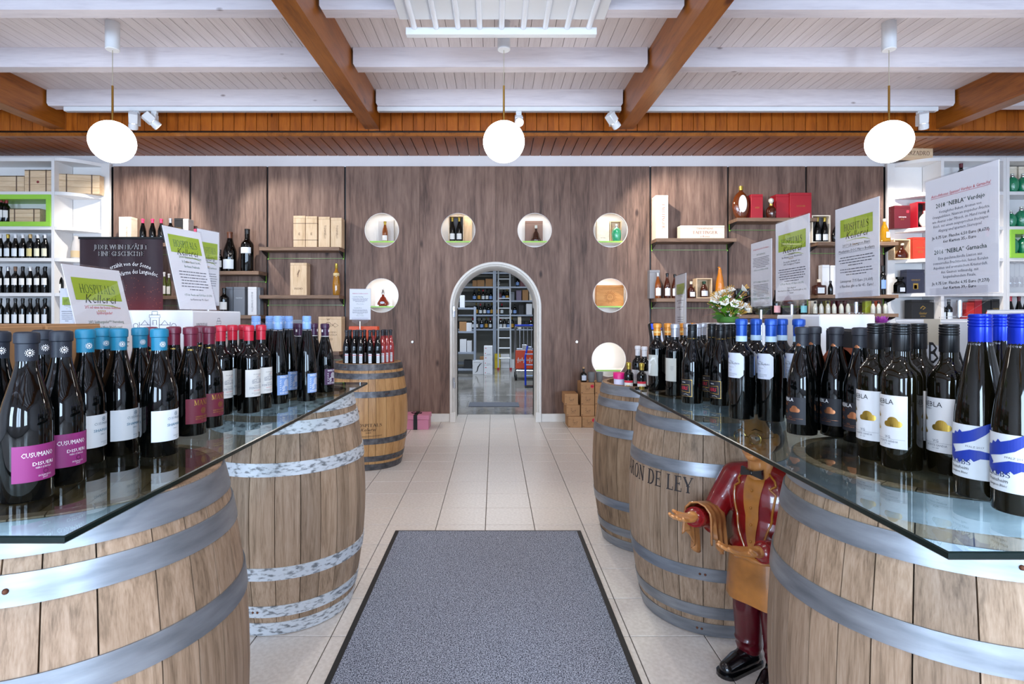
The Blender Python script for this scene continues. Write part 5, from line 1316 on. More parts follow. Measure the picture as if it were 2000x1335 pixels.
# left panels
zt = S['L0a']; Yq = 6.66
sbox('pale upright wooden wine box on shelf behind the banner', 232, 256, 423, zt, Yq, .12, CREAMWOOD, txt(BRN, 'NONINO', .012, .20, .02, .12, rot=True), name='wooden_box')
for k, px in enumerate((279, 298, 315)): sbot(['first', 'second', 'third'][k] + ' pink capped wine bottle from the left above the banner', px, 427, zt, Yq, 'burgundy', BOTTLE, CPINK, None, group='pink capped bottles above the banner')
sbot('silver capped wine bottle above the banner beside a dark carton', 333, 426, zt, Yq, 'bordeaux', BOTTLE, CSIL)
sbox('black and white gift carton at right end of shelf above the banner', 340, 357, 426, zt, Yq, .12, BLACKCARD, txt(GOLD, 'Cuvee', 0, .18, .02, .07))
sbox('plain pale grey carton beside the black gift carton', 357.5, 368, 427, zt, Yq, .12, cc('pale_grey_card', (206, 202, 196), .6))
for k, px in enumerate((321, 330)): sbot(['slim white wine bottle with green base label beside the banner', 'white wine bottle with green base label beside the tall sign'][k], px, 531 + k * 3, S['L0b'], 6.66, 'burgundy', mat('olive_wine', (70, 76, 24), .08, spec=.6), CWHT, LCREAM, lz=(.08, .42), r=.026)
sbot('pink capped bottle peeping out behind the tall leaning sign', 382, 447, S['L1a'], 6.70, 'burgundy', BOTTLE, CPINK, r=.04)
sbot('dark champagne magnum with gold and white label', 449, 453, S['L1a'], 6.68, 'burgundy', BOTTLE, cc('brown_foil', (92, 52, 34), .35), LWHITE, r=.075, lz=(.06, .30), cl=.2)
sbot('tall dark bordeaux magnum with small white label', 483, 447, S['L1a'], 6.68, 'bordeaux', BOTTLE, CBLK, LWHITE, r=.072, lz=(.42, .56), cl=.12)
sbot('dark bottle with cream label partly hidden by the narrow sign', 429, 487, S['L1a'], 6.72, 'bordeaux', BOTTLE, CBLK, LCREAM, r=.04)
sbot('dark wine bottle with cream label in front of grey cartons', 438, 562, S['L1b'], 6.62, 'bordeaux', BOTTLE, CBLK, LCREAM, r=.052, lz=(.2, .48))
sbox('dark grey wine carton behind the cream labelled bottle', 441, 455, 560, S['L1b'], 6.72, .10, GREYCARD)
sbox('grey wine carton with house print', 456, 478, 560, S['L1b'], 6.66, .12, GREYCARD, txt(LWHITE, 'CHATEAU', 0, .2, .014, .08, font='serif'))
sbox('slim white wine carton lettered sideways', 484, 501, 560, S['L1b'], 6.66, .12, cc('white_card', (216, 216, 220), .6), txt(GREYINK, 'BAGLIO DI PIANETTO', -.01, .28, .022, .24, rot=True))
sbox('slim grey wine carton right of the white sideways lettered one', 502.6, 508, 561, S['L1b'], 6.68, .10, GREYCARD)
zt = S['L2a']
WB = [(573, 596, 421, 'with strap and stamped crest'), (597, 619, 422, 'wrapped in crinkled film'), (622, 644, 423, 'third from left with dark sideways lettering'), (646, 667, 425, 'rightmost with dark sideways lettering')]
for k, (a, b_, t0, d) in enumerate(WB):
    pr = txt(BRN, 'TIGNANELLO', .0, .27, .024, .16, rot=True) if k > 1 else txt(BRN, 'E', 0, .15, .03)
    o = sbox('pale upright wooden wine box ' + d, a, b_, t0, zt, 6.66, .14, PALEWOODZ, pr, name='wooden_box', group='upright wooden wine boxes')
    if k < 2:
        hx = (XA(b_, 6.66) - XA(a, 6.66)) / 2
        MB().box(-hx - .002, hx + .002, -.072, .072, .09, .095).box(-hx - .002, hx + .002, -.072, .072, .29, .295).obj('strap', BRN, o)
pr = txt(BRN, 'INDIO', 0, .07, .022, .10, font='serif'); pr.stroke(BRN, [(-.01, .22), (.0, .27), (.015, .30), (.01, .31), (.0, .29), (-.015, .25), (-.005, .24)], .006)
sbox('upright wooden box stamped with a hare beside the golden bottle', 567, 599, 513, S['L2b'], 6.66, .13, PALEWOODZ, pr, name='wooden_box')
gb = thing('golden_bottle', 'curvy golden spirit bottle at right end of wall shelf', 'bottle', (XA(657, 6.68), 6.68, S['L2b']))
MB().lathe([(0, 0), (.035, 0), (.04, .01), (.044, .06), (.046, .12), (.042, .17), (.034, .21), (.032, .24), (.037, .25), (.034, .27), (.018, .30), (.014, .33), (0, .33)], 20).obj('glass_body', mat('golden_spirit', (160, 108, 24), .1, spec=.6, coat=.4), gb)
MB().lathe([(.015, .325), (.018, .33), (.018, .385), (0, .387)], 14).obj('cap', CGOLD, gb)
MB().lathe([(.034, .235), (.039, .25), (.035, .27)], 20).obj('collar', cc('buff_collar', (214, 190, 140), .6), gb)
pr = txt(BRN, 'DAL FORNO', 0, .22, .02, .16); pr.text(BRN, 'VALPOLICELLA', 0, .19, .02, width=.17); pr.text(BRN, '1877', 0, .13, .024); pr.ring(BRN, -.02, .32, .03, .005); pr.stroke(BRN, [(.02, .30), (.06, .34), (.10, .31), (.06, .29), (.02, .33)], .005); pr.text(BRN, 'W', -.02, .37, .025)
sbox('large wooden wine box with crest and bottle slot on lowest left shelf', 622, 667, 618, S['L2c'], 6.62, .16, PALEWOODZ, pr, name='wooden_box')
sbox('small dark carton glimpsed between blue capped bottles', 571, 590, 624, S['L2c'], 6.68, .12, GREYCARD)
# right panels
zt = S['R0a']
pr = txt(cc('rust_print', (150, 62, 44), .6), 'TAITTINGER', .0, .42, .034, .30, font='serif', rot=True); pr.text(GREYINK, 'CHAMPAGNE', .0, .44, .012, width=.09)
sbox('tall pale champagne box standing upright with red brown lettering', 1281, 1305, 381, zt, 6.62, .17, CREAMWOOD, pr, name='wooden_box')
RUSTP = bpy.data.materials['rust_print']
pr = txt(RUSTP, 'TAITTINGER', .03, .055, .034, .30, font='serif'); pr.text(RUSTP, 'CHAMPAGNE', .03, .11, .018, width=.2, font='serif'); pr.text(RUSTP, 'à Reims', .03, .015, .022, width=.12, shear=.35)
sbox('pale champagne box lying flat with red brown lettering', 1329, 1415, 440, zt, 6.62, .12, CREAMWOOD, pr, name='wooden_box')
def bot_lathe(name, label, cat, px, z, y, prof, glass, cap=None, labelm=None, rx=1.0, ry=1.0, seg=20, lf=None):
    t = thing(name, label, cat, (XA(px, y), y, z))
    MB().lathe(prof, seg, rx=rx, ry=ry).obj('glass_body', glass, t)
    if cap: MB().lathe(cap[1], 14).obj('stopper', cap[0], t)
    if labelm:
        m_, z0, z1, hw, yy = labelm
        MB().ext([(hw * math.cos(2 * PI * i / 20), (z0 + z1) / 2 + (z1 - z0) / 2 * math.sin(2 * PI * i / 20)) for i in range(20)] if lf == 'oval' else [(-hw, z0), (hw, z0), (hw, z1), (-hw, z1)], 0, .0015, M=Matrix.Translation((0, yy, 0)) @ Matrix.Rotation(PI / 2, 4, 'X')).obj('label', m_, t)
    return t
hh = ZA(360, 6.68) - S['R1a']
bot_lathe('cognac_flask', 'large oval amber cognac flask with white oval label', 'bottle', 1447, S['R1a'], 6.68, [(0, 0), (.05, 0), (.06, .01), (.09, .07), (.105, .14), (.105, .19), (.09, .25), (.06, .30), (.03, .325), (.022, .335), (.02, .37), (0, .37)], mat('amber_brown_spirit', (98, 46, 18), .07, spec=.6, coat=.4), (CGOLD, [(.022, .345), (.024, .36), (.024, .395), (0, .398)]), (LCREAM, .07, .28, .05, -.052), ry=.5, lf='oval')
zt = S['R1a']
sbox('red spirit case, leftmost beside the cognac flask', 1467, 1490, 379, zt, 6.64, .15, REDCARD, txt(GOLD, 'XIII', 0, .12, .02, .05))
o = bot_lathe('decanter', 'dark round decanter with glass stopper between the red cases', 'bottle', 1506, zt, 6.62, [(0, 0), (.045, 0), (.05, .01), (.058, .06), (.055, .10), (.04, .13), (.02, .145), (.016, .17), (0, .17)], COGNAC, (PALEGLASS, [(.012, .17), (.018, .18), (.03, .20), (.028, .225), (.01, .24), (0, .24)]))
MB().lathe([(.018, .142), (.021, .15), (.02, .168), (.016, .17)], 14).obj('gold_collar', GOLD, o)
sbox('red spirit case standing open right behind the dark decanter', 1516, 1541, 379, zt, 6.66, .15, REDCARD)
sbox('wide red spirit case with gold print, rightmost on the highest shelf', 1543, 1585, 376, zt, 6.64, .16, REDCARD, txt(GOLD, 'LOUIS XIII', 0, .14, .02, .10))
zt = S['R0b']
sbox('grey upright carton behind the first spirit bottle', 1269, 1289, 527, zt, 6.70, .10, cc('mid_grey_card', (130, 130, 136), .6))
SP = [(1285, 532, AMBER, CSIL, 'slim amber spirit bottle with silver cap in front of grey carton'), (1303, 533, COGNAC, CBLK, 'slim red brown spirit bottle with black cap'), (1318, 535, COGNAC, CBLK, 'slim red brown spirit bottle partly behind the small upright sign'), (1334, 540, AMBER, CGOLD, 'slim amber spirit bottle right of the small upright sign')]
for px, t0, g_, c_, lb in SP: sbot(lb, px, t0, zt, 6.66, 'burgundy', g_, c_, LCREAM, r=.037, lz=(.1, .4), cl=.15)
bot_lathe('spirit_bottle', 'squat cognac bottle with cream label and pale cork', 'bottle', 1350, zt, 6.66, [(0, 0), (.04, 0), (.043, .006), (.043, .10), (.035, .125), (.016, .14), (.015, .17), (0, .17)], COGNAC, (CREAMWOOD, [(.014, .17), (.017, .172), (.017, .205), (0, .205)]), (LCREAM, .02, .075, .028, -.044))
def open_box(label, px0, px1, pyt, z, y, m, depth=.12, name='wooden_box', inner=None):
    x0, x1 = XA(px0, y), XA(px1, y); h = ZA(pyt, y) - z; hx = (x1 - x0) / 2; w_ = .012
    t = thing(name, label, 'box', ((x0 + x1) / 2, y + depth / 2, z))
    fr = MB().box(-hx, -hx + w_, -depth / 2, depth / 2, 0, h).box(hx - w_, hx, -depth / 2, depth / 2, 0, h).box(-hx + w_, hx - w_, -depth / 2, depth / 2, 0, w_).box(-hx + w_, hx - w_, -depth / 2, depth / 2, h - w_, h)
    fr.obj('frame', m, t); MB().box(-hx + w_, hx - w_, depth / 2 - .008, depth / 2 - .001, w_, h - w_).obj('back_board', inner or m, t)
    return t
open_box('open wooden box holding a small white label bottle', 1360, 1391, 543, zt, 6.64, PALEWOOD)
sbot('small dark bottle with white label inside the open wooden box', 1375, 549, zt + .013, 6.69, 'burgundy', COGNAC, cc('green_foil', (20, 70, 40), .4), LWHITE, r=.045, lz=(.08, .4))
ab = thing('wrapped_bottle', 'tall amber cellophane wrapped bottle behind the lilies', 'bottle', (XA(1406, 6.66), 6.66, zt))
MB().lathe([(0, 0), (.045, 0), (.052, .02), (.054, .10), (.048, .18), (.036, .25), (.024, .30), (.02, .345), (.012, .365), (0, .37)], 12).obj('bottle_body', mat('amber_cellophane', (200, 116, 12), .15, spec=.8, coat=.6, bump=.8, bs=60), ab)
MB().tube([(0, 0, .36), (-.012, 0, .375), (-.026, 0, .372)], [.016, .012, .003], 8).obj('twist', MATS['amber_cellophane'], ab)
zt = S['R1b']
sbox('black champagne case standing behind the dark bottles', 1441, 1466, 563, zt, 6.72, .10, BLACKCARD)
CH = [(1438, 566, 'black label champagne bottle, leftmost by the lilies', cc('black_shield', (60, 60, 62), .4)), (1461, 566, 'champagne bottle with pale gold shield label', cc('pale_gold_shield', (196, 180, 140), .4)), (1516, 590, 'champagne bottle with pink shield label between the sign stands', cc('pink_shield', (214, 160, 166), .5)), (1568, 590, 'champagne bottle with turquoise shield label', cc('turquoise_shield', (110, 180, 190), .4))]
for px, t0, lb, m_ in CH: sbot(lb, px, 566, zt, 6.64, 'burgundy', BOTTLE, CBLK, m_, r=.045, lz=(.08, .36), cl=.2)
for k, (a, b_) in enumerate(((1480, 1505), (1528, 1556))): sbox(['low black champagne case left of the pink shield bottle', 'low black champagne case right of the pink shield bottle'][k], a, b_, 588, zt, 6.70, .1, BLACKCARD)
zt = S['R2a']
open_box('open pale box holding two champagne bottles', 1586, 1622, 420, zt, 6.66, CREAMWOOD, inner=cc('grey_felt', (110, 108, 112), .9))
for k, px in enumerate((1596.5, 1610.5)): sbot(['left', 'right'][k] + ' champagne bottle with gold foil in the open pale box', px, 424, zt + .013, 6.70, 'burgundy', BOTTLE, CGOLD, LCREAM, r=.038, lz=(.05, .3), cl=.3, group='boxed champagne bottles')
bot_lathe('spirit_bottle', 'round dark flask beside the boxed champagne bottles', 'bottle', 1635, zt, 6.66, [(0, 0), (.05, 0), (.06, .02), (.065, .08), (.05, .15), (.03, .19), (.018, .21), (.016, .26), (0, .26)], BOTTLE, ry=.6)
bot_lathe('spirit_bottle', 'yellow pear shaped spirit bottle at right end of shelf', 'bottle', 1727, zt, 6.66, [(0, 0), (.06, 0), (.068, .01), (.06, .09), (.036, .18), (.018, .22), (.015, .25), (0, .25)], mat('yellow_spirit', (150, 108, 16), .08, spec=.6, coat=.4), (PALEGLASS, [(.015, .25), (.02, .26), (.02, .285), (0, .285)]), (LWHITE, .05, .12, .02, -.066))
zt = S['R2b']
sq = thing('square_bottle', 'square cognac bottle with white label and cork ball', 'bottle', (XA(1600, 6.64), 6.64, zt))
MB().box(-.07, .07, -.04, .04, 0, .115, b=.012).lathe([(.03, .11), (.022, .125), (.018, .15), (0, .15)], 16).obj('glass_body', COGNAC, sq)
MB().box(-.04, .04, -.042, -.0395, .015, .085).obj('label', LWHITE, sq); MB().lathe([(.016, .148), (.022, .152), (.022, .185), (0, .187)], 14).obj('stopper', CREAMWOOD, sq)
for k, (a, b_) in enumerate(((1606, 1620), (1622, 1634))): sbox(['white folded gift carton left, behind square cognac bottle', 'white folded gift carton right, cut by the price sign'][k], a, b_, 517 + k, zt, 6.72, .08, WHITECARD)
sbot('dark spirit bottle with black cap standing under the white cartons', 1622, 548, zt, 6.62, 'burgundy', BOTTLE, CBLK, None, r=.028)
sbot('slim dark bottle at right end of shelf behind the price sign', 1724, 518, zt, 6.64, 'bordeaux', BOTTLE, CBLK, LBLUE, r=.035)
zt = S['R2c']
MN = [(1592, CGOLD), (1604, CBLUE), (1617, CBLUE), (1629, CGOLD), (1643, CBLK), (1656, CBLK), (1705, CBLK), (1716, CORG), (1729, CBLK)]
for k, (px, c_) in enumerate(MN):
    sbot('miniature clear spirit bottle, %s from the left on lowest right shelf' % ['first', 'second', 'third', 'fourth', 'fifth', 'sixth', 'seventh', 'eighth', 'last'][k], px, 588, zt, 6.62, 'burgundy', PALEGLASS, CBLK, None, r=.026, group='miniature spirit bottles', cl=.22)
for k, (a, b_, m_, lb) in enumerate(((1584, 1596, CREAMWOOD, 'cream'), (1612, 1622, cc('khaki_card', (160, 150, 90), .6), 'khaki'), (1623, 1632, DARKRED, 'first dark red'), (1636, 1646, DARKRED, 'second dark red'), (1649, 1658, DARKRED, 'third dark red'), (1690, 1702, cc('lime_card', (190, 200, 60), .6), 'lime'), (1707, 1720, cc('rust_card', (176, 70, 34), .6), 'rust orange'))):
    sbox(lb + ' miniature carton behind the miniature bottles', a, b_, 587, zt, 6.70, .06, m_, group='miniature cartons')

# ------------------------------------------------------------------ niche contents
def nz_(k): return NICHE[k][1] - .132
YN = 6.93
x, z = NICHE[0][0], nz_(0)
sbox('grey gift carton behind the whisky bottle in upper left niche', 739, 769, 428.5, z, 7.02, .08, cc('warm_grey_card', (170, 166, 166), .5))
sbot('golden whisky bottle in upper left round niche', 752, 432, z, YN, 'burgundy', AMBER, CGOLD, LCREAM, r=.036, lz=(.05, .3), name='whisky_bottle')
open_box('open pale wooden box with two champagne bottles in second upper niche', 876, 906, 421, nz_(1), 6.92, PALEWOOD, inner=cc('grey_felt', (110, 108, 112), .9))
for k, px in enumerate((883.5, 897)): sbot(['left', 'right'][k] + ' champagne bottle in second upper round niche', px, 424, nz_(1) + .013, 6.945, 'burgundy', BOTTLE, CGOLD, LCREAM, r=.036, lz=(.06, .3), cl=.3, group='champagne bottles in the niche')
sbox('tan wooden lid standing behind the champagne in second upper niche', 899, 922, 421, nz_(1), 7.08, .03, PALEWOODZ, name='wooden_board')
sbox('brown gift carton behind the decanter in third upper niche', 1026, 1060, 431, nz_(2), 7.04, .07, cc('taupe_card', (112, 84, 72), .5))
bot_lathe('decanter', 'dark cognac decanter in third upper round niche', 'bottle', 1047, nz_(2), 6.95, [(0, 0), (.055, 0), (.065, .01), (.068, .03), (.05, .06), (.04, .10), (.03, .12), (.016, .14), (.016, .17), (0, .17)], mat('dark_brown_spirit', (52, 26, 18), .06, spec=.6, coat=.4), (PALEGLASS, [(.015, .17), (.02, .18), (.018, .21), (0, .215)]), ry=.6)
sbox('cream gift carton with pale crest in upper right niche', 1166, 1190, 431, nz_(3), 7.03, .08, CREAMWOOD, txt(PALEWOOD and BRN, 'ROYAL', 0, .06, .012, .06))
open_box('open tan carton behind the green bottle in upper right niche', 1191, 1214, 431, nz_(3), 7.03, PALEWOOD, depth=.08)
def green_dec(label, px, z, y, s=1.0, group=None):
    t = thing('green_decanter', label, 'bottle', (XA(px, y), y, z), 0, group)
    MB().lathe([(0, 0), (.040 * s, 0), (.046 * s, .008 * s), (.058 * s, .05 * s), (.062 * s, .10 * s), (.056 * s, .14 * s), (.040 * s, .165 * s), (.022 * s, .18 * s), (.018 * s, .20 * s), (0, .2 * s)], 18).obj('glass_body', mat('faceted_green_glass', (24, 132, 92), .12, spec=.8, coat=.5, bump=1.0, bs=55), t)
    MB().lathe([(.02 * s, .178 * s), (.023 * s, .185 * s), (.02 * s, .20 * s), (.014 * s, .205 * s)], 14).obj('silver_collar', CHROME, t)
    MB().lathe([(.014 * s, .2 * s), (.017 * s, .21 * s), (.017 * s, .225 * s), (0, .23 * s)], 14).obj('stopper', PALEGLASS, t)
    return t
green_dec('faceted green glass decanter in upper right round niche', 1204, nz_(3), 6.94)
# red cognac decanter and sun box
t = bot_lathe('decanter', 'red amber cognac decanter in left lower round niche', 'bottle', 748, nz_(4), 6.95, [(0, 0), (.05, 0), (.052, .012), (.075, .02), (.07, .05), (.05, .08), (.035, .11), (.018, .125), (.016, .15), (0, .15)], mat('red_amber_spirit', (126, 40, 18), .07, spec=.6, coat=.4), (CHROME, [(.014, .15), (.02, .152), (.02, .185), (.016, .19), (.016, .22), (0, .222)]), (LPALE, .03, .06, .028, -.046), ry=.6, lf='oval')
MB().box(-.105, .105, .05, .06, 0, .24, b=.002).obj('clear_backing', ACRYLIC, t)
pr = Print(); SUN = cc('sun_stamp', (150, 84, 30), .7)
pr.ring(SUN, 0, .115, .045, .004, 28); pr.text(SUN, 'LUCE', 0, .106, .018, width=.055, font='serif')
for k in range(24):
    a = 2 * PI * k / 24; r0, r1 = .052, .088 if k % 2 else .075
    pr.stroke(SUN, [(r0 * math.cos(a), .115 + r0 * math.sin(a)), ((r0 + r1) / 2 * math.cos(a + .06), .115 + (r0 + r1) / 2 * math.sin(a + .06)), (r1 * math.cos(a), .115 + r1 * math.sin(a))], [.006, .004, .001])
sbox('orange brown wooden box stamped with a sun in right lower niche', 1165, 1218, 556.5, nz_(5), 6.93, .1, wood('honey_wood', [(186, 122, 60), (210, 146, 80), (222, 164, 98)], (2, 14, 14), .5, .05, .3, .08), pr, name='wooden_box')

# ------------------------------------------------------------------ bookcase contents
def crate(label, x0, x1, z0, z1, y, d, m, pr=None, rz=0.0):
    t = thing('wine_crate', label, 'crate', ((x0 + x1) / 2, y + d / 2, z0), rz, 'pale wooden wine crates'); hx = (x1 - x0) / 2; h = z1 - z0; n = 3
    for k in range(n):
        MB().box(-hx, hx, -d / 2, -d / 2 + .012, h * k / n + .001, h * (k + 1) / n - .001, b=.001).obj('front_plank', m, t)
    MB().box(-hx, hx, -d / 2 + .013, d / 2, 0, h - .012).obj('crate_body', m, t); MB().box(-hx, hx, -d / 2, d / 2, h - .0115, h, b=.001).obj('lid', m, t)
    for s in (-1, 1): MB().box(s * hx * .62 - .006, s * hx * .62 + .006, -d / 2 - .003, -d / 2 + .001, 0, h).obj('strap', cc('dark_strap', (96, 74, 60), .6), t)
    if pr: pr.build('crate_print', lambda a, b: (a, -d / 2 - .001, b), t)
    return t
z7 = SZ[7]
crate('pale wooden wine crate at far left of the top left shelf', XA(-30, 6.6), XA(47, 6.6), z7, z7 + .20, 6.60, .2, PALEWOOD)
crate('taller pale wooden wine crate with red seal on top left shelf', XA(48, 6.58), XA(100, 6.58), z7, z7 + .265, 6.58, .22, PALEWOOD, (lambda p: (p.disc(cc('seal', (130, 50, 50), .6), 0, .12, .016), p)[1])(Print()))
crate('wrapped pale wooden wine crate in the top of left corner bookcase', XA(118, 6.66), XA(190, 6.66), z7, z7 + .23, 6.655, .10, PALEWOOD, None, .16)
crate('pale wooden wine crate inside the left lime framed compartment', XA(17, 6.62), XA(78, 6.62), SZ[6] + .056, SZ[6] + .056 + .17, 6.62, .15, PALEWOOD)
for k, px in enumerate((2, 7.5, 13)): sbot(['first', 'second', 'third'][k] + ' red capped bottle from left in left lime framed compartment', px, 386 + k, SZ[6] + .056, 6.62 if k != 1 else 6.70, 'bordeaux', BOTTLE, cc('brick_capsule', (140, 40, 40), .4), LCREAM, group='bottles in left lime compartment')
ROW = {5: (['white', 'gold', 'white', 'white', 'tan', 'white', 'white', 'white']), 4: (['black', 'grey', 'brown', 'black', 'white', 'black', 'black', 'grey']), 3: (['black', 'black', 'black', 'black', 'black', 'black', 'black', 'black'])}
CM = {'white': CWHT, 'gold': CGOLD, 'tan': cc('tan_capsule', (190, 160, 110), .4), 'black': CBLK, 'grey': CSIL, 'brown': cc('brown_capsule', (120, 90, 70), .5)}
LM = {5: [LWHITE, LWHITE, LWHITE, LWHITE, cc('straw_label', (206, 190, 130), .6), cc('ivory_label', (220, 216, 190), .6), cc('ivory_label', (220, 216, 190), .6), LCREAM], 4: [LCREAM] * 8, 3: [LWHITE, LCREAM] * 4}
rn = {5: 'upper', 4: 'middle', 3: 'lower'}; on = ['first', 'second', 'third', 'fourth', 'fifth', 'sixth', 'seventh', 'eighth']
for rw in (5, 4, 3):
    for k in range(7):
        px = 1 + k * 14.6
        sbot('wine bottle, %s from picture edge in %s bottle row of left bookcase' % (on[k], rn[rw]), px, [0, 0, 0, 582, 520, 457][rw], SZ[rw], 6.605, 'burgundy' if (k + rw) % 3 else 'bordeaux', BOTTLE, CM[ROW[rw][k]], LM[rw][k], r=.037, lz=(.08, .4) if rw != 4 else (.3, .55), group='bottles in left bookcase ' + rn[rw] + ' row', cl=.17)
    for k in range(6):
        px = 16 + k * 14.2
        sbot('wine bottle, %s from picture edge behind the %s front row of left bookcase' % (on[k], rn[rw]), px, [0, 0, 0, 584, 522, 459][rw], SZ[rw], 6.72, 'bordeaux', BOTTLE, CM['black'], None, r=.036, group='back bottles in left bookcase ' + rn[rw] + ' row')
bgb = thing('wrapped_bottle', 'paper wrapped bottle in the curved left corner bookcase', 'bottle', (XA(146, 6.68), 6.70, SZ[5]))
MB().lathe([(0, 0), (.045, 0), (.05, .01), (.052, .10), (.042, .19), (.026, .24), (.03, .27), (.018, .285), (0, .285)], 10).obj('wrapping', mat('grey_tissue', (196, 190, 188), .7, bump=.8, bs=40), bgb)
MB().lathe([(.053, .02), (.0535, .10)], 10).obj('label', cc('buff_label', (206, 180, 140), .6), bgb)
sbot('dark bottle with cream label in curved left corner bookcase, middle row', 116, 528, SZ[4], 6.66, 'burgundy', BOTTLE, CBLK, LCREAM, r=.045, lz=(.1, .4))
sbot('dark bottle with pale label in curved left corner bookcase, lower row', 112, 584, SZ[3], 6.66, 'bordeaux', BOTTLE, CBLK, LCREAM, r=.037, lz=(.2, .5))
q = Print(); logo(q, 0, .215, .13); q.para(INK, 0, .15, .15, 6, .012, .005, 20); q.para(REDINK, 0, .06, .12, 3, .012, .006, 21)
sign('small dim price sign behind the leaning discount sign', W(116, 562, 4.4), W(146, 562, 4.4), .38, 0, q, 'stand', 0.0)
# right corner bookcase
z = SZ[6]; CY = 6.70
pr = txt(GOLD, 'XO', 0, .10, .02); pr.text(LWHITE, 'REMY MARTIN', 0, .13, .014, width=.09); pr.rect(REDINK, .05, .19, .08, .22)
sbox('dark red cognac carton in curved right corner bookcase', 1747, 1778, 401, z, CY, .10, DARKRED, pr)
o = open_box('bright red open case with round bottle in curved right corner bookcase', 1791, 1818, 394, z, 6.66, REDCARD, inner=BLACKCARD)
bot_lathe('round_bottle', 'white disc bottle inside the bright red open case', 'bottle', 1806, z + .013, 6.70, [(0, 0), (.03, .0), (.06, .04), (.068, .08), (.06, .12), (.03, .155), (.015, .17), (.015, .2), (0, .2)], PALEGLASS, ry=.5)
z = SZ[5]
open_box('open wooden case with cognac bottle in curved right corner bookcase', 1746, 1778, 467, z, 6.70, PALEWOOD, depth=.10, inner=cc('tan_felt', (150, 110, 70), .8))
bot_lathe('decanter', 'round cognac bottle inside the open wooden case', 'bottle', 1762, z + .013, 6.74, [(0, 0), (.06, 0), (.075, .02), (.075, .05), (.05, .09), (.025, .12), (.016, .14), (.016, .16), (0, .16)], COGNAC, (CREAMWOOD, [(.014, .16), (.02, .162), (.02, .185), (0, .186)]), ry=.5)
pr = txt(GOLD, 'XO', 0, .07, .03); pr.text(GOLD, 'EXTRA OLD', 0, .13, .014, width=.1)
sbox('orange red cognac carton in curved right corner bookcase', 1783, 1812, 463, z, 6.66, .10, cc('orange_red_card', (190, 56, 36), .5), pr)
z = SZ[4]
bot_lathe('decanter', 'dark rectangular brandy decanter in curved right corner bookcase', 'bottle', 1757, z, 6.72, [(0, 0), (.07, 0), (.075, .01), (.075, .10), (.06, .13), (.03, .15), (.03, .17), (.05, .175), (.05, .20), (0, .2)], BOTTLE, None, (LPALE, .02, .07, .03, -.048), ry=.6, seg=8)
pr = txt(GOLD, 'HENNESSY', 0, .15, .02, .11); pr.rect(GOLD, -.03, .05, .03, .12); pr.rect(REDINK, -.02, .055, .015, .10)
sbox('navy blue cognac carton with small portrait in curved right bookcase', 1771, 1806, 526, z, 6.67, .11, cc('navy_card', (38, 42, 62), .5), pr)
z = SZ[3]; pr = txt(GOLD, 'Gautier', 0, .13, .03, .1, shear=.3); pr.text(GOLD, 'EXTRA', 0, .10, .014); pr.stroke(GOLD, [(-.03, .20), (.0, .23), (.03, .21), (.0, .19)], .01); pr.rect(cc('orange_strip', (226, 110, 30), .5), -.125, .0, .125, .018)
sbox('black gift carton with gold script in lower right corner bookcase', 1781, 1824, 585, z, 6.64, .12, BLACKCARD, pr)
for k, px in enumerate((1840, 1853)): sbot(['left', 'right'][k] + ' dark bottle with tall white label low in the sign covered bookcase', px, 584, z, 6.6, 'bordeaux', BOTTLE, CBLK, LWHITE, r=.037, lz=(.02, .5), group='white label bottles low in right bookcase')
pr = txt(GOLD, 'VSOP', 0, .12, .02); pr.disc(LWHITE, 0, .10, .03, 16)
sbox('red carton with round print low in the sign covered bookcase', 1888, 1903, 590, z, 6.6, .1, cc('scarlet_card', (190, 34, 30), .5), pr)
sbox('crimson carton low in the sign covered bookcase', 1904, 1918, 584, z, 6.6, .1, REDCARD, txt(LPALE, 'R', 0, .06, .03))
sbox('black carton with orange flame low in the sign covered bookcase', 1919, 1935, 584, z, 6.6, .1, BLACKCARD, (lambda p: (p.poly(cc('flame', (230, 80, 30), .5), [(-.02, .08), (.02, .08), (.012, .14), (.0, .17), (-.012, .14)]), p)[1])(Print()))
sbox('black carton with gold lettering low in the sign covered bookcase', 1937, 1953, 584, z, 6.6, .1, BLACKCARD, txt(GOLD, 'TEQUILA', 0, .19, .014, .07))
sbot('dark red capped bottle peeping above the nearest right sign', 1877, 316, SZ[7], 6.66, 'bordeaux', BOTTLE, DARKRED, None, r=.045)
for k, px in enumerate((1977, 1998)): green_dec(['left', 'right'][k] + ' faceted green decanter on the second highest right shelf', px, SZ[7], 6.62, 1.02, 'green decanters high row')
for k, (a, b_) in enumerate(((1969, 1986), (1990, 2010))): sbox(['left', 'right'][k] + ' cream carton behind the high green decanters', a, b_, 325, SZ[7], 6.74, .07, CREAMWOOD, group='cream cartons high row')
for k, px in enumerate((1974, 1995)): green_dec(['left', 'right'][k] + ' pale green decanter above the right lime framed compartment', px, SZ[6], 6.62, .9 + .2 * k, 'green decanters middle row')
green_dec('faceted green decanter inside the right lime framed compartment', 1976, SZ[5] + .056, 6.62, 1.05)
green_dec('second faceted green decanter in right lime compartment, cut by picture edge', 1999, SZ[5] + .056, 6.62, 1.05)
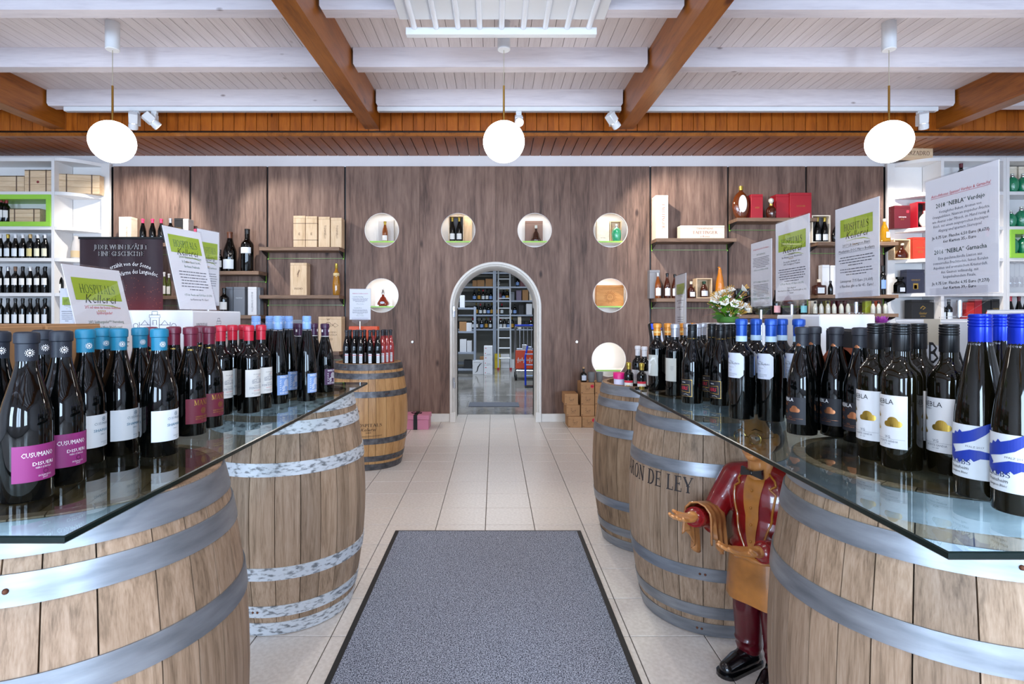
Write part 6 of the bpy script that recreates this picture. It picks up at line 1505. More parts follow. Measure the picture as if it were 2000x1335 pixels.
# stemware hanging upside down
for k in range(5):
    px = 1972 + k * 9.5; y = 6.60 + (k % 2) * .08
    t = thing('wine_glass', 'clear stemmed glass hanging upside down, %s from left at right edge' % on[k], 'glass', (XA(px, y), y, SZ[5] - .042 - .30), 0, 'hanging stemmed glasses')
    MB().lathe([(.030, .0), (.036, .04), (.034, .09), (.022, .12), (.004, .135)], 16).obj('bowl', ACRYLIC, t); MB().lathe([(.0035, .13), (.0035, .285)], 8).obj('stem', ACRYLIC, t); MB().lathe([(.004, .285), (.032, .297), (.032, .3), (0, .3)], 16).obj('foot', ACRYLIC, t)
for k, px in enumerate((1973, 1990, 2004)): sbot('red capped bottle, %s from left on the lowest visible right edge shelf' % on[k], px, 578, SZ[3], 6.61, 'burgundy', BOTTLE, [CRED, DARKRED, CWINE][k], None, r=.038, group='red capped bottles low at right edge')
pr = txt(BRN, 'MARZADRO', 0, .03, .05, .36, font='serif')
sbox('long pale wooden box with dark lettering lying on top of right bookcase', 1751, 1824, 288, ZT, 6.56, .12, PALEWOOD, pr, name='wooden_box', rz=.08)

# ------------------------------------------------------------------ storeroom
def rack(label, x0, x1, y0, y1, levels, zt_, m):
    t = thing('metal_rack', label, 'rack', ((x0 + x1) / 2, (y0 + y1) / 2, 0)); hx, hy = (x1 - x0) / 2, (y1 - y0) / 2
    for sx_ in (-1, 1):
        for sy_ in (-1, 1): MB().box(sx_ * hx - .02, sx_ * hx + .02, sy_ * hy - .02, sy_ * hy + .02, 0, zt_).obj('upright', m, t)
    for z in levels: MB().box(-hx, hx, -hy, hy, z - .045, z, b=.004).obj('shelf', m, t)
    return t
RACK = mat('grey_steel_rack', (150, 158, 172), .45, .3)
LV = [.12, 1.0, 1.37, 1.74, 2.10, 2.47]
YR = 14.3
rack('tall steel rack left of the ladder at the storeroom back', -1.55, -.022, YR, YR + .5, LV, 2.9, RACK)
rack('tall steel rack behind the ladder at the storeroom back', .022, 1.55, YR, YR + .5, LV, 2.9, RACK)
rack('low grey steel rack at left in the storeroom', XA(880, 12.6), XA(927, 12.6), 12.6, 13.1, [.12, .5, .98, 1.52], 1.54, RACK)
ALU = mat('aluminium', (206, 210, 216), .35, .25)
ld = thing('ladder', 'leaning aluminium ladder in the storeroom', 'ladder', (XA(985, 13.9), 13.9, 0))
lw = (XA(997, 13.9) - XA(974, 13.9)) / 2
for s in (-1, 1):
    MB().tube([(s * lw * 1.04, -.25, .02), (s * lw, .38, 3.0)], .022, 6).obj('rail', ALU, ld)
    MB().box(s * lw * 1.04 - .03, s * lw * 1.04 + .03, -.29, -.22, 0, .05).obj('foot', REDCARD, ld)
for k in range(11):
    z_ = .28 + k * .25; yy = -.25 + .63 * z_ / 3.0
    MB().tube([(-lw * 1.03, yy, z_), (lw * 1.03, yy, z_)], .018, 6).obj('rung', ALU, ld)
def tinybot(shape, h, r, cap, labm):
    mb = MB(); mb.lathe([(a * r, b * h) for a, b in SHAPES[shape]], 10, 0); rn_ = .4 * r + .001
    mb.lathe([(rn_, h * .8), (rn_, h), (0, h)], 8, 1); mb.lathe([(r + .001, h * .12), (r + .001, h * .42)], 10, 2)
    return mb.mesh('bottle', [BOTTLE, cap, labm])
TB = [tinybot('bordeaux', .30, .038, CBLK, LCREAM), tinybot('burgundy', .29, .042, CRED, LWHITE), tinybot('bordeaux', .31, .04, CGOLD, cc('amber_label', (190, 140, 50), .6)), tinybot('burgundy', .28, .045, CBLK, LBLUE)]
left_b = {1: [-.57, -.47, -.34, -.22, -.11], 2: [-.48, -.37, -.26, -.16, -.075], 3: [-.53, -.41, -.30, -.2, -.10], 4: []}
right_b = {1: [.16, .26, .36, .46, .95], 2: [.09, .19, .42, .53, 1.05, 1.16], 3: [.235, .33], 4: [.10, .60]}
ln = {1: 'lowest', 2: 'second lowest', 3: 'third', 4: 'top'}
for side, dct in (('left', left_b), ('right', right_b)):
    for lev, xs in dct.items():
        for k, x in enumerate(xs):
            o = put('bottle', TB[(k * 3 + lev) % 4], None, (x, YR + .12, LV[lev]), rz=0)
            tag(o, 'bottle %s from left on %s shown shelf of the %s storeroom rack' % (on[k], ln[lev], side), 'bottle', 'storeroom rack bottles')
BX = [(.60, .70, 1, .34, 'pale tall carton', CREAMWOOD), (1.02, 1.14, 1, .38, 'yellow tube carton', cc('yellow_card', (214, 186, 30), .5)), (.78, .88, 1, .2, 'black oval label carton', BLACKCARD),
      (.62, .76, 2, .26, 'framed bottle carton', BLACKCARD), (.82, .98, 2, .28, 'white square carton', WHITECARD), (.38, .52, 3, .22, 'dark grey carton', GREYCARD), (.56, .70, 3, .26, 'mauve carton', cc('mauve_card', (120, 106, 128), .6)), (.72, .88, 3, .27, 'brown carton with window', KRAFT), (.90, 1.06, 3, .26, 'gold framed carton', CREAMWOOD), (.06, .18, 3, .2, 'red lettered carton', DARKRED),
      (-.58, -.46, 4, .16, 'first kraft carton', KRAFT), (-.46, -.26, 4, .17, 'second kraft carton', KRAFT), (-.24, -.04, 4, .2, 'third kraft carton', KRAFT), (.36, .52, 4, .26, 'dark picture carton', BLACKCARD), (.66, .82, 4, .2, 'dark red carton', DARKRED)]
for a, b_, lev, h, lb, m_ in BX:
    t = thing('carton', lb + ' on %s shown shelf of the tall storeroom rack' % ln[lev], 'box', ((a + b_) / 2, YR + .14, LV[lev]), 0, 'storeroom rack cartons')
    MB().box(-(b_ - a) / 2 + .004, (b_ - a) / 2 - .004, -.1, .1, 0, h - .02, b=.003).obj('box_body', m_, t); MB().box(-(b_ - a) / 2 + .004, (b_ - a) / 2 - .004, -.1, .1, h - .019, h, b=.003).obj('lid', m_, t)
def fbox(label, px0, px1, pyt, pyb, y, m, z=0.0, depth=.3, pr=None):
    x0, x1 = XA(px0, y), XA(px1, y); h = (pyb - pyt) * y / F
    t = thing('carton', label, 'box', ((x0 + x1) / 2, y + depth / 2, z), 0, 'storeroom floor cartons'); hx = (x1 - x0) / 2
    b = MB().box(-hx, hx, -depth / 2, depth / 2, 0, h, b=.004).obj('box_body', m, t)
    MB().box(-hx + .003, hx - .003, -depth / 2 + .003, -.002, h - .002, h + .003).box(-hx + .003, hx - .003, .002, depth / 2 - .003, h - .002, h + .003).obj('flap', m, t)
    if pr: pr.build('box_print', lambda a, q_: (a, -depth / 2 - .001, q_), b)
    return t
pr = Print(); pr.stroke(INK, [(-.07, .04), (-.02, .08), (.0, .17), (.05, .24), (.09, .26)], [.004, .022, .028, .02, .004]); pr.text(GREYINK, 'SAN PELLEGRO', -.02, .27, .016, width=.16)
fbox('white storeroom carton with black curved stroke', 923, 944.5, 705.5, 732, 12.5, WHITECARD, 0, .3, pr)
for k in range(3):
    pr = Print(); pr.rect(REDINK, -.07, .16, -.04, .175); pr.rect(REDINK, -.07, .04, -.055, .06); pr.rect(GREYINK, -.03, .03, .05, .036)
    fbox(['bottom', 'middle', 'top'][k] + ' white carton of the three high storeroom stack', 945, 962, 713.6, 732, 12.4, WHITECARD, k * .217, .3, pr)
fbox('tall opened kraft carton behind the white storeroom stack', 937, 952, 674, 704, 13.0, KRAFT, .0, .2)
fbox('yellow carton by the storeroom ladder', 966, 977, 690, 718, 14.0, cc('yellow_card', (214, 186, 30), .5), 0, .2)
fbox('white carton behind the ladder foot', 978, 995, 690, 717, 14.1, WHITECARD, 0, .16)
fbox('white low carton right of the ladder foot', 999, 1010, 700, 717, 14.0, WHITECARD, 0, .2)
for k, (a, b_, z0, h, m_, lb) in enumerate(((898, 907, 1.52, 24, WHITECARD, 'white carton on top of low storeroom rack'), (897, 911, .98, 18, KRAFT, 'kraft carton on low storeroom rack upper shelf'), (898, 911, .5, 25, WHITECARD, 'white carton on low storeroom rack middle shelf'), (912, 921, .5, 22, WHITECARD, 'small white carton beside it on low storeroom rack middle shelf'), (906, 921, .12, 16, BLACKCARD, 'dark carton on low storeroom rack bottom shelf'), (911, 921, .98, 16, WHITECARD, 'white carton with orange band on low storeroom rack upper shelf'))):
    fbox(lb, a, b_, 600, 600 + h, 12.66, m_, z0, .25)
sbx = tag(MB().box(-.38, .36, 7.98, 8.36, .0, .008, b=.002).obj('threshold_mat', cc('slate_mat', (92, 96, 108), .8)), 'grey rectangular mat lying on the storeroom floor', 'mat')
# shopping trolley
tr = thing('trolley', 'metal trolley with orange front panel and goods in the storeroom', 'trolley', (XA(1029, 11.6), 11.6, 0))
hw_ = .24
for sx_ in (-1, 1):
    for sy_ in (-1, 1): MB().tube([(sx_ * hw_, sy_ * .25, .12), (sx_ * hw_, sy_ * .25, 1.1)], .014, 8).obj('post', CHROME, tr)
for sx_ in (-1, 1):
    for sy_ in (-1, 1):
        wh = MB().lathe([(.0, -.02), (.06, -.02), (.065, 0), (.06, .02), (0, .02)], 16, M=Matrix.Translation((sx_ * hw_, sy_ * .25, .066)) @ Matrix.Rotation(PI / 2, 4, 'Y')).obj('wheel', RUBBER, tr)
for z_ in (.2, .62, 1.1):
    MB().tube([(-hw_, -.25, z_), (hw_, -.25, z_), (hw_, .25, z_), (-hw_, .25, z_), (-hw_, -.25, z_)], .011, 6).obj('rail', CHROME, tr)
for k in range(7): MB().tube([(-hw_ + k * hw_ / 3, -.25, .62), (-hw_ + k * hw_ / 3, -.25, 1.1)], .005, 5).obj('wire', CHROME, tr)
pn = MB().box(-hw_ - .01, hw_ + .01, -.275, -.262, .24, .62, b=.003).obj('panel', cc('bright_orange_panel', (222, 72, 20), .4), tr)
q = Print()
for k in range(11): q.stroke(PW, [(-.2 + k * .04, .36 + .02 * (k % 3)), (-.19 + k * .04, .47 - .03 * (k % 2))], .014)
q.stroke(PW, [(-.22, .42), (.22, .415)], .012); q.build('panel_print', lambda a, b: (a, -.277, b), pn)
MB().box(-hw_ + .02, hw_ - .02, -.23, .23, .205, .22).obj('deck', CHROME, tr); MB().tube([(-hw_, .25, 1.12), (hw_, .25, 1.12)], .022, 8).obj('handle', cc('blue_grip', (20, 50, 160), .4), tr)
hd_ = thing('hand_truck', 'blue hand truck leaning at the storeroom doorway right side', 'hand truck', (XA(1039, 10.3), 10.3, 0))
MB().box(-.14, .14, -.16, .0, 0, .03, b=.004).obj('toe_plate', BLACK, hd_)
for s in (-1, 1): MB().tube([(s * .12, 0, .02), (s * .12 + .0, .12, .55), (s * .12 + .05, .2, .75)], .018, 8).obj('rail', cc('blue_tube', (24, 60, 190), .35), hd_)
for z_ in (.2, .4, .6): MB().tube([(-.12, .12 * z_ / .55, z_), (.12, .12 * z_ / .55, z_)], .012, 6).obj('rung', cc('pale_blue_tube', (150, 180, 220), .35), hd_)
for k, (a, m_, h) in enumerate(((-.16, LPALE, .42), (-.05, WHITECARD, .5), (.06, LPALE, .46), (.16, cc('blue_card', (60, 90, 170), .5), .4))):
    t = thing('carton', ['first', 'second', 'third', 'last'][k] + ' slim carton standing in the storeroom trolley', 'box', (XA(1029, 11.6) + a, 11.6, .221), 0, 'trolley cartons')
    MB().box(-.045, .045, -.1, .1, 0, h - .02, b=.003).obj('box_body', m_, t); MB().box(-.045, .045, -.1, .1, h - .019, h, b=.003).obj('lid', m_, t)
# ------------------------------------------------------------------ waiter statue
from mathutils.bvhtree import BVHTree
def remesh(mb, name, m, parent, voxel, smooth=3):
    me = mb.mesh(name + '_raw', m); o = bpy.data.objects.new(name, me); COL.objects.link(o)
    r = o.modifiers.new('r', 'REMESH'); r.mode = 'VOXEL'; r.voxel_size = voxel
    if smooth:
        s = o.modifiers.new('s', 'SMOOTH'); s.iterations = smooth; s.factor = .5
    out = bpy.data.meshes.new_from_object(o.evaluated_get(bpy.context.evaluated_depsgraph_get()))
    bpy.data.objects.remove(o); bpy.data.meshes.remove(me)
    out.name = name; out.polygons.foreach_set('use_smooth', [True] * len(out.polygons))
    if not out.materials: out.materials.append(m)
    return put(name, out, parent)
def chain(mb, pts, rs, seg=12):
    """rounded, tapering limb through the points"""
    for i, p in enumerate(pts): mb.ball(p, rs[i], seg, 8)
    for i in range(len(pts) - 1): mb.tube([pts[i], pts[i + 1]], [rs[i], rs[i + 1]], seg)
ANG = R(-145); fx, fy = math.cos(ANG), math.sin(ANG)
st = thing('waiter_statue', 'painted waiter statue in red jacket with towel over arm between right barrels', 'statue', (.978, 2.005, 0), ANG - PI / 2)
st.scale = (1.12, 1.05, 1.0)
# local frame: -x is the figure's left ... rotate so that +y is forward, +x is its right
SKIN = mat('statue_skin', (206, 138, 78), .28, noise=.12, ns=14, coat=.4)
JRED = mat('statue_red', (128, 14, 20), .25, noise=.25, ns=12, coat=.5)
TRED = mat('statue_dark_red', (84, 10, 22), .28, noise=.2, ns=12, coat=.4)
TAN = mat('statue_tan', (176, 112, 48), .3, noise=.22, ns=16, coat=.4)
TOWEL = mat('statue_towel', (178, 118, 68), .3, noise=.2, ns=18, coat=.4)
SBLK = mat('statue_black', (10, 10, 13), .2, coat=.5)
TRIM = mat('statue_gold_trim', (168, 104, 30), .3, coat=.3)
def hand(mb, w, tip, n, thumb):
    w = Vector(w); tip = Vector(tip); d = (tip - w).normalized(); n = Vector(n); n = (n - d * n.dot(d)).normalized(); s = d.cross(n) * thumb
    L_ = (tip - w).length; pl = L_ * .48
    for k in range(4):
        o_ = (-1.5 + k) * .0125
        chain(mb, [w + s * o_ * .5, w + d * pl * .5 + s * o_ * .9 - n * .002, w + d * pl + s * o_], [.0125, .011, .0095], 10)
        ln = L_ * (.44, .52, .50, .38)[k] if thumb > 0 else L_ * (.38, .50, .52, .44)[k]
        b = w + d * pl + s * o_; sp = s * (o_ * .28)
        chain(mb, [b, b + d * ln * .45 + sp * .5 + n * .002, b + d * ln * .78 + sp + n * .007, b + d * ln + sp * 1.2 + n * .015], [.0085, .0078, .007, .0058], 8)
    tb = w + d * pl * .28 + s * .016
    chain(mb, [tb, tb + d * .022 + s * .016 + n * .006, tb + d * .042 + s * .020 + n * .016], [.011, .009, .007], 8)
RS, RE, RW_, RT = (.098, .0, .695), (.142, .075, .535), (.125, .215, .572), (.11, .335, .588)
LS, LE, LW_, LT = (-.098, .0, .695), (-.145, .07, .505), (-.095, .215, .530), (-.05, .345, .552)
bd = MB()
bd.ball((0, .030, .865), (.056, .066, .078), 24, 18); bd.ball((0, .048, .822), (.042, .046, .046), 20, 14); bd.ball((0, .075, .797), (.020, .018, .016), 12, 8)
chain(bd, [(0, .094, .868), (0, .108, .845)], [.008, .0125], 10); bd.ball((.009, .098, .842), .008, 8, 6); bd.ball((-.009, .098, .842), .008, 8, 6)
for s in (-1, 1):
    bd.ball((s * .058, .028, .86), (.009, .016, .022), 12, 8); bd.ball((s * .030, .075, .845), (.018, .018, .018), 12, 8); bd.ball((s * .024, .083, .884), (.020, .012, .008), 10, 6)
bd.ball((0, .092, .822), (.018, .008, .0055), 12, 6); bd.ball((0, .090, .812), (.015, .009, .006), 12, 6)
chain(bd, [(0, .015, .70), (0, .022, .80)], [.040, .037], 14)
bd.ball((0, 0, .62), (.095, .062, .11), 20, 14); bd.ball((0, .005, .48), (.088, .062, .10), 20, 14); bd.ball((0, 0, .40), (.088, .062, .07), 20, 14)
chain(bd, [RS, RE, RW_], [.036, .028, .019]); chain(bd, [LS, LE, LW_], [.036, .028, .019])
hand(bd, RW_, RT, (0, -.1, 1), 1); hand(bd, LW_, LT, (0, -.1, 1), -1)
for s in (-1, 1): chain(bd, [(s * .045, 0, .40), (s * .048, .012, .22), (s * .050, .0, .055)], [.048, .036, .026])
remesh(bd, 'body', SKIN, st, .0034, 2)
# jacket
jk = MB()
jk.ball((0, -.002, .625), (.112, .078, .118), 24, 16); jk.ball((0, .0, .52), (.104, .078, .12), 24, 16); jk.ball((0, -.002, .445), (.112, .080, .055), 24, 14)
chain(jk, [(.09, -.002, .705), (0, -.012, .735), (-.09, -.002, .705)], [.040, .036, .040], 16)
chain(jk, [RS, (.128, .03, .61), RE, (.134, .145, .552), (.129, .185, .562)], [.047, .043, .041, .035, .034], 16); chain(jk, [LS, (-.128, .03, .60), LE, (-.122, .14, .516), (-.105, .185, .525)], [.047, .044, .043, .037, .035], 16)
for P, Q in ((RE, 1), (LE, -1)):
    for k in range(5): jk.ball((P[0] + Q * .01 * math.sin(k * 2), P[1] - .03 + .02 * k, P[2] + .03 * math.cos(k * 1.7)), (.036, .016, .030), 10, 8)
jo = remesh(jk, 'jacket', JRED, st, .005, 4)
me = jo.data
bvh = BVHTree.FromPolygons([v.co.copy() for v in me.vertices], [tuple(p.vertices) for p in me.polygons])
def on(u, z, off=.0):
    h = bvh.ray_cast(Vector((u, .5, z)), Vector((0, -1, 0)))
    y = h[0].y if h[0] is not None else .05
    return Vector((u, y + off, z))
def patch(name, rows_, off, m, n=8):
    vs = []; fs = []
    for (z, u0, u1) in rows_:
        for i in range(n + 1): vs.append(on(u0 + (u1 - u0) * i / n, z, off))
    for k in range(len(rows_) - 1):
        for i in range(n): a = k * (n + 1) + i; fs.append((a, a + 1, a + n + 2, a + n + 1))
    k0 = len(vs); vs += [v - Vector((0, .006, 0)) for v in vs]
    fs2 = [tuple(reversed([i + k0 for i in f])) for f in fs]
    return MB().add([tuple(v) for v in vs], [f[::-1] for f in fs] + [f[::-1] for f in fs2], 0, True).obj(name, m, st)
sf = []
for k in range(15):
    z_ = .735 - k * .022; wv = .030 if k < 2 else .034 - .0018 * k
    sf.append((z_, -wv, wv))
shirt = patch('shirt_front', sf, .004, TAN)
for k, z_ in enumerate((.675, .615, .555, .495)):
    p = on(0, z_, .006); MB().ball(tuple(p), (.005, .003, .005), 10, 6).obj('shirt_button', TRIM, shirt)
for s in (-1, 1):
    pts = [on(s * u, z_, .003) for u, z_ in ((.034, .735), (.056, .715), (.062, .700), (.050, .688), (.068, .672), (.066, .64), (.058, .58), (.044, .52), (.022, .455))]
    fin = []
    for i in range(len(pts) - 1):
        for q_ in range(4):
            a = pts[i].lerp(pts[i + 1], q_ / 4); fin.append(on(a.x, a.z, .0025))
    fin.append(pts[-1])
    MB().tube(fin, .0036, 8).obj('lapel_trim', TRIM, jo)
p = on(-.03, .445, .004); MB().ball(tuple(p), (.007, .004, .007), 10, 6).obj('jacket_button', SBLK, jo)
for W_, E_, nm_ in ((RW_, (.129, .185, .562), 'cuff'), (LW_, (-.105, .185, .525), 'cuff')):
    MB().tube([Vector(E_).lerp(Vector(W_), -.1), Vector(E_).lerp(Vector(W_), .45)], [.0365, .0355], 18).obj(nm_, JRED, jo)
# bow tie
bt = Vector((0, .074, .738)); bx = MB()
bx.ball(tuple(bt), (.009, .009, .009), 12, 8)
for s in (-1, 1):
    bx.add([(bt.x, bt.y - .006, bt.z - .006), (bt.x, bt.y - .006, bt.z + .006), (bt.x + s * .034, bt.y - .008, bt.z + .017), (bt.x + s * .036, bt.y - .008, bt.z - .015), (bt.x, bt.y + .006, bt.z - .006), (bt.x, bt.y + .006, bt.z + .006), (bt.x + s * .034, bt.y + .004, bt.z + .017), (bt.x + s * .036, bt.y + .004, bt.z - .015)],
           [(0, 1, 2, 3), (7, 6, 5, 4), (0, 3, 7, 4), (1, 5, 6, 2), (2, 6, 7, 3)])
bx.obj('bow_tie', SBLK, st)
# apron and its rolled waistband
ap = MB(); n = 40; vs = []; fs = []
for k in range(9):
    z_ = .435 - .0205 * k
    for i in range(n + 1):
        a = R(-35) + R(250) * i / n; g_ = 1 + .022 * math.sin(a * 7) * (k / 8); fl_ = 1 + .10 * k / 8
        vs.append((.108 * fl_ * g_ * math.cos(a), .090 * fl_ * g_ * math.sin(a), z_ - .006 * math.sin(a * 3) * (k == 8)))
m_ = n + 1
for k in range(8):
    for i in range(n): fs.append((k * m_ + i, (k + 1) * m_ + i, (k + 1) * m_ + i + 1, k * m_ + i + 1))
k0 = len(vs); vs += [(x * .955, y * .955, z_) for x, y, z_ in vs]
fs += [tuple(i + k0 for i in f[::-1]) for f in fs] + [(8 * m_ + i, k0 + 8 * m_ + i, k0 + 8 * m_ + i + 1, 8 * m_ + i + 1) for i in range(n)]
apo = ap.add(vs, fs, 0, True).obj('apron', TAN, st)
MB().tube([(.112 * math.cos(R(-40) + R(260) * i / 24), .094 * math.sin(R(-40) + R(260) * i / 24), .437 + .004 * math.sin(i * 1.7)) for i in range(25)], [.008 + .003 * math.sin(i * 2.1) for i in range(25)], 8).obj('waistband', TAN, apo)
# trousers, shoes
for s in (-1, 1):
    tm = MB(); chain(tm, [(s * .045, 0, .40), (s * .048, .012, .22), (s * .050, .0, .07)], [.058, .046, .040], 16)
    for k in range(4): tm.ball((s * .050, .012 * math.sin(k * 2.2), .075 + .028 * k), (.043, .044, .012), 14, 6)
    remesh(tm, 'trouser_leg', TRED, st, .005, 3)
    sm_ = MB(); sm_.ball((s * .050, .0, .040), (.038, .045, .040), 14, 10); chain(sm_, [(s * .050, -.02, .030), (s * .055, .06, .032), (s * .060, .115, .024)], [.034, .033, .026], 14)
    sh_ = remesh(sm_, 'shoe', SBLK, st, .004, 3)
    MB().ext([(s * .05 + .036 * math.cos(a), -.02 + .036 * math.sin(a)) for a in [PI + PI * i / 8 for i in range(9)]] + [(s * .06 + .034 * math.cos(a), .115 + .034 * math.sin(a)) for a in [PI * i / 8 for i in range(9)]], 0, .013).obj('sole', SBLK, sh_)
# towel over the right forearm
tw = MB(); vs = []; fs = []; nu, nv = 22, 26
A0 = Vector((.142, .075, .545)); A1 = Vector((.131, .175, .568)); ax = (A1 - A0).normalized(); sd = ax.cross(Vector((0, 0, 1))).normalized()
for i in range(nu + 1):
    u = i / nu; c = A0.lerp(A1, u * 1.05 - .05)
    for j in range(nv + 1):
        v = j / nv; fold = .006 * math.sin(u * 19 + 1) + .003 * math.sin(u * 37)
        if v < .40: hgt = (v / .40); p = c + sd * (-.046 - fold * (1 - hgt) * 1.2) + Vector((0, 0, -.135 * (1 - hgt) * (.78 + .22 * math.sin(u * 6))))
        elif v < .60: a = PI * (v - .40) / .20; p = c + sd * (-.046 * math.cos(a)) + Vector((0, 0, .046 * math.sin(a) + .002 * math.sin(u * 19)))
        else: hgt = (v - .60) / .40; p = c + sd * (.046 + fold * hgt * 1.4) + Vector((0, 0, -.16 * hgt * (.72 + .28 * math.sin(u * 5.2 + .4)))) + ax * (.016 * hgt * (u - .4))
        vs.append(tuple(p))
for i in range(nu):
    for j in range(nv): a = i * (nv + 1) + j; fs.append((a, a + 1, a + nv + 2, a + nv + 1))
to = tw.add(vs, fs, 0, True).obj('towel', TOWEL, st)
so = to.modifiers.new('thickness', 'SOLIDIFY'); so.thickness = .006; so.offset = 0
# spectacles, eyes, brows, lips, hair
gl = MB()
for s in (-1, 1): gl.tube([(s * .025 + .0195 * math.cos(2 * PI * i / 20), .104 - .004 * abs(math.cos(2 * PI * i / 20)), .868 + .0195 * math.sin(2 * PI * i / 20)) for i in range(21)], .0013, 6, cap=False)
gl.tube([(-.0055, .104, .870), (0, .110, .873), (.0055, .104, .870)], .0013, 6)
for s in (-1, 1): gl.tube([(s * .0445, .100, .870), (s * .060, .03, .872)], .0012, 6)
go = gl.obj('spectacles', BRASS, st)
for s in (-1, 1):
    MB().lathe([(0, 0), (.019, 0)], 20, M=Matrix.Translation((s * .025, .103, .868)) @ Matrix.Rotation(PI / 2, 4, 'X')).obj('lens', ACRYLIC, go)
    MB().ball((s * .024, .083, .868), (.0105, .008, .0075), 12, 8).obj('eye', mat('statue_eye', (214, 200, 180), .2), st)
    MB().ball((s * .024, .0905, .868), (.004, .002, .004), 10, 6).obj('iris', SBLK, st)
    MB().tube([(s * .010, .094, .893), (s * .024, .096, .900), (s * .040, .086, .894)], [.001, .002, .001], 6).obj('eyebrow', SBLK, st)
MB().ball((0, .0975, .8225), (.014, .004, .0035), 12, 6).ball((0, .0965, .8165), (.012, .004, .0035), 12, 6).obj('lips', mat('statue_lips', (150, 52, 40), .3), st)
hr = MB(); hr.ball((0, .012, .888), (.060, .066, .060), 20, 14); hr.ball((0, -.018, .855), (.058, .05, .06), 18, 12)
remesh(hr, 'hair', mat('statue_hair', (52, 28, 16), .35, noise=.3, ns=40, coat=.3), st, .005, 2)

# ------------------------------------------------------------------ lily bouquet, purple bloom, card terminal
def petal(L_, w_, bend, lift, n=6):
    vs = []; fs = []
    for i in range(n + 1):
        t = i / n; ww = w_ * math.sin(PI * min(1, .12 + t * .88)) ** .8 * (1 if t < .98 else .2)
        x = L_ * t * math.cos(bend * t); z = L_ * (lift * t - .6 * (1 - math.cos(bend * t)) * t)
        for s in (-1, 0, 1): vs.append((x, s * ww, z + (.10 * ww if s else 0)))
    for i in range(n):
        for s in range(2): a = i * 3 + s; fs.append((a, a + 3, a + 4, a + 1))
    return vs, fs
LILY = mat('lily_white', (240, 238, 232), .5); STAM = mat('stamen', (196, 150, 60), .6); LEAF = mat('leaf_green', (58, 110, 38), .5, var=.2, noise=.15); LEAFL = mat('leaf_lime', (96, 150, 30), .5, var=.2)
def flower_mesh(m, L_=.055, w_=.012, np_=6, bend=1.5, lift=.75):
    mb = MB()
    for k in range(np_):
        vs, fs = petal(L_ * (1 if k % 2 else .92), w_ * (1 if k % 2 else .8), bend, lift)
        mb.add(vs, fs, 0, True, Matrix.Rotation(2 * PI * k / np_ + .2, 4, 'Z'))
    for k in range(5): mb.tube([(0, 0, 0), (.006 * math.cos(k * 1.26), .006 * math.sin(k * 1.26), .02), (.011 * math.cos(k * 1.26), .011 * math.sin(k * 1.26), .034)], [.0008, .0008, .002], 5, mi=1)
    return mb.mesh('lily', [m, STAM])
fm_ = flower_mesh(LILY); bt_ = flower_mesh(LILY, .018, .006, 5, 1.2, .6)
BC = Vector((1.125, 2.66, 1.2655))
bq = thing('bouquet', 'white lily bouquet with green leaves standing on a white carton', 'flowers', BC)
MB().lathe([(0, 0), (.040, 0), (.048, .004), (.052, .028), (.048, .029), (.044, .008), (0, .008)], 24).obj('bowl', cc('moss_green_bowl', (58, 104, 30), .7), bq)
qr = random.Random(3)
for k in range(15):
    a = k * 2.4; rr = .035 + .05 * ((k * .37) % 1); z_ = .06 + .105 * ((k * .618) % 1)
    p = Vector((rr * math.cos(a), rr * math.sin(a) * .8, z_))
    o = put('lily', fm_, bq, p); dv = Vector((p.x * 1.2 - .03, p.y - .05, .045)); o.rotation_euler = dv.to_track_quat('Z', 'Y').to_euler()
    MB().tube([(0, 0, .02), (p.x * .4, p.y * .4, z_ * .6), tuple(p)], .0018, 5).obj('stem', LEAF, bq)
for k in range(26):
    a = k * 2.4 + 1; rr = .02 + .05 * qr.random(); p = Vector((rr * math.cos(a), rr * math.sin(a), .03 + .10 * qr.random()))
    o = put('small_bloom', bt_, bq, p); o.rotation_euler = Vector((p.x, p.y - .03, .05)).to_track_quat('Z', 'Y').to_euler()
vs, fs = petal(.085, .016, .9, .5); lmA = MB().add(vs, fs, 0, True).mesh('leaf', LEAF); lmB = MB().add(vs, fs, 0, True).mesh('leaf', LEAFL)
for k in range(44):
    a = k * 2.4; p = Vector((.025 * math.cos(a), .025 * math.sin(a), .015 + .075 * qr.random()))
    o = put('leaf', lmB if k % 3 else lmA, bq, p); o.rotation_euler = (qr.uniform(-.5, .5), qr.uniform(-.7, .3), a); o.scale = [.7 + .6 * qr.random()] * 3
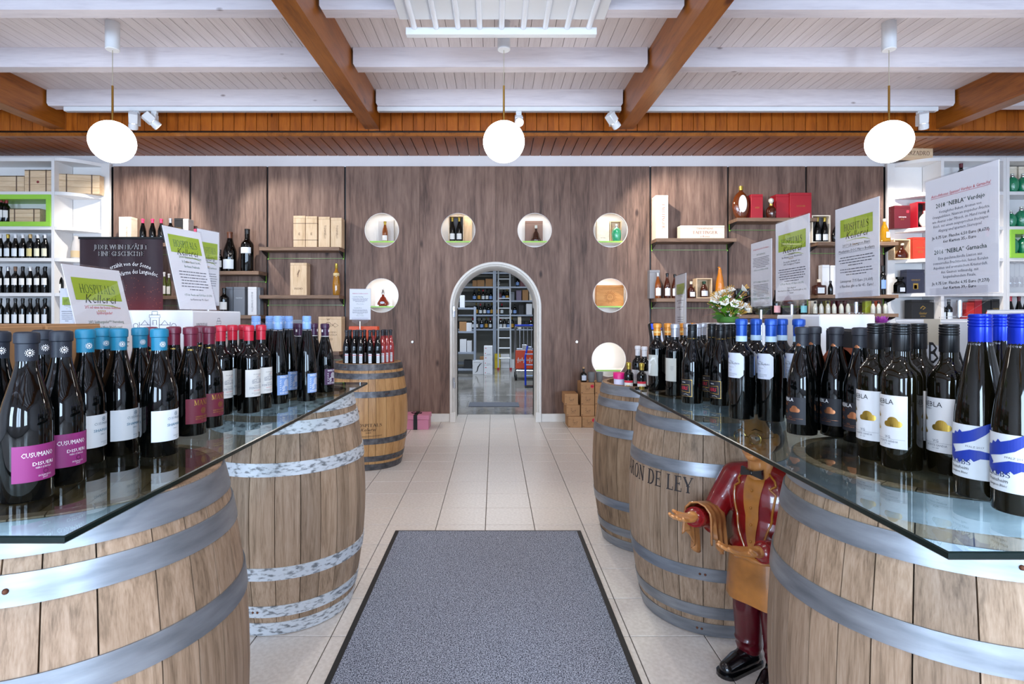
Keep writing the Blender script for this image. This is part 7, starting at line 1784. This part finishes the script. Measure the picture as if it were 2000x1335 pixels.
for k in range(5):
    a = [2.6, 3.0, .4, .1, -.5][k]; MB().tube([(0, 0, .05), (.06 * math.cos(a), .03 * math.sin(a), .05 + .02 * k), (.13 * math.cos(a), .05 * math.sin(a), .03 + .035 * k)], [.0018, .0014, .0008], 5).obj('twig', cc('twig', (120, 80, 60), .7), bq)
PUR = mat('purple_petal', (168, 70, 160), .5)
pf = thing('potted_bloom', 'purple flower in slim pot behind the right white cartons', 'flowers', (1.335, 1.90, ZG))
MB().lathe([(0, 0), (.035, 0), (.045, .09), (.040, .09), (.032, .01), (0, .01)], 20).obj('pot', WHITE, pf)
MB().tube([(0, 0, .01), (0, .004, .16), (0, 0, .30)], .003, 6).obj('stem', LEAF, pf)
pm_ = MB()
for ring, (np_, L_, lf) in enumerate(((11, .036, .35), (10, .032, .75), (8, .026, 1.2), (5, .02, 1.7))):
    for k in range(np_):
        v2, f2 = petal(L_, .007, .6, lf); pm_.add(v2, f2, 0, True, Matrix.Rotation(2 * PI * k / np_ + ring * .3, 4, 'Z'))
pm_.obj('flower_head', PUR, pf, (0, 0, .30))
for k in range(4):
    o = put('leaf', lmA, pf, (0, 0, .14 + .04 * k)); o.rotation_euler = (0, -.4, k * 1.7)
ct = thing('card_terminal', 'card payment terminal with blue screen behind the ochre capsules', 'card terminal', (.985, 3.36, .855))
MB().lathe([(0, 0), (.05, 0), (.05, .012), (.014, .02), (.012, .30), (0, .30)], 20).obj('stand', BLACK, ct)
Mt = Matrix.Translation((0, -.01, .33)) @ Matrix.Rotation(R(62), 4, 'X')
MB().box(-.04, .04, -.09, .08, -.02, .015, b=.006, M=Mt).obj('housing', BLACK, ct)
MB().box(-.030, .030, .03, .068, .0152, .0165, M=Mt).obj('screen', mat('blue_screen', (40, 70, 220), .3, emit=1.2), ct)
MB().box(-.030, .030, -.08, .02, .0152, .0175, M=Mt).obj('keypad', LPALE, ct)
MB().box(-.028, .028, -.11, -.075, .010, .013, M=Mt).obj('paper_slip', REDCARD, ct)
